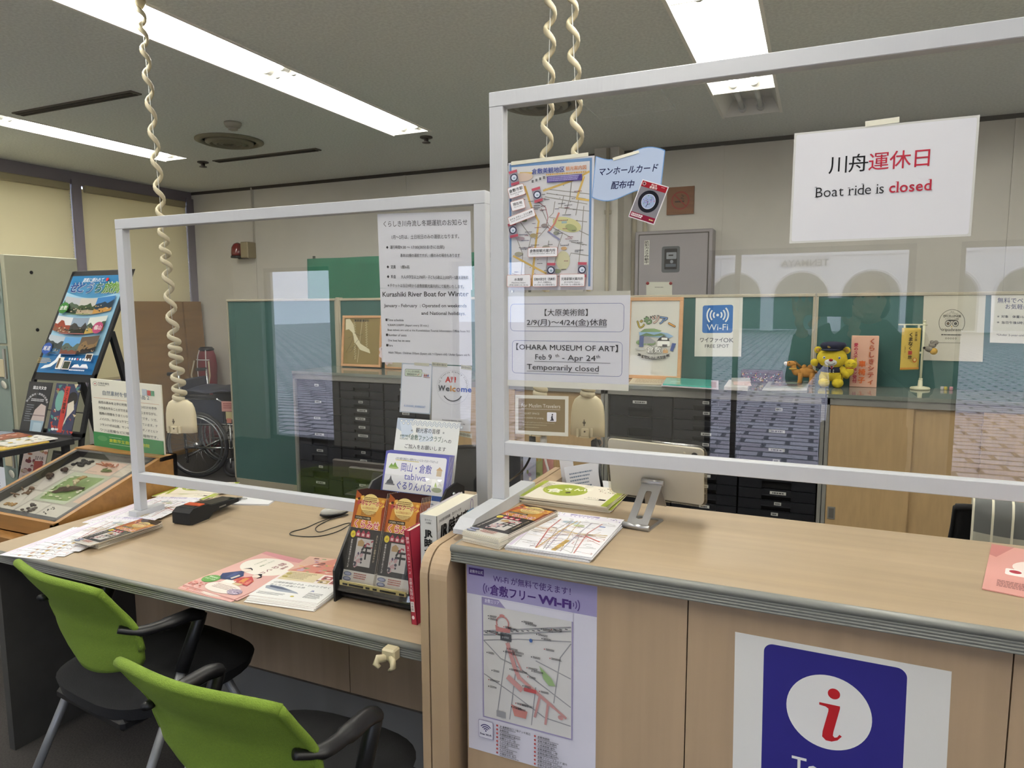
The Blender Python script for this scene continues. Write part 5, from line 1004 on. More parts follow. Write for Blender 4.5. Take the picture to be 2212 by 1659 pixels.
# ------------------------------------------------------------------ coiled cords from the ceiling
CORD = mat('cream_cord', '#cfc4a4', .5)
def pendant(label, top, bot, turns, rad, w_, h_, dens, bodyz):
    t = thing('hanging_outlet', label, 'outlet', top, 'coiled outlets hanging from the ceiling')
    A, B = Vector(top), Vector(bot); ax = (B-A); pts = []; n = turns*14
    ex = Vector((1, 0, 0)); ey = Vector((0, 1, 0))
    for i in range(n+1):
        u = i/n; s_ = lerp(dens, u); r = lerp(rad, u); a = 2*PI*turns*u
        pts.append(A+ax*s_+ex*math.cos(a)*r+ey*math.sin(a)*r)
    MB().tube(pts, 0.0062, CORD, 8, flat=1.6, up=(0, 0, 1)).build('coiled_cord', t)
    MB().tube([A, B], .0012, WHITEP, 5).build('strain_string', t)
    MB().lathe([(.021, 0), (.021, -.01), (.010, -.03)], A, CREAM, 20).build('ceiling_rose', t)
    b = MB(); c = B+Vector((0, 0, 0)); P = [(.0, .0)]
    prof = [(.18*w_/2, 0), (.5*w_/2, -.02*h_), (.78*w_/2, -.11*h_), (.93*w_/2, -.26*h_), (w_/2, -.46*h_), (w_/2*1.02, -.75*h_), (w_/2*1.03, -h_)]
    b.lathe(prof, c, CREAM, 36, sx=1, sy=.42); b.box((c.x-.18*w_, c.y-.22*w_, c.z-h_-.03*h_), (c.x+.12*w_, c.y+.12*w_, c.z-h_), CREAM)
    o = b.build('housing', t)
    yy = c.y-.42*w_/2*1.03
    MB().ball((c.x-.04*w_, yy+.001, c.z-.66*h_), (.05*w_, .003, .035*h_), mat('dark_slot', '#5a4a34', .5), u=10, v=6).box((c.x-.05*w_, yy-.001, c.z-.74*h_), (c.x-.03*w_, yy+.002, c.z-.58*h_), mat('dark_slot', '#5a4a34')).build('slot', o)
    MB().box((c.x-.12*w_, yy-.004, c.z-1.0*h_), (c.x+.10*w_, yy+.004, c.z-.8*h_), CREAM, bev=.002).ball((c.x-.01*w_, yy-.004, c.z-.87*h_), (.03*w_, .002, .025*h_), mat('dark_slot', '#5a4a34'), u=10, v=6).box((c.x-.26*w_, yy-.003, c.z-1.02*h_), (c.x-.2*w_, yy+.006, c.z-.82*h_), CREAM).box((c.x+.16*w_, yy-.003, c.z-.99*h_), (c.x+.22*w_, yy+.006, c.z-.79*h_), CREAM).build('clip', o)
    return t
a = aty(389, 862, 2.02); tp = (-2.475, 2.02, 2.695); w1 = (aty(425, 900, 2.02)-aty(366, 900, 2.02)).x; h1 = a.z-aty(395, 932, 2.02).z
pendant('cream coiled hanging outlet behind the low divider', tp, tuple(a), 22, [(0, .013), (.6, .017), (.8, .022), (1, .024)], w1, h1, [(0, 0), (.5, .62), (.75, .86), (1, 1)], None)
for lb, xb, yb, xt in (('cream coiled hanging outlet half hidden behind the small brown notice', 1167, 853, 1184), ('cream coiled hanging outlet next to the tablet, beside the drawer cabinet', 1270, 853, 1243)):
    a = aty(xb, yb, 2.15); b = aty(xt, 200, 2.15); wd = (aty(1306, 900, 2.15)-aty(1234, 900, 2.15)).x
    dx = (b.x-a.x)*(2.695-a.z)/(b.z-a.z)
    pendant(lb, (a.x+dx, 2.15, 2.695), tuple(a), 24, [(0, .015), (.6, .017), (.85, .02), (1, .02)], wd, .135, [(0, 0), (.55, .70), (.75, .9), (1, 1)], None)
def cable(label, pts, r, m, name='power_cable'): return tag(MB().tube(smooth_path(pts), r, m, 8).build(name), label, 'cable', 'power cables under the hanging outlets')
q = lambda x, y, Y: aty(x, y, Y)
o = cable('black power cable hanging from under the small brown notice', [q(1150, 946, 2.15), q(1149, 965, 2.15), q(1146, 985, 2.15), q(1132, 1012, 2.16), q(1112, 1030, 2.2), q(1098, 1040, 2.3)], .004, BLACK)
MB().lathe([(.011, 0), (.012, -.02), (.007, -.03), (.006, -.045)], q(1150, 942, 2.15), BLACK, 14).build('plug', o)
o = cable('white power cable hanging from under the small brown notice', [q(1176, 946, 2.15), q(1177, 985, 2.15), q(1184, 1015, 2.15), q(1192, 1042, 2.15), q(1196, 1062, 2.12)], .004, WHITEP)
MB().lathe([(.011, 0), (.012, -.02), (.007, -.03), (.006, -.045)], q(1174, 942, 2.15), WHITEP, 14).build('plug', o)
o = cable('black power cable and plug hanging from the outlet next to the tablet', [q(1287, 948, 2.15), q(1292, 965, 2.08), q(1297, 985, 2.0), q(1296, 1020, 1.95), q(1302, 1062, 1.94), q(1304, 1100, 1.94)], .004, BLACK)
MB().box((q(1287, 950, 2.15)+Vector((-.014, -.012, -.05))), (q(1287, 950, 2.15)+Vector((.016, .012, .0))), BLACK, bev=.004).tube([q(1296, 945, 2.13), q(1302, 958, 2.13), q(1292, 966, 2.13)], .001, mat('copper_wire_tie', '#b98a6a', .5), 5).build('plug', o)

# ------------------------------------------------------------------ specimen case beside the desk
OAK = mat('oak_veneer', '#a9793f', .4, noise=.22, scale=(3, 40, 40), detail=6); GRN = (0, -.150, .446); GP = (-2.5, 1.559, .72)
t = thing('specimen_case', 'slanted wooden glass topped case of nature craft specimens beside the low desk', 'display case', (-2.78, 1.82, .62))
SX0, SX1 = -3.04, -2.5
side = [(1.545, .66), (1.545, .716), (2.005, .871), (2.085, .874), (2.085, .66)]
MB().prism([(SX1-.02, y, z) for y, z in side], (.02, 0, 0), OAK).prism([(SX0, y, z) for y, z in side], (.02, 0, 0), OAK).box((SX0, 1.545, .66), (SX1, 1.565, .722), OAK).box((SX0, 2.065, .66), (SX1, 2.085, .874), OAK).box((SX0, 2.0, .855), (SX1, 2.085, .874), OAK).box((SX0, 1.545, .655), (SX1, 2.085, .665), OAK).build('case_body', t)
sl = Vector((0, .446, .150)).normalized(); nn = Vector((0, -.150, .446)).normalized()
def sp(x, d, h): return Vector((x, 1.559, .72))+sl*d+nn*h            # d up the slope, h off the glass plane
fr = MB(); LN = .47
for (xa, xb, da, db) in ((SX0+.02, SX1-.02, .006, .026), (SX0+.02, SX1-.02, LN-.02, LN), (SX0+.02, SX0+.04, .006, LN), (SX1-.04, SX1-.02, .006, LN)): fr.prism([sp(xa, da, -.03), sp(xb, da, -.03), sp(xb, db, -.03), sp(xa, db, -.03)], nn*.031, BLACK)
fr.build('inner_frame', t)
s = Sheet(480, 430, sp(SX0+.04, LN-.02, -.03), sp(SX1-.04, LN-.02, -.03), sp(SX0+.04, .026, -.03), paper='#b9b3a6', t=.004, step=.0004)
cells = [(10, 8, 150, 90, '#d9d4c4'), (170, 8, 170, 100, '#e3c3ae'), (350, 8, 120, 90, '#d9cdb8'), (10, 108, 100, 150, '#d8d2c6'), (370, 110, 100, 190, '#dfc0a8'), (10, 268, 130, 150, '#d9d4c6'), (150, 330, 130, 92, '#dedacb'), (290, 330, 180, 92, '#d8d3c6')]
for c in cells: s.rect(*c); s.z -= .93
s.up(); s.poly([(118, 112), (362, 112), (350, 322), (150, 322), (130, 240)], '#c2cbb0').poly([(150, 140), (340, 128), (336, 300), (176, 310), (150, 240)], '#7f9c55')
R = random.Random(31)
for k in range(60): s.poly([(x := R.uniform(150, 330), y := R.uniform(140, 300)), (x+3, y), (x+R.uniform(-8, 12), y-R.uniform(10, 24))], R.choice(('#93b060', '#6c8a45', '#a9bd78'))); s.z -= .93
s.up()
for k in range(24): s.ell(R.uniform(146, 346), R.uniform(126, 312), R.uniform(5, 13), R.uniform(3, 6), '#e3e2c4', 10); s.z -= .93
s.up()
for x, y, w_ in ((20, 84, 50), (190, 96, 60), (20, 240, 50), (160, 410, 60), (300, 410, 70), (20, 400, 60)): s.lines(x, y, w_, 5, 1, '#8a8272', int(x), .6, .2); s.z -= .93
s.up(); s.done('specimen_board', parent=t)
def bp_(x, y, h): return sp(SX0+.04+(SX1-SX0-.08)*x/480, LN-.02-(LN-.046)*y/430, -.029+h)
def seeds(label, pts, r, m, name='seed_cluster'):
    b = MB()
    for (x, y) in pts: b.ball(bp_(x, y, r*.5), (r*R.uniform(.8, 1.3), r*R.uniform(.7, 1.2), r*.7), m, u=8, v=6)
    return b.build(name, t)
seeds('', [(40+R.uniform(0, 90), 26+R.uniform(0, 44)) for _ in range(18)], .0085, mat('dark_seed', '#2b2625', .6))
b = MB()
for k in range(13): p = bp_(200+R.uniform(0, 110), 30+R.uniform(0, 22), .004); b.tube([p, p+Vector((R.uniform(-.03, .03), R.uniform(-.012, .02), .004))], .0028, mat('orange_twig', '#c47048', .6), 6)
for k in range(11): p = bp_(240+R.uniform(0, 70), 70+R.uniform(0, 20), .004); b.tube([p, p+Vector((R.uniform(.01, .03), R.uniform(-.004, .016), .003))], .0026, mat('green_twig', '#7f8f4a', .6), 6)
b.build('twig_bundle', t)
b = MB()
for x, y, r in ((40, 170, .016), (66, 120, .015), (64, 190, .010), (84, 128, .008)):
    for k in range(9): a_ = k*.7; b.ball(bp_(x, y, .008)+Vector((math.cos(a_)*r*.6, math.sin(a_)*r*.5, R.uniform(0, .006))), r*.5, mat('pine_cone', '#4a342a', .8), u=7, v=5)
b.build('pine_cone', t)
b = MB()
for k in range(8): p = bp_(40+R.uniform(-20, 50), 300+R.uniform(-30, 30), .004); b.tube([p, p+Vector((R.uniform(-.03, .03), R.uniform(-.02, .03), .008))], .003, mat('dry_twig', '#7a5a40', .8), 6)
b.ball(bp_(66, 268, .01), (.016, .008, .008), mat('dry_twig', '#7a5a40'), u=8, v=6); b.build('dried_twig', t)
seeds('', [(175+R.uniform(0, 84), 350+R.uniform(0, 56)) for _ in range(17)], .0062, mat('grey_seed', '#6b625a', .6)); seeds('', [(310+R.uniform(0, 30), 345+R.uniform(0, 50)) for _ in range(14)], .0022, mat('dark_seed', '#2b2625'))
seeds('', [(50+R.uniform(0, 60), 360+R.uniform(0, 20)) for _ in range(30)], .004, mat('tan_seed', '#b08a50', .7))
b = MB()
def bark(u, v): return bp_(200+130*u, 250-60*u*.6+34*(v-.5)*(1.3-u), .006+.012*math.sin(PI*v)*math.sin(PI*min(max(u, .03), .97))+.003*math.sin(17*u+9*v))
b.grid(bark, 16, 8, mat('bark', '#54402f', .95)); 
for k in range(9): b.ball(bp_(262+R.uniform(-14, 16), 200+R.uniform(-20, 34), .02), .0065, mat('cream_bead', '#d9c9a2', .6), u=8, v=6)
for k in range(3): p = bp_(245+10*k, 185, .02); b.tube([p, p+Vector((.02, .02, .012))], .004, mat('pale_stick', '#b99a62', .7), 6)
b.build('bark_figure', t)
MB().prism([sp(SX0+.03, .012, 0), sp(SX1-.03, .012, 0), sp(SX1-.03, LN-.01, 0), sp(SX0+.03, LN-.01, 0)], nn*.002, GLASS).build('glass_lid', t)
o = MB().box((SX0-.02, 1.50, .60), (SX1+.01, 2.12, .655), OAK); 
for x in (SX0, SX1-.04):
    for y in (1.52, 2.06): o.box((x, y, 0), (x+.04, y+.04, .60), OAK)
tag(o.build('case_table'), 'wooden table under the slanted specimen case', 'table')
s = Sheet(300, 305, aty(195, 817, 2.045), aty(347, 832, 2.045), aty(205, 962, 2.045), paper='#e6e3d2', t=.006)
s.z = 0; KK = '#4a4a4c'
s.ellline(20, 22, 10, 10, 1.5, '#8a7a6a', 18).ell(20, 22, 3, 3, '#c94a4a').text('生物多様性', 34, 22, 10, '#55524c').lines(34, 26, 34, 5, 1, '#8a8a80', 3).text('自然素材を使った作品 2', 52, 68, 23, '#6a7a8a', w=198).rect(10, 84, 280, 1.4, '#e0a27a').rect(222, 24, 20, 28, '#c9d4dc').rect(244, 28, 14, 22, '#c04a44').rect(259, 28, 14, 22, '#5a9a72')
for k, l in enumerate(('自然の恵みを上手に利用して、ひとつだけの手作', 'り作品を作ることができます。夢ふくらませながら、', '植物の特徴をうまくいかすのがコツです。ツガ、', 'ノイバラ、ヨウシュヤマゴボウが見えています。ナ', 'ンキンハゼは山里、サンキライ、ウサギノオとヒマ', 'ワリは花壇などに植えられる植物です。')): s.text(l, 32, 108+25*k, 13.5, KK, w=248)
s.rect(0, 240, 300, 65, '#3f8a4f').ell(40, 266, 22, 12, '#5f9a62', 16).text('倉敷市立自然史博物館', 70, 276, 16, '#d9d23a', w=172, bold=.03).lines(70, 254, 60, 5, 1, '#b9cfb0', 4).lines(70, 284, 150, 5, 1, '#b9cfb0', 5)
s.done('sign_card', 'white and green sign card standing on the back of the specimen case', 'sign')

# ------------------------------------------------------------------ poster stand by the lockers
t = thing('poster_stand', 'black leaning poster stand with a blue travel poster and leaflet shelves', 'poster stand', (-4.07, 2.7, 0)); PX0, PX1 = -4.35, -3.80
PRF = [(2.935, 1.728), (2.63, 1.07), (2.545, .76), (2.50, .45), (2.49, .0)]
fr = MB()
def strip(x0, x1, A, B, d=.02):
    fr.prism([(x0, *A), (x1, *A), (x1, *B), (x0, *B)], (0, d, d*.25), MATBLACK)
mix2 = lambda A, B, u: (A[0]+(B[0]-A[0])*u, A[1]+(B[1]-A[1])*u)
for A, B in zip(PRF, PRF[1:]): strip(PX0, PX0+.028, A, B); strip(PX1-.028, PX1, A, B)
strip(PX0, PX1, PRF[0], mix2(PRF[0], PRF[1], .05)); strip(PX0, PX1, mix2(PRF[0], PRF[1], .93), PRF[1]); strip(PX0, PX1, mix2(PRF[1], PRF[2], .92), PRF[2]); strip(PX0, PX1, mix2(PRF[2], PRF[3], .95), PRF[3])
fr.build('frame', t)
for x in (PX0+.05, PX1-.08): MB().prism([(x, 2.80, 1.36), (x, 2.83, 1.36), (x, 3.16, 0), (x, 3.12, 0)], (.03, 0, 0), MATBLACK).build('rear_leg', t)
MB().box((PX0+.05, 2.96, .74), (PX1-.05, 2.985, .77), MATBLACK).build('cross_bar', t)
for z, y in ((.765, 2.545), (.43, 2.5)): MB().box((PX0+.01, y-.05, z-.012), (PX1-.01, y+.02, z), mat('dark_grey_shelf', '#3a3a3e', .4)).box((PX0+.01, y-.052, z-.012), (PX1-.01, y-.046, z+.02), mat('dark_grey_shelf', '#3a3a3e')).build('leaflet_shelf', t)
MB().tube([(PX0+.02, 2.585, .90), (PX1-.02, 2.585, .90)], .003, BLACK, 6).tube([(PX0+.02, 2.512, .56), (PX1-.02, 2.512, .56)], .003, BLACK, 6).build('retaining_wire', t)
A, B = mix2(PRF[0], PRF[1], .045), mix2(PRF[0], PRF[1], .935)
s = Sheet(500, 690, (PX0+.026, A[0]-.002, A[1]), (PX1-.026, A[0]-.002, A[1]), (PX0+.026, B[0]-.002, B[1]), paper='#5a98c4', t=.003, gloss=.15, step=.0003)
s.rect(0, 0, 500, 60, '#3f84b8').poly([(0, 90)]+[(500*i/20, 120+44*math.sin(PI*i/20)) for i in range(21)]+[(500, 640), (0, 640)], '#a9d6ee').rect(0, 560, 500, 130, '#2f78b4').text('潮風に誘われて…', 110, 46, 34, '#f0f4f8', w=220, bold=.02, slant=.2)
for dx, c, bo in ((0, '#eef2f6', .07), (0, None, .02)):
    for i, (ch, cc) in enumerate(zip('せとうち旅情', ('#2a4a90', '#2a5aa0', '#3a6aa8', '#3a7a70', '#6a9a3a', '#7aa83a'))): s.text(ch, 18+78*i, 118+(6 if i > 1 else 0), 86, c or cc, bold=bo, slant=.15); s.z -= .93
    s.up(2)
s.ell(345, 34, 12, 12, '#d8383a')
def photos(y0, cols, seed):
    R = random.Random(seed); n = len(cols); xs2 = [20+460*i/n for i in range(n+1)]
    f = lambda x: 34*math.sin(PI*x/500)
    for i in range(n):
        a_, b_ = xs2[i], xs2[i+1]; xs3 = [a_+(b_-a_)*k/6 for k in range(7)]; top, mid, low = cols[i]
        s.poly([(x, y0+f(x)*.6) for x in xs3]+[(x, y0+104+f(x)) for x in xs3[::-1]], top); s.poly([(x, y0+44+f(x)+R.uniform(-26, 10)) for x in xs3]+[(x, y0+104+f(x)) for x in xs3[::-1]], mid); s.poly([(x, y0+76+f(x)+R.uniform(-14, 8)) for x in xs3]+[(x, y0+104+f(x)) for x in xs3[::-1]], low)
        for k in range(16): s.ell(R.uniform(a_+8, b_-8), y0+60+f((a_+b_)/2)+R.uniform(-10, 36), R.uniform(3, 12), R.uniform(2, 6), R.choice((mid, low, '#5a4a40', '#c9b9a0', '#3a4038')), 7); s.z -= .93
        s.up()
photos(150, [('#c9ccd2', '#5a6a5a', '#3a4a3a'), ('#d2d0c8', '#4a5a40', '#b9a890'), ('#4a86c4', '#3a4a58', '#c99a58')], 1); photos(292, [('#d9dadc', '#9a4a3a', '#8a5a48'), ('#9aaabc', '#4a4a48', '#33362f'), ('#d4d9d2', '#5a6a5a', '#c9a85a')], 2); photos(430, [('#c4cfd9', '#3f4a4c', '#3a6a94'), ('#6aa4d8', '#5a6a62', '#7a4a3c'), ('#6a5a4c', '#8a7050', '#2f2a28')], 3)
for x, y, c, tx in ((60, 244, '#4a8a46', '倉敷'), (438, 382, '#b8557a', '福山'), (50, 532, '#2f56a8', '尾道')): s.ell(x, y, 44, 40, c, 24).text(tx, x, y+12, 34, '#f2f2ec', 'c', bold=.01)
for y, c in ((288, '#7a9a5a'), (424, '#c07a7a'), (566, '#4a6a9a')): s.lines(110, y, 240, 9, 1, c, y, .6, .1); s.z -= .93
s.up(); s.poly([(60, 672), (90, 648), (130, 640), (170, 610), (186, 572), (200, 566), (206, 584), (190, 624), (150, 656), (96, 668)], '#e4eef4').rect(196, 590, 52, 80, '#e9e6dc').rect(200, 596, 18, 66, '#6a5a48').rect(254, 612, 66, 58, '#e9e6e0').rect(259, 617, 56, 48, '#3f4a3e').poly([(336, 660), (356, 636), (388, 632), (412, 650), (412, 660)], '#f0f2f6').poly([(404, 660), (424, 632), (462, 630), (484, 650), (484, 660)], '#e6eaf2').rect(340, 655, 140, 4, '#2f4a8a').rect(430, 560, 60, 50, '#e9e6de').rect(436, 566, 48, 38, '#4a3f38')
for k in range(8): s.ell(300+24*k, 600, 8, 8, '#e06a6a' if k == 3 else '#dfeaf2', 12); s.z -= .93
s.up(); s.lines(14, 600, 130, 40, 4, '#d9c27a', 5, .4, .3); s.lines(330, 668, 150, 12, 1, '#dfeaf4', 6, .7, .1)
s.done('poster', parent=t)
def standleaf(name, label, xc, yb, zb, W, H, fn, ang=74, t_=.003):
    s = loc(W, H, '#2c2e34', t_, .25, 100, 200); fn(s); o = s.done(name); o.matrix_basis = T(xc, yb, zb) @ RX(ang) @ T(0, H/2, 0); return tag(o, label, 'leaflet', 'leaflets on the poster stand')
def lf1(s): s.text('国立天文台', 50, 28, 14, '#e9e9ea', 'c', w=56, bold=.03).arctext('岡山観測所・開館記念展示', 50, 92, 42, 9, '#d9d9dc', -160, -20).lines(24, 66, 54, 12, 2, '#c4c4c8', 3, .6, 0).lines(10, 90, 34, 70, 8, '#8a8d94', 4, .4, .4).poly([(48, 110), (70, 84), (92, 92), (96, 150), (40, 150)], '#c9b9b4').rect(44, 128, 52, 4, '#8a7a7c').poly([(40, 150), (96, 150), (92, 196), (44, 196)], '#9fb9cc').rect(54, 158, 34, 36, '#b9cfdc')
def lf2(s):
    R = random.Random(14); s.rect(0, 0, 100, 200, '#3a3f5a')
    for k in range(60): s.poly([(x := R.uniform(0, 90), y := R.uniform(0, 190)), (x+R.uniform(6, 18), y+R.uniform(-6, 6)), (x+R.uniform(4, 14), y+R.uniform(8, 16))], R.choice(('#b8433a', '#4a8a88', '#2f3460', '#d9c9a8', '#8a8a6a'))); s.z -= .93
    s.up(); s.ell(28, 66, 18, 40, '#6fa49c', 20).ell(78, 56, 20, 26, '#1d1d22', 20).poly([(62, 76), (84, 62), (92, 96), (70, 130), (52, 190), (66, 120)], '#e6dcc8').rect(40, 10, 20, 176, '#c23c34'); s.vtext('ようこそ歌舞伎', 50, 16, 14, '#2a1a1c', .03); s.ell(22, 176, 7, 5, '#e9e9e9').rect(30, 172, 14, 7, '#d9d9dc')
def lf3(s): s.rect(0, 0, 100, 200, '#15161a').lines(8, 14, 84, 4, 1, '#55565c', 3).ell(50, 60, 11, 14, '#d9dade', 20).ell(50, 54, 4, 12, '#15161a', 12).text('カード入会キャンペーン', 50, 98, 8, '#b9bac0', 'c', w=72).lines(26, 112, 48, 6, 1, '#6a6b72', 4).rect(30, 130, 40, 2, '#d9dade').lines(20, 146, 60, 16, 3, '#6a6b72', 5)
def lf4(s):
    R = random.Random(21); s.rect(0, 0, 100, 200, '#ecd9cf')
    for k in range(40): s.ell(R.uniform(6, 94), R.uniform(6, 150), R.uniform(4, 12), R.uniform(4, 10), R.choice(('#c9b48a', '#8a3f4a', '#d9c9b0', '#b06a50', '#e4c4b4', '#5a4048')), 8); s.z -= .93
    s.up(); s.poly([(52, 60), (88, 56), (92, 140), (56, 150)], '#c0504a').text('甘味', 70, 52, 20, '#4a3038', 'c').rect(0, 170, 100, 30, '#e49aa8')
for (nm, lb, xc, fn, yb, zb) in (('observatory_leaflet', 'dark grey leaflet with a white dome on the upper shelf of the poster stand', -4.205, lf1, 2.515, .768), ('theatre_leaflet', 'colourful leaflet with a red title band on the upper shelf of the poster stand', -3.955, lf2, 2.515, .768), ('black_leaflet', 'black leaflet with a white emblem on the lower shelf of the poster stand', -3.94, lf3, 2.47, .433), ('sweets_leaflet', 'pink sweets leaflet on the lower shelf of the poster stand', -4.20, lf4, 2.47, .433)):
    standleaf(nm, lb, xc, yb, zb, .215, .305 if 'lower' not in lb else .25, fn)
# low brochure table at the frame edge
t = thing('brochure_table', 'black brochure table at the picture edge beyond the specimen case', 'table', (-3.75, 2.2, 0)); e0 = aty(104, 958, 2.28); zt = e0.z
MB().box((-4.5, 2.02, zt-.03), (e0.x, 2.42, zt), MATBLACK).build('tabletop', t)
for x in (-4.48, e0.x-.04):
    for y in (2.03, 2.37): MB().box((x, y, 0), (x+.03, y+.03, zt-.03), MATBLACK).build('leg', t)
MB().box((-4.44, 2.024, zt-.36), (e0.x-.05, 2.028, zt-.05), PANE).build('clear_pocket', t)
s = Sheet(200, 280, (-3.86, 2.032, zt-.07), (-3.63, 2.032, zt-.07), (-3.86, 2.032, zt-.35), paper='#e6e8ee'); s.text('お知らせ', 100, 50, 24, '#55556a', 'c').lines(30, 80, 140, 90, 6, '#8a8a9a', 4, .4, .2).poly([(0, 200), (200, 170), (200, 280), (0, 280)], '#b9cde4'); s.done('insert_sheet', parent=t)
R = random.Random(17)
for k, (lb, c1, c2) in enumerate((('yellow picture brochure on the far brochure table', '#e2c05a', '#c98a5a'), ('pink rimmed brochure on the far brochure table', '#d98a94', '#efe0d4'), ('cream patterned brochure on the far brochure table', '#e6d9b4', '#a98a6a'), ('white brochure with yellow dots on the far brochure table', '#e9e7e0', '#d9b93a'), ('rust brown brochure on the far brochure table', '#a9604a', '#d9c9b4'), ('grey blue brochure on the far brochure table', '#9aa4b4', '#e4e2dc'))):
    s = loc(.2, .24, c1, .006, .25)
    for j in range(26): s.ell(R.uniform(14, 186), R.uniform(14, 226), R.uniform(5, 26), R.uniform(3, 14), R.choice((c2, c1, '#8a6a4a', '#efe9dc', '#6a7a5a')), 8, R.uniform(0, 3)); s.z -= .93
    s.up(); o = s.done('brochure'); o.matrix_basis = T(e0.x-.12-.19*(k % 3)-.02*(k//3), 2.18+.05*(k//3), zt+.001+.0068*(k//3)) @ RZ(R.uniform(-16, 16)) if k < 3 else T(e0.x-.14-.19*(k % 3), 2.24, zt+.009) @ RZ(R.uniform(-12, 12)); tag(o, lb, 'brochure', 'brochures on the far table')
# ------------------------------------------------------------------ things standing on the back cabinets
CZ = CH+.0005
def frame_pic(t, x0, x1, z0, z1, y, bw, m, board, fn, lean_=0, H=None):
    fr = MB()
    for a, b in (((x0, z0), (x1, z0+bw)), ((x0, z1-bw), (x1, z1)), ((x0, z0+bw), (x0+bw, z1-bw)), ((x1-bw, z0+bw), (x1, z1-bw))): fr.box((a[0], y-.009, a[1]), (b[0], y+.009, b[1]), m, bev=.002)
    fr.build('frame', t); W = (x1-x0-2*bw)*1000; Hh = (z1-z0-2*bw)*1000
    s = Sheet(W, Hh, (x0+bw, y-.002, z1-bw), (x1-bw, y-.002, z1-bw), (x0+bw, y-.002, z0+bw), paper=board, t=.004, step=.0003); fn(s); s.done('picture', parent=t)
    MB().box((x0+bw-.001, y-.0055, z0+bw-.001), (x1-bw+.001, y-.0045, z1-bw+.001), GLASS).build('glass', t)
    if lean_: t.matrix_basis = T(0, y, z0) @ RX(-lean_) @ T(0, -y, -z0) @ t.matrix_basis
    return t
PINE = mat('light_pine_frame', '#cf9f72', .45, noise=.12, scale=(4, 30, 30)); GOLD = mat('gilt_leaf', '#a9945f', .3, metal=.15); BRIGHT = mat('gilt_highlight', '#fbf3cf', .3)  # pale gilt pattern with its cream highlights put into the colour
t = thing('framed_picture', 'wood framed gilded picture signed in ink on the drawer cabinet', 'picture', (-3.07, 4.21, CH))
def gilt(s):
    W, H = s.W, s.H; s.poly([(10, 10), (46, 6), (80, 46), (96, 110), (150, 190), (230, 230), (240, 260), (150, 236), (96, 180), (76, 110), (40, 84), (12, 90)], BRIGHT)
    for x0, n in ((84, 16), (190, 12)):
        for k in range(n): s.line([(x0+k*1.2, 20+k*18), (x0+14+k*1.2, 29+k*18), (x0-4+k*1.2, 36+k*18)], 3, BRIGHT); s.z -= .93
    s.up(); s.line([(160, 12), (128, 330)], 3, BRIGHT)
    for c in ([(40, 150), (90, 130), (60, 200), (20, 260), (70, 250), (110, 180), (130, 160)], [(60, 230), (120, 200), (100, 280), (90, 310)], [(90, 110), (140, 130), (170, 120)]): s.line(c, 2, '#3a342a'); s.z -= .93
    s.up(); s.lines(90, 10, 130, 22, 1, '#5a4f3a', 3, .8, 0)
frame_pic(t, -3.255, -2.90, CZ+.006, CZ+.385, 4.205, .018, PINE, GOLD, gilt, 6)
s = Sheet(100, 110, aty(818, 733, 4.09), aty(858, 733, 4.09), aty(818, 789, 4.09), slab=False)
pts = [(50+(46+4*math.cos(11*a))*math.cos(a), 55+(50+4*math.cos(11*a))*math.sin(a)) for a in (2*PI*i/110 for i in range(110))]
s.mb.prism([s.P(*p) for p in pts][::-1], -s.n*.002, ink('#dccbd0')); s.text('作 くらしき', 14, 46, 12, '#3a3a40').text('街の美', 20, 76, 20, '#5a86c4'); s.done('scalloped_card', 'pink scalloped paper card propped against the gilded picture', 'card')
t = thing('framed_picture', 'small wood framed picture mostly hidden behind the welcome card', 'picture', (-2.72, 4.22, CH))
frame_pic(t, -2.86, -2.60, CZ, CZ+.16, 4.2, .014, PINE, '#d9cfae', lambda s: s.lines(20, 20, 150, 60, 5, '#8a7a5a', 2), 6)
t = thing('framed_picture', 'pine framed town tour poster standing on the cabinet beside the blue wireless notice', 'picture', (-.9, 4.2, CH))
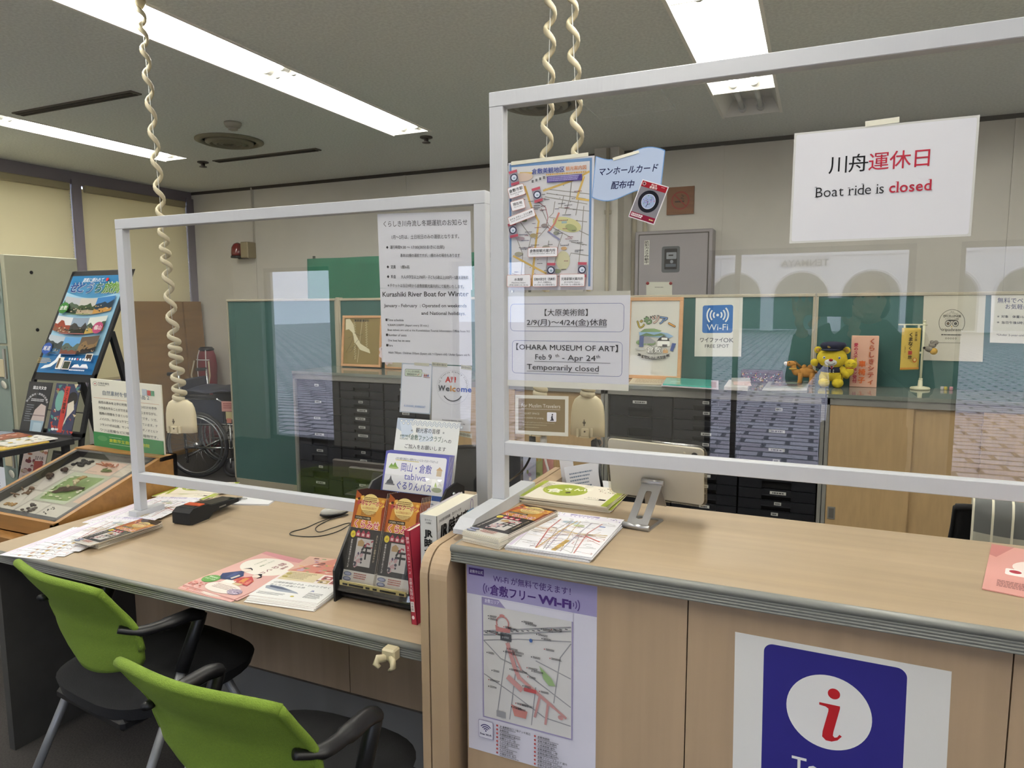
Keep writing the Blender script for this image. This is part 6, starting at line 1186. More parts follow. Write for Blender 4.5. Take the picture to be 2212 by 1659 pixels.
def jimo(s):
    W, H = s.W, s.H; K = '#3a3a3c'; G1, G3, B1 = '#7f9a6a', '#5f7a52', '#8fb0d0'
    s.arctext('JIMOTour', W*.53, H*.52, H*.29, 26, K, -118, -62, bold=.02)
    for ch, x, y, c, r in (('じ', .24, .35, '#d9c24a', -.35), ('も', .37, .305, '#7aa86a', -.18), ('ツ', .52, .295, '#e4c4b4', 0), ('ア', .67, .305, '#7aa0d4', .15), ('ー', .82, .36, '#e0a04a', .5)): s.text(ch, W*x, H*y, 56, K, 'c', bold=.09, rot=r).text(ch, W*x, H*y, 56, c, 'c', bold=.03, rot=r); s.z -= 1.9
    s.up(4); s.poly([(W*.2, H*.42), (W*.3, H*.375), (W*.5, H*.37), (W*.66, H*.4), (W*.6, H*.42)], G1).poly([(W*.18, H*.42), (W*.6, H*.415), (W*.78, H*.43), (W*.9, H*.47), (W*.8, H*.50), (W*.2, H*.47)], B1).poly([(W*.2, H*.47), (W*.34, H*.43), (W*.5, H*.455), (W*.64, H*.43), (W*.76, H*.46), (W*.5, H*.475)], G3)
    s.ell(W*.25, H*.56, W*.12, H*.035, G1).ell(W*.44, H*.56, W*.10, H*.033, G1).poly([(W*.22, H*.53), (W*.32, H*.47), (W*.44, H*.50), (W*.54, H*.545), (W*.5, H*.57), (W*.3, H*.575)], '#9a9aa0').rect(W*.2, H*.47, W*.09, H*.15, '#4a5a8a')
    s.poly([(W*.56, H*.54), (W*.62, H*.49), (W*.70, H*.46), (W*.79, H*.49), (W*.83, H*.54)], K).rect(W*.58, H*.535, W*.25, H*.07, '#e9e8e2').rect(W*.66, H*.49, W*.12, H*.03, '#e9e8e2').rect(W*.68, H*.58, W*.1, H*.03, '#55555a')
    s.poly([(W*.88, H*.56), (W*.96, H*.565), (W*.9, H*.67), (W*.84, H*.66)], '#4a5f9a').rect(W*.7, H*.655, W*.1, H*.04, '#c49a6a').ellline(W*.75, H*.65, W*.03, H*.015, 3, '#c49a6a').ell(W*.22, H*.645, W*.1, H*.018, '#c9cbc8')
    for ch, x in (('倉', .44), ('敷', .59)): s.text(ch, W*x, H*.69, 44, K, 'c', bold=.08).text(ch, W*x, H*.69, 44, '#f0efe9', 'c', bold=.015); s.z -= 1.9
    s.up(3); s.poly([(W*(.26+.5*i/10), H*(.725+.02*math.sin(PI*i/10))) for i in range(11)]+[(W*(.76-.5*i/10), H*(.765+.02*math.sin(PI*i/10))) for i in range(11)], K).poly([(W*.17, H*.70), (W*.25, H*.715), (W*.25, H*.745), (W*.17, H*.735), (W*.2, H*.718)], K).poly([(W*.85, H*.70), (W*.77, H*.715), (W*.77, H*.745), (W*.85, H*.735), (W*.82, H*.718)], K).text('もっと地元を楽しもう！', W*.51, H*.772, 20, '#f0efe9', 'c', w=W*.42)
frame_pic(t, -1.075, -.735, CZ, CZ+.50, 4.19, .022, PINE, '#dddcd3', jimo, 5)
FAB = lambda n, c: mat(n, c, .95, noise=.15, scale=(200, 200, 200), bump=.3)
# yellow bear in a cap
YEL, NAVY = FAB('yellow_plush', '#d9c12c'), FAB('navy_felt', '#25283f')
t = thing('plush_bear', 'yellow plush bear in a navy cap and jacket on the cabinet', 'soft toy', (0, 0, 0))
b = MB()
for sx in (-1, 1): b.ball((sx*.036, -.012, .028), (.032, .04, .03), YEL).ball((sx*.035, 0, .055), (.03, .032, .04), YEL).ball((sx*.076, .006, .218), (.021, .013, .021), YEL)
b.ball((0, 0, .085), (.058, .042, .05), YEL).ball((0, -.005, .172), (.082, .062, .062), YEL).tube([(.045, -.01, .115), (.085, -.02, .085), (.075, -.035, .07)], [.022, .022, .02], YEL, 12).tube([(-.05, 0, .125), (-.085, -.012, .14)], [.02, .016], YEL, 12).ball((-.092, -.022, .146), (.022, .016, .022), YEL)
b.build('body', t)
b = MB(); b.ball((0, -.001, .105), (.0615, .046, .036), NAVY).tube([(-.045, 0, .122), (-.078, -.008, .134)], [.024, .021], NAVY, 12).build('jacket', t)
MB().prism([(-.022, -.046, .138), (.022, -.046, .138), (0, -.050, .112)], (0, .006, 0), FAB('white_felt', '#e6e6e2')).prism([(-.006, -.051, .136), (.006, -.051, .136), (.003, -.054, .112), (-.003, -.054, .112)], (0, .004, 0), FAB('red_felt', '#a83038')).ball((-.008, -.049, .105), .0035, WHITEP, u=8, v=6).ball((.01, -.049, .105), .0035, WHITEP, u=8, v=6).ball((-.008, -.047, .094), .0035, WHITEP, u=8, v=6).ball((.01, -.047, .094), .0035, WHITEP, u=8, v=6).build('collar', t)
c = MB(); c.lathe([(.05, 0), (.056, .012), (.062, .02), (.072, .034), (.06, .048), (.02, .054)], (0, -.002, .215), NAVY, 28, (.12, 0, 1)).ball((-.012, -.056, .222), (.05, .026, .006), NAVY).ball((-.018, -.064, .243), (.010, .003, .010), mat('gold_badge', '#b59a4a', .4)); c.build('cap', t)
f = MB(); f.ball((-.006, -.057, .152), (.034, .013, .022), FAB('white_felt', '#e6e6e2')).ball((-.006, -.071, .165), (.011, .006, .008), FAB('red_felt', '#a83038'))
for sx in (-.042, .038): f.ball((sx, -.058, .178), (.007, .005, .008), WHITEP).ball((sx, -.062, .178), (.0045, .003, .005), mat('blue_eye', '#3a4a86', .2))
f.tube([(-.028, -.068, .15), (-.018, -.0705, .142), (-.006, -.071, .139), (.006, -.0705, .142), (.016, -.068, .15)], .0012, BLACK, 6)
for sx in (-1, 1): f.ball((sx*.076, -.006, .218), (.011, .004, .011), FAB('tan_felt', '#b08a4a'))
f.build('face', t)
k = MB(); k.ball((.10, -.022, .14), (.034, .022, .03), YEL).ball((.095, -.024, .10), (.024, .018, .028), YEL)
for sx in (-1, 1): k.prism([(.10+sx*.012, -.03, .162), (.10+sx*.032, -.03, .155), (.10+sx*.027, -.03, .182)], (0, .014, 0), YEL)
for sx in (-.012, .014): k.tube([(.10+sx-.007, -.043, .145), (.10+sx, -.0445, .149), (.10+sx+.007, -.043, .145)], .001, BLACK, 5)
k.tube([(.088, -.0425, .13), (.10, -.044, .126), (.112, -.0425, .13)], .001, BLACK, 5).tube([(.078+.012*i, -.034-.006*math.sin(PI*i/3), .118) for i in range(4)], .002, FAB('red_felt', '#a83038'), 6)
k.build('cat_puppet', t)
t.matrix_basis = T(.085, 4.13, CZ) @ Matrix.Scale(.93, 4)
# camel
CAM = FAB('tan_plush', '#b5813c'); t = thing('plush_camel', 'small tan plush camel beside the yellow bear', 'soft toy', (0, 0, 0)); b = MB()
b.ball((.012, 0, .072), (.046, .026, .030), CAM).ball((.0, 0, .098), (.015, .014, .018), CAM).ball((.03, 0, .098), (.015, .014, .018), CAM).tube([(-.02, 0, .068), (-.045, 0, .072), (-.055, 0, .09), (-.056, 0, .112)], [.022, .019, .015, .014], CAM, 12).ball((-.068, 0, .118), (.03, .016, .017), CAM)
for x in (-.016, .042):
    for y in (-.014, .014): b.tube([(x, y, .07), (x-.003, y, .03), (x-.006, y, .004)], [.016, .012, .013], CAM, 10)
b.tube([(.056, 0, .08), (.07, 0, .068)], [.007, .008], CAM, 8); b.build('body', t)
MB().ball((-.097, 0, .119), (.011, .012, .011), FAB('white_felt', '#e6e6e2')).ball((-.078, -.015, .125), (.004, .002, .003), BLACK, u=8, v=6).ball((-.078, .015, .125), (.004, .002, .003), BLACK, u=8, v=6).build('muzzle', t)
MB().tube([(-.058+.017*math.cos(2*PI*i/14), .017*math.sin(2*PI*i/14), .09) for i in range(14)], .005, FAB('gold_ribbon', '#c9a24a'), 8, closed=True).build('ribbon', t)
m_ = MB()
for i in range(9): m_.ball((-.05+.004*i, 0, .128-.006*i*.6), .008, FAB('brown_plush', '#7a5a2a'), u=8, v=6)
m_.build('mane', t); t.matrix_basis = T(-.052, 4.19, CZ)
# pink upright sign
p0, p1, p2 = aty(1839, 725, 4.2), aty(1896, 725, 4.2), aty(1835, 832, 4.2)
t = thing('upright_sign', 'pink upright sign with two columns of red lettering on the cabinet', 'sign', (p0.x+.06, 4.2, CH)); PK = mat('pink_card', '#e3b49c', .5)
MB().box((p2.x, 4.195, CZ), (p2.x+.132, 4.235, p0.z), PK, bev=.002).build('card_block', t)
s = Sheet(132, 275, (p2.x, 4.1945, p0.z), (p2.x+.132, 4.1945, p0.z), (p2.x, 4.1945, CZ), slab=False, step=.0004)
s.vtext('くらしきシティ', 99, 13, 33, '#d98a4a', .05, 1.08); s.vtext('くらしきシティ', 101, 12, 33, '#a84848', .01, 1.08); s.vtext('車椅子', 56, 132, 36, '#d96a2a', .05, 1.2); s.vtext('愛のステーション受付', 22, 38, 21, '#b3304a', .06, 1.02)
s.done('lettering', parent=t)
# flag stand with a plush mouse
t = thing('banner_stand', 'small white stand with a yellow banner on the cabinet', 'banner stand', (.518, 4.2, CH)); IV = mat('ivory_plastic', '#dad9b8', .4)
MB().lathe([(.046, 0), (.048, .006), (.044, .012), (.012, .018), (.01, .05)], (.518, 4.2, CZ), IV, 32).build('base', t)
MB().tube([(.518, 4.2, CZ+.02), (.520, 4.2, CZ+.36)], .006, IV, 10).ball((.52, 4.2, CZ+.36), .008, IV).lathe([(.009, -.01), (.009, .01)], (.519, 4.2, CZ+.05), IV, 10).box((.505, 4.195, CZ+.19), (.522, 4.205, CZ+.2), IV).build('pole', t)
MB().tube([(.40, 4.198, CZ+.342), (.535, 4.198, CZ+.342)], .004, IV, 8).build('cross_bar', t)
def ban(u, v): return (.418+.088*u+.022*(v-.3)*(1-u)*0, 4.196-.010*math.sin(2.6*u+1.2*v), CZ+.325-.225*v*(1-.02*u))
fl = MB().grid(ban, 8, 14, mat('yellow_banner', '#cdb050', .7), thick=(0, .001, 0)); fl.box((.425, 4.194, CZ+.32), (.435, 4.196, CZ+.345), IV).box((.49, 4.194, CZ+.32), (.50, 4.196, CZ+.345), IV)
o = fl.build('banner', t)
class Wavy(Sheet):
    def P(s, x, y): q = Vector(ban(x/s.W, y/s.H)); return q+Vector((0, -.0006-.0003*s.z, 0))
s = Wavy(88, 225, (0, 0, .225), (.088, 0, .225), (0, 0, 0), slab=False)
s.vtext('吉備之国', 66, 20, 12, '#3f3020', .02, 1.05); s.vtext('くまなく', 42, 24, 24, '#2a211a', .04, 1.0); s.rect(33, 122, 18, 20, '#b5473a'); s.vtext('旅', 42, 146, 20, '#2a211a', .03); s.ell(66, 172, 10, 13, '#c9702f').ell(66, 170, 6, 8, '#e4cf8a'); s.rect(0, 212, 88, 8, '#c98a3a'); s.vtext('ご当地たび', 18, 92, 8, '#3f3020')
s.done('banner_print', parent=o)
GRY = FAB('grey_plush', '#8a8478'); t = thing('plush_mouse', 'small grey and yellow plush mouse clinging to the banner stand pole', 'soft toy', (.54, 4.18, 1.27))
MB().ball((.548, 4.178, CZ+.215), (.024, .02, .016), GRY, RY(14)).ball((.56, 4.176, CZ+.237), (.018, .015, .015), GRY).ball((.575, 4.18, CZ+.25), (.012, .006, .012), GRY).ball((.555, 4.168, CZ+.253), (.010, .005, .010), GRY).build('body', t)
MB().ball((.566, 4.17, CZ+.205), (.018, .017, .018), FAB('mustard_plush', '#c39a3a')).build('vest', t); MB().ball((.523, 4.176, CZ+.222), .007, BLACK, u=8, v=6).ball((.571, 4.162, CZ+.24), .004, BLACK, u=8, v=6).build('nose', t)
for x, c, lb in ((2036, '#c8c4c0', 'tiny white trinket, nearest the banner stand, on the cabinet'), (2043, '#c9b84a', 'tiny yellow trinket in the middle of three on the cabinet'), (2055, '#d39aa8', 'tiny pink trinket farthest from the banner stand on the cabinet')):
    p = aty(x, 831, 4.22); mm = ink(c); tag(MB().lathe([(.006, 0), (.009, .004), (.008, .014), (.009, .017), (.003, .018)], (p.x, p.y, CZ), mm, 14).build('trinket'), lb, 'ornament', 'trinkets on the cabinet')
# papers and boxes
def lay(name, label, cat, px, z, t_, c, fn=None, group=None, W=None, H=None, gl=.4):
    a, b, d = (atz(*p, z) for p in px); s = Sheet(100, 100, a, b, d, paper=c, t=t_, gloss=gl, step=.0004)
    if fn: fn(s)
    return s.done(name, label, cat, group)
lay('brochure', 'faded printed sheet lying under the teal folder on the cabinet', 'paper', ((1370, 812), (1470, 815), (1358, 828)), CZ+.0025, .0025, '#d9cdb2', lambda s: s.lines(10, 10, 80, 80, 8, '#a9926a', 4, .5, .3))
lay('paper_stack', 'stack of pale papers between the teal folder and the cabinet top', 'paper', ((1440, 816), (1552, 822), (1428, 833)), CZ+.0075, .004, '#cfc4cc', lambda s: s.rect(70, 20, 26, 70, '#a98a8a'))
tl = mat('teal_plastic', '#4fb0a0', .2, spec=.5); lay('folder', 'teal plastic folder lying on the cabinet', 'folder', ((1440, 815), (1536, 820), (1432, 829)), CZ+.016, .008, tl, lambda s: s.line([(12, 60), (22, 52), (34, 60), (24, 66), (14, 62)], 2.2, '#d6d8d8'))
t = thing('memo_block', 'white memo block with a pink slip and a binder bar on the cabinet', 'note pad', (-.38, 4.1, CH))
for nm, px, z, th_, c in (('lower_pad', ((1575, 820), (1622, 822), (1564, 835)), CZ+.018, .018, '#d5d2cb'), ('pink_slip', ((1582, 819), (1618, 821), (1585, 831)), CZ+.020, .001, '#e0c4bc'), ('clip_bar', ((1580, 816), (1620, 816), (1580, 820)), CZ+.03, .01, '#b9bcb9')):
    a, b, d = (atz(*p, z) for p in px); Sheet(100, 100, a, b, d, paper=c, t=th_).done(nm, parent=t)
lay('brochure', 'glossy brochure in a clear sleeve lying at the cabinet front edge', 'brochure', ((1664, 819), (1748, 819), (1650, 837)), CZ+.012, .004, '#c9ccc4', lambda s: s.rect(12, 14, 74, 60, '#7a7f8a').ell(30, 40, 14, 16, '#c9b0a0', 14).ell(62, 46, 18, 14, '#b9c4b0', 14).rect(20, 70, 60, 10, '#b08a8a'), gl=.1)
lay('paper', 'white sheets under the clear sleeve at the cabinet front edge', 'paper', ((1664, 821), (1750, 821), (1646, 842)), CZ+.007, .006, '#d3d3ce')
t = thing('tissue_box', 'dark purple patterned tissue box on the cabinet in front of the teal screen', 'box', (-.28, 4.23, CH)); a, b = aty(1600, 820, 4.2), aty(1690, 820, 4.2)
MB().box((a.x, 4.2, CZ), (b.x, 4.27, CZ+.072), mat('purple_card', '#33203a', .5), bev=.003).build('carton', t)
s = Sheet(230, 72, (a.x, 4.1995, CZ+.072), (b.x, 4.1995, CZ+.072), (a.x, 4.1995, CZ), slab=False, step=.0004); R = random.Random(12)
for k in range(70): s.ell(R.uniform(8, 222), R.uniform(16, 64), R.uniform(2, 5), R.uniform(2, 5), R.choice(('#b9923a', '#a9486a', '#5a7a8a', '#c9b8a0', '#8a5a8a')), 7); s.z -= .93
s.up(); s.rect(0, 9, 230, 1.5, '#8a6a7a'); s.done('pattern', parent=t)

# ------------------------------------------------------------------ shelf with the green cloth behind the screen
t = thing('wire_shelf', 'chrome wire shelf rack behind the teal partition screen', 'shelf', (-3.1, 4.95, 0)); w_ = MB()
for x in (-3.95, -2.1):
    for y in (4.78, 5.12): MB().tube([(x, y, 0), (x, y, 1.93)], .012, CHROME, 10).build('post', t)
for z in (1.9, 1.2, .5):
    w_ = MB()
    for k in range(19): y = 4.78+.34*k/18; w_.tube([(-3.95, y, z), (-2.1, y, z)], .0025, CHROME, 5)
    for dz in (0, -.03):
        for y in (4.775, 5.125): w_.tube([(-3.96, y, z+dz), (-2.09, y, z+dz)], .004, CHROME, 6)
    n = 46; w_.tube([(-3.95+1.85*k/n, 4.775, z-(.03 if k % 2 else 0)) for k in range(n+1)], .0022, CHROME, 5)
    w_.build('wire_tier', t)
CLO = mat('green_cloth', '#3a7c63', .9, noise=.12, scale=(6, 6, 2))
def clo(u, v):
    x = -3.99+1.72*u; top = 1.905-.27*max(0, 1-abs(u-.58)/.12)**1.0*(1 if .42 < u < .74 else 0); z = top*(1-v)+1.02*v
    return (x, 4.738-.012*math.sin(22*u+2*v)-.018*max(0, math.sin(9*u))*v, z)
tag(MB().grid(clo, 70, 14, CLO, thick=(0, .003, 0)).build('green_cloth'), 'green cloth hung over the wire shelf behind the screen', 'cloth')
# boards and the red bag in the corner
PLY = mat('tan_plywood', '#a07a46', .6, noise=.2, scale=(2, 2, 14)); 
for y0, y1, x, lb in ((4.62, 5.17, 0, 'wide tan plywood board leaning on the window wall'), (5.18, 5.40, .012, 'narrow tan plywood board leaning in the back corner')):
    P = [(X0+.075+x, 1.555), (X0+.105+x, 1.56), (X0+.19+x, 0), (X0+.16+x, 0)]; tag(MB().prism([(a, y0, z) for a, z in P], (0, y1-y0, 0), PLY).build('plywood_board'), lb, 'board', 'boards leaning on the window wall')
t = thing('red_bag', 'tall red bag with white piping standing in the back corner', 'bag', (-5.66, 5.3, 0)); RB_ = mat('dark_red_nylon', '#7a1424', .5)
c = aty(448, 800, 5.27); b = MB(); prof = [(.06, 0), (.085, .02), (.09, .3), (.085, .55), (.095, .75), (.10, .9), (.09, 1.0), (.07, 1.06)]
b.lathe(prof, (c.x, 5.27, 0), RB_, 24, sx=1.15, sy=.8); b.build('body', t)
pp = MB()
for a0 in (-PI*.5-.55, -PI*.5+.55): pp.tube([(c.x+1.16*r*math.cos(a0), 5.27+.82*r*math.sin(a0), h) for r, h in prof[1:]], .006, WHITEP, 6)
pp.tube([(c.x+1.17*.098*math.cos(-PI*.5-.9+1.8*i/8), 5.27+.83*.098*math.sin(-PI*.5-.9+1.8*i/8), .96) for i in range(9)], .006, WHITEP, 6); pp.build('piping', t)
MB().lathe([(.075, 1.05), (.08, 1.07), (.06, 1.09)], (c.x, 5.27, 0), BLACK, 20, sx=1.1, sy=.8).build('cap', t)
st = MB()
for sx in (-1, 1): st.tube([(c.x+sx*.10, 5.20, .95), (c.x+sx*.13, 5.18, .8), (c.x+sx*.08, 5.18, .62), (c.x+sx*.04, 5.19, .5)], .01, CREAM, 8, flat=.4)
st.build('strap', t)

# ------------------------------------------------------------------ wheelchair
t = thing('wheelchair', 'wheelchair with a navy seat and pink label by the open partition end', 'wheelchair', (-4.95, 4.55, 0)); WX, WR = -4.965, .295
TYRE = mat('dark_rubber', '#26262a', .7); NV = mat('navy_vinyl', '#232a3f', .5)
for y in (4.36, 4.86):
    def circ(r, yy=y): return [(WX+r*math.cos(2*PI*i/36), yy, WR+r*math.sin(2*PI*i/36)) for i in range(36)]
    o = MB().tube(circ(WR-.014), .014, TYRE, 10, closed=True).build('tyre', t); 
    yh = y-.035 if y < 4.6 else y+.035
    rm = MB().tube(circ(WR-.032), .008, STEEL, 8, closed=True).tube([(WX+(WR-.045)*math.cos(2*PI*i/36), yh, WR+(WR-.045)*math.sin(2*PI*i/36)) for i in range(36)], .008, STEEL, 8, closed=True).tube([(WX, y-.03, WR), (WX, y+.03, WR)], .022, CHROME, 12)
    for k in range(28): a = 2*PI*k/28; rm.tube([(WX+.018*math.cos(a+.9*(-1)**k), y+.012*(-1)**k, WR+.018*math.sin(a+.9*(-1)**k)), (WX+(WR-.034)*math.cos(a), y, WR+(WR-.034)*math.sin(a))], .0012, CHROME, 4)
    rm.build('wheel', t)
    yc = y+.03 if y < 4.6 else y-.03
    fr = MB()
    for path in ([(WX-.16, yc, .92), (WX-.14, yc, .5), (WX-.12, yc, .12)], [(WX-.14, yc, .26), (WX+.40, yc, .26)], [(WX-.14, yc, .47), (WX+.36, yc, .47), (WX+.40, yc, .44), (WX+.42, yc, .2), (WX+.50, yc, .08)], [(WX-.145, yc, .70), (WX+.18, yc, .70), (WX+.26, yc, .66), (WX+.27, yc, .47)], [(WX+.30, yc, .47), (WX+.30, yc, .16)]): fr.tube(path, .0115, CHROME, 10)
    fr.build('side_frame', t)
    MB().box((WX-.10, yc-.022, .70), (WX+.19, yc+.022, .735), BLACK, bev=.008).build('arm_pad', t); MB().box((WX-.10, yc-.006, .48), (WX+.24, yc+.006, .69), NV).build('side_guard', t)
    MB().tube([(WX-.16, yc, .92), (WX-.26, yc, .915)], .016, BLACK, 10).build('push_handle', t)
    cs = MB().tube([(WX+.30+.075*math.cos(2*PI*i/20), yc, .09+.075*math.sin(2*PI*i/20)) for i in range(20)], .015, TYRE, 8, closed=True).lathe([(.02, -.02), (.062, -.008), (.062, .008), (.02, .02)], (WX+.30, yc, .09), mat('grey_hub', '#4a4a4e', .5), 16, (0, 1, 0)).tube([(WX+.30, yc-.024, .09), (WX+.30, yc-.024, .17), (WX+.30, yc+.024, .17), (WX+.30, yc+.024, .09)], .008, CHROME, 8); cs.build('caster', t)
    MB().box((WX+.42, yc-.06, .07), (WX+.56, yc+.08, .085), BLACK).build('footrest', t)
MB().box((WX-.14, 4.39, .47), (WX+.30, 4.83, .50), NV, bev=.01).build('seat', t)
MB().box((WX-.185, 4.39, .5), (WX-.155, 4.83, .86), NV, bev=.01).build('backrest', t)
MB().tube([(WX-.14, 4.39, .16), (WX+.30, 4.83, .44)], .01, CHROME, 8).tube([(WX-.14, 4.83, .16), (WX+.30, 4.39, .44)], .01, CHROME, 8).build('cross_brace', t)
s = Sheet(60, 30, (WX+.25, 4.352, .685), (WX+.40, 4.352, .685), (WX+.25, 4.352, .595), paper='#e0a49c', t=.002); s.lines(6, 6, 48, 18, 3, '#a04a50', 2, .5, .1).rect(14, 31, 28, 22, '#d9cf9a').rect(16, 50, 18, 14, '#d98a7a'); s.done('pink_label', parent=t)
WT = T(WX, 4.36, 0) @ RZ(17) @ T(-WX, -4.36, 0); t.matrix_basis = WT @ t.matrix_basis
def cush(u, v): return WT @ Vector((WX-.14+.43*u, 4.40+.42*v, .757+.045*max(0, math.sin(PI*u))**.5*max(0, math.sin(PI*v))**.5+.01*math.sin(9*u)))
tag(MB().grid(cush, 18, 12, NV, thick=(0, 0, -.004)).build('folded_blanket'), 'navy blanket folded over the arms of the wheelchair', 'blanket')

# ------------------------------------------------------------------ staff side
t = thing('monitor', 'dark monitor seen from behind on the staff side of the low desk', 'monitor', (-1.68, 2.4, .70)); DB = mat('dark_brown_plastic', '#3a332e', .5)
a, b = aty(722, 990, 2.42), aty(850, 1003, 2.42)
MB().box((a.x, 2.405, .755), (a.x+.46, 2.425, a.z), DB, bev=.004).box((a.x+.10, 2.385, .73+.03), (a.x+.36, 2.408, a.z-.02), DB, bev=.006).build('screen_back', t)
MB().box((a.x+.20, 2.40, .71), (a.x+.26, 2.43, .78), BLACK).box((a.x+.12, 2.33, .70), (a.x+.34, 2.50, .71), BLACK, bev=.003).build('stand', t)
BACKF = mat('black_chair_fabric', '#1b1b1e', .9, bump=.3, bscale=(200, 200, 200))
t = office_chair('staff_chair', 'black staff chair behind the low divider and the brochure rack', BACKF, seat_z=.46, top=.83, group='black staff chairs', arms=False); t.matrix_basis = T(-1.37, 2.62, 0) @ RZ(182)
t2 = dup(t, T(.70, 2.90, 0) @ RZ(-8) @ (T(-1.37, 2.62, 0) @ RZ(182)).inverted(), 'black staff chair with a grey plaid blanket beyond the tall counter')
PLD = bpy.data.materials.new('grey_plaid_wool'); PLD.use_nodes = True; MATS['plaid'] = PLD; nt = PLD.node_tree; tc = nt.nodes.new('ShaderNodeTexCoord'); sx_ = nt.nodes.new('ShaderNodeSeparateXYZ'); nt.links.new(tc.outputs['UV'], sx_.inputs[0])
def stripe(ax, n, wd):
    m1 = nt.nodes.new('ShaderNodeMath'); m1.operation = 'MULTIPLY'; m1.inputs[1].default_value = n; nt.links.new(sx_.outputs[ax], m1.inputs[0]); m2 = nt.nodes.new('ShaderNodeMath'); m2.operation = 'FRACT'; nt.links.new(m1.outputs[0], m2.inputs[0]); m3 = nt.nodes.new('ShaderNodeMath'); m3.operation = 'LESS_THAN'; m3.inputs[1].default_value = wd; nt.links.new(m2.outputs[0], m3.inputs[0]); return m3
A_, B_ = stripe(0, 7, .13), stripe(1, 3.2, .12); ad = nt.nodes.new('ShaderNodeMath'); ad.operation = 'ADD'; nt.links.new(A_.outputs[0], ad.inputs[0]); hf = nt.nodes.new('ShaderNodeMath'); hf.operation = 'MULTIPLY'; hf.inputs[1].default_value = .45; nt.links.new(B_.outputs[0], hf.inputs[0]); nt.links.new(hf.outputs[0], ad.inputs[1])
rp = nt.nodes.new('ShaderNodeValToRGB'); nt.links.new(ad.outputs[0], rp.inputs[0]); rp.color_ramp.elements[0].color = (*lin('#5d5f5e'), 1); rp.color_ramp.elements[1].color = (*lin('#d3cfbb'), 1); nt.links.new(rp.outputs[0], nt.nodes['Principled BSDF'].inputs['Base Color']); nt.nodes['Principled BSDF'].inputs['Roughness'].default_value = .95
def pl(u, v):
    L = (v-.5)*(.9 if v < .5 else .6); r = .036; x = -.165+.37*u
    y, z = (r+.008*math.sin(7*u)+.5*(L-r*1.57), -abs(L)) if L > r*1.57 else ((-r-.008*math.sin(7*u), -abs(L)) if L < -r*1.57 else (r*math.sin(L/r), r*math.cos(L/r)-.06))
    return (T(.70, 2.90, 0) @ RZ(-8)) @ Vector((x, -.272+y+.035*(x/.21)**2, .888+z))
nu, nv = 24, 40; mb = MB().grid(pl, nu, nv, PLD); o = mb.build('plaid_blanket'); uv = o.data.uv_layers.new(name='UVMap')
for lp in o.data.loops: i = lp.vertex_index; uv.data[lp.index].uv = ((i % (nu+1))/nu, (i//(nu+1))/nv)
sm = o.modifiers.new('thickness', 'SOLIDIFY'); sm.thickness = .006; tag(o, 'grey plaid blanket draped over the staff chair back', 'blanket')
t = thing('desk_telephone', 'white angled desk device with papers behind the end panel beside the tablet', 'telephone', (-.65, 2.1, .70)); WD = mat('white_device', '#d6d6d8', .4)
def q3(x, y, Y): return aty(x, y, Y)
MB().prism([(-.705, 1.98, .70), (-.705, 1.98, .80), (-.705, 2.06, .915), (-.705, 2.14, .93), (-.705, 2.16, .70)], (.14, 0, 0), WD).build('body', t)
MB().prism([(-.710, 2.0, .80), (-.710, 2.07, .95), (-.710, 2.085, .95), (-.710, 2.015, .80)], (.018, 0, 0), WD).prism([(-.69, 2.03, .86), (-.69, 2.07, .925), (-.69, 2.078, .925), (-.69, 2.04, .86)], (.12, 0, 0), WD).build('tray', t)
s = Sheet(100, 140, (-.70, 1.985, 1.0), (-.60, 2.025, 1.02), (-.66, 1.945, .86), paper='#e9e9ee', t=.001); s.lines(12, 20, 70, 60, 6, '#8a9ab0', 3, .4, .3).rect(30, 84, 50, 5, '#4a8ac0'); s.done('memo_card', 'white memo card standing on the white desk device', 'card')
s = Sheet(60, 190, (-.73, 2.02, 1.03), (-.685, 2.02, 1.03), (-.69, 1.985, .84), paper='#efeff4', t=.0015); s.done('paper_strip', 'long white paper strip hanging under the outlet by the tablet', 'paper')
t = thing('leaflet_holder', 'clear leaflet holder with colourful leaflets behind the end panel', 'leaflet holder', (-.91, 2.3, .70))
MB().box((-.975, 2.285, .70), (-.845, 2.288, .95), PANE).box((-.975, 2.318, .70), (-.845, 2.321, .97), PANE).box((-.975, 2.285, .70), (-.845, 2.321, .704), PANE).build('holder', t)
for k, (x0, c) in enumerate(((-.97, '#b9c0d8'), (-.945, '#b8c08a'), (-.905, '#d9a09a'))):
    s = Sheet(45, 240, (x0, 2.30+.004*k, .955+.004*k), (x0+.05, 2.30+.004*k, .955), (x0, 2.30+.004*k, .708), paper=c, t=.002); R = random.Random(k)
    for j in range(14): s.ell(R.uniform(4, 41), R.uniform(8, 230), R.uniform(3, 9), R.uniform(3, 9), R.choice(('#8a9a6a', '#e6e2da', '#9a8ab0', '#c9b070')), 7); s.z -= .93
    s.up(); s.done('leaflet', ('lilac leaflet in the clear holder behind the end panel', 'green leaflet in the clear holder behind the end panel', 'pink leaflet in the clear holder behind the end panel')[k], 'leaflet', 'leaflets in the clear holder')
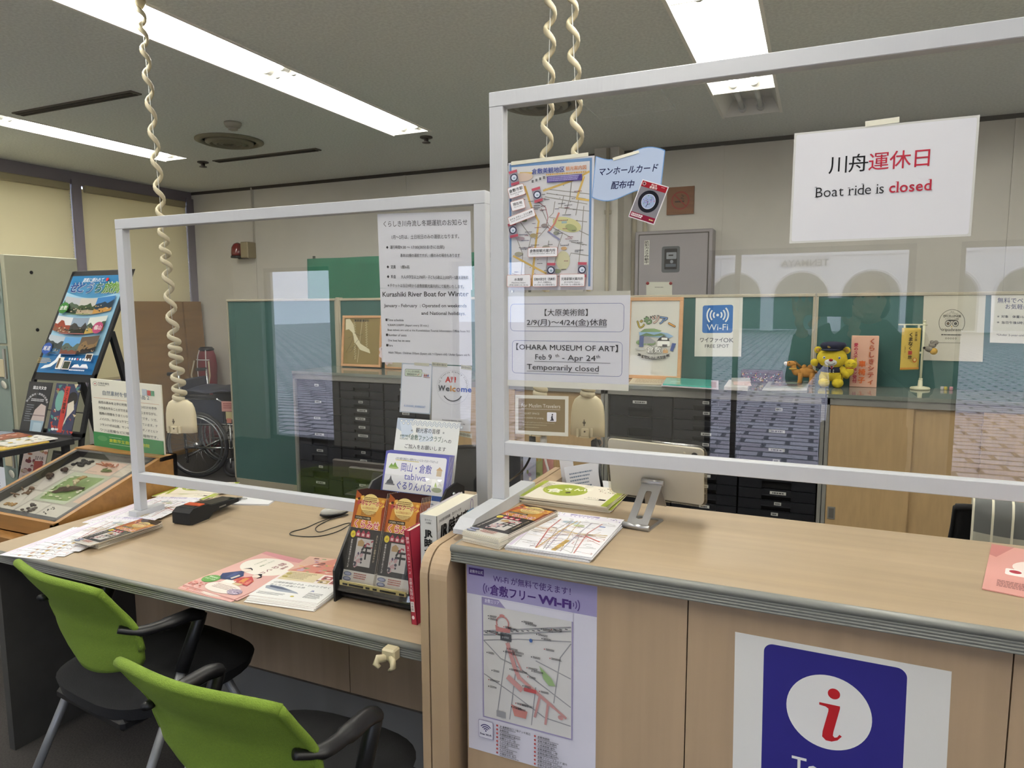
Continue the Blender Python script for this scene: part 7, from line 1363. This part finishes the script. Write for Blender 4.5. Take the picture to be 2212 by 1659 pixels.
# ------------------------------------------------------------------ the photographer, seen only as a reflection in the acrylic
SKIN = mat('skin', '#c79a7c', .55); JKT = mat('black_jacket', '#1a1b1e', .85, noise=.15, scale=(60, 60, 60)); TRS = mat('dark_trousers', '#22242b', .9); HAIR = mat('black_hair', '#17130f', .6, bump=.6, bscale=(300, 300, 60))
def remesh(o, vox, sm=4):
    r = o.modifiers.new('one_surface', 'REMESH'); r.mode = 'VOXEL'; r.voxel_size = vox; r.use_smooth_shade = True
    k = o.modifiers.new('soften', 'SMOOTH'); k.factor = .5; k.iterations = sm; return o
t = thing('person', 'person in a black jacket holding up a phone, reflected in the tall divider', 'person', (.2, -.4, 0))
X_ = .215; Yp = -.36
b = MB(); b.tube([(X_, Yp, .90), (X_, Yp, 1.10), (X_, Yp+.01, 1.28), (X_, Yp+.01, 1.38)], [.13, .115, .14, .09], SKIN, 18, flat=.7, up=(0, 1, 0))
b.tube([(X_, Yp+.01, 1.34), (X_, Yp+.03, 1.45)], [.055, .05], SKIN, 14)
hc = Vector((X_-.005, Yp+.05, 1.525)); b.ball(hc, (.072, .092, .095), SKIN, u=24, v=16).ball(hc+Vector((0, .02, -.055)), (.052, .062, .055), SKIN)
b.ball(hc+Vector((0, .098, -.02)), (.013, .018, .02), SKIN).ball(hc+Vector((0, .088, -.062)), (.022, .008, .006), SKIN)
for s_ in (-1, 1): b.ball(hc+Vector((s_*.074, -.005, -.012)), (.01, .018, .03), SKIN)
def arm(sh, el, wr, fin, thumb):
    b.tube([sh, el, wr], [.045, .036, .026], SKIN, 14)
    pm = wr+(fin[0][0]-wr)*.55; b.tube([wr, pm, fin[1][0]], [.026, .036, .034], SKIN, 12, flat=.5)
    for f_ in fin: b.tube(f_, [.0095, .009, .008, .007], SKIN, 10)
    b.tube(thumb, [.013, .011, .009], SKIN, 10)
V_ = Vector
LW, RW = V_((-.055, -.10, 1.385)), V_((.135, -.115, 1.39))
lf_ = [[V_((-.085+.021*i, -.092, 1.455)), V_((-.092+.0245*i, -.084, 1.492)), V_((-.097+.028*i, -.074, 1.520)), V_((-.098+.029*i, -.062, [1.532, 1.546, 1.548, 1.538][i]))] for i in range(4)]
arm(V_((.045, Yp+.01, 1.345)), V_((-.075, -.27, 1.16)), LW, lf_, [V_((-.03, -.098, 1.41)), V_((-.004, -.085, 1.435)), V_((.012, -.068, 1.452))])
rf_ = [[V_((.165-.012*i, -.105, 1.44+.006*i)), V_((.172-.010*i, -.075, 1.448+.012*i)), V_((.160-.010*i, -.05, 1.452+.014*i)), V_((.142-.010*i, -.042, 1.454+.014*i))] for i in range(4)]
arm(V_((.385, Yp+.01, 1.345)), V_((.43, -.24, 1.15)), RW, rf_, [V_((.12, -.10, 1.42)), V_((.105, -.085, 1.445)), V_((.10, -.07, 1.468))])
for s_ in (-1, 1): b.tube([(X_+s_*.08, Yp, .93), (X_+s_*.09, Yp+.01, .50), (X_+s_*.095, Yp-.01, .09), (X_+s_*.095, Yp-.01, .05)], [.078, .052, .04, .04], SKIN, 14).ball((X_+s_*.10, Yp+.05, .045), (.042, .115, .04), SKIN)
remesh(b.build('body', t), .0065, 3)
e_ = MB()
for s_ in (-1, 1): e_.ball(hc+V_((s_*.03, .082, .008)), (.012, .007, .007), WHITEP, u=10, v=8).ball(hc+V_((s_*.03, .088, .008)), (.006, .003, .006), BLACK, u=10, v=8)
e_.build('eyes', t)
h = MB(); h.ball(hc+V_((0, -.012, .025)), (.083, .098, .092), HAIR, u=24, v=14).ball(hc+V_((-.05, -.02, -.03)), (.036, .06, .06), HAIR).ball(hc+V_((.05, -.02, -.03)), (.036, .06, .06), HAIR).ball(hc+V_((0, -.07, -.04)), (.07, .04, .07), HAIR); remesh(h.build('hair', t), .008, 2)
j = MB(); j.tube([(X_, Yp, .82), (X_, Yp, 1.0), (X_, Yp, 1.14), (X_, Yp+.01, 1.28), (X_, Yp+.01, 1.37), (X_, Yp+.02, 1.43)], [.165, .155, .15, .165, .13, .075], JKT, 20, flat=.75, up=(0, 1, 0))
j.tube([V_((.07, Yp+.01, 1.35)), V_((.045, Yp+.01, 1.345)), V_((-.075, -.27, 1.16)), LW+V_((0, 0, -.02))], [.075, .068, .056, .038], JKT, 14).tube([V_((.36, Yp+.01, 1.35)), V_((.385, Yp+.01, 1.345)), V_((.43, -.24, 1.15)), RW+V_((.02, -.005, -.02))], [.075, .068, .056, .038], JKT, 14)
remesh(j.build('jacket', t), .009, 3)
l = MB()
for s_ in (-1, 1): l.tube([(X_+s_*.075, Yp, .95), (X_+s_*.085, Yp, .80), (X_+s_*.09, Yp+.01, .50), (X_+s_*.095, Yp-.01, .075)], [.105, .098, .072, .062], TRS, 16)
remesh(l.build('trousers', t), .009, 3)
sh = MB()
for s_ in (-1, 1): sh.ball((X_+s_*.10, Yp+.05, .048), (.05, .135, .048), BLACK)
remesh(sh.build('shoes', t), .008, 2)
t = thing('phone', 'black phone held up by the reflected person', 'phone', (.04, -.03, 1.5))
Mp = Matrix((CR, CU, -CF)).transposed().to_4x4(); Mp.translation = O0
MB().box((-.025, -.05, .006), (.135, .026, .0145), BLACK, Mp, bev=.002).build('body', t); MB().box((-.02, -.046, .0146), (.13, .022, .0149), mat('glass_screen', '#0b0c0f', .06), Mp).build('screen', t)
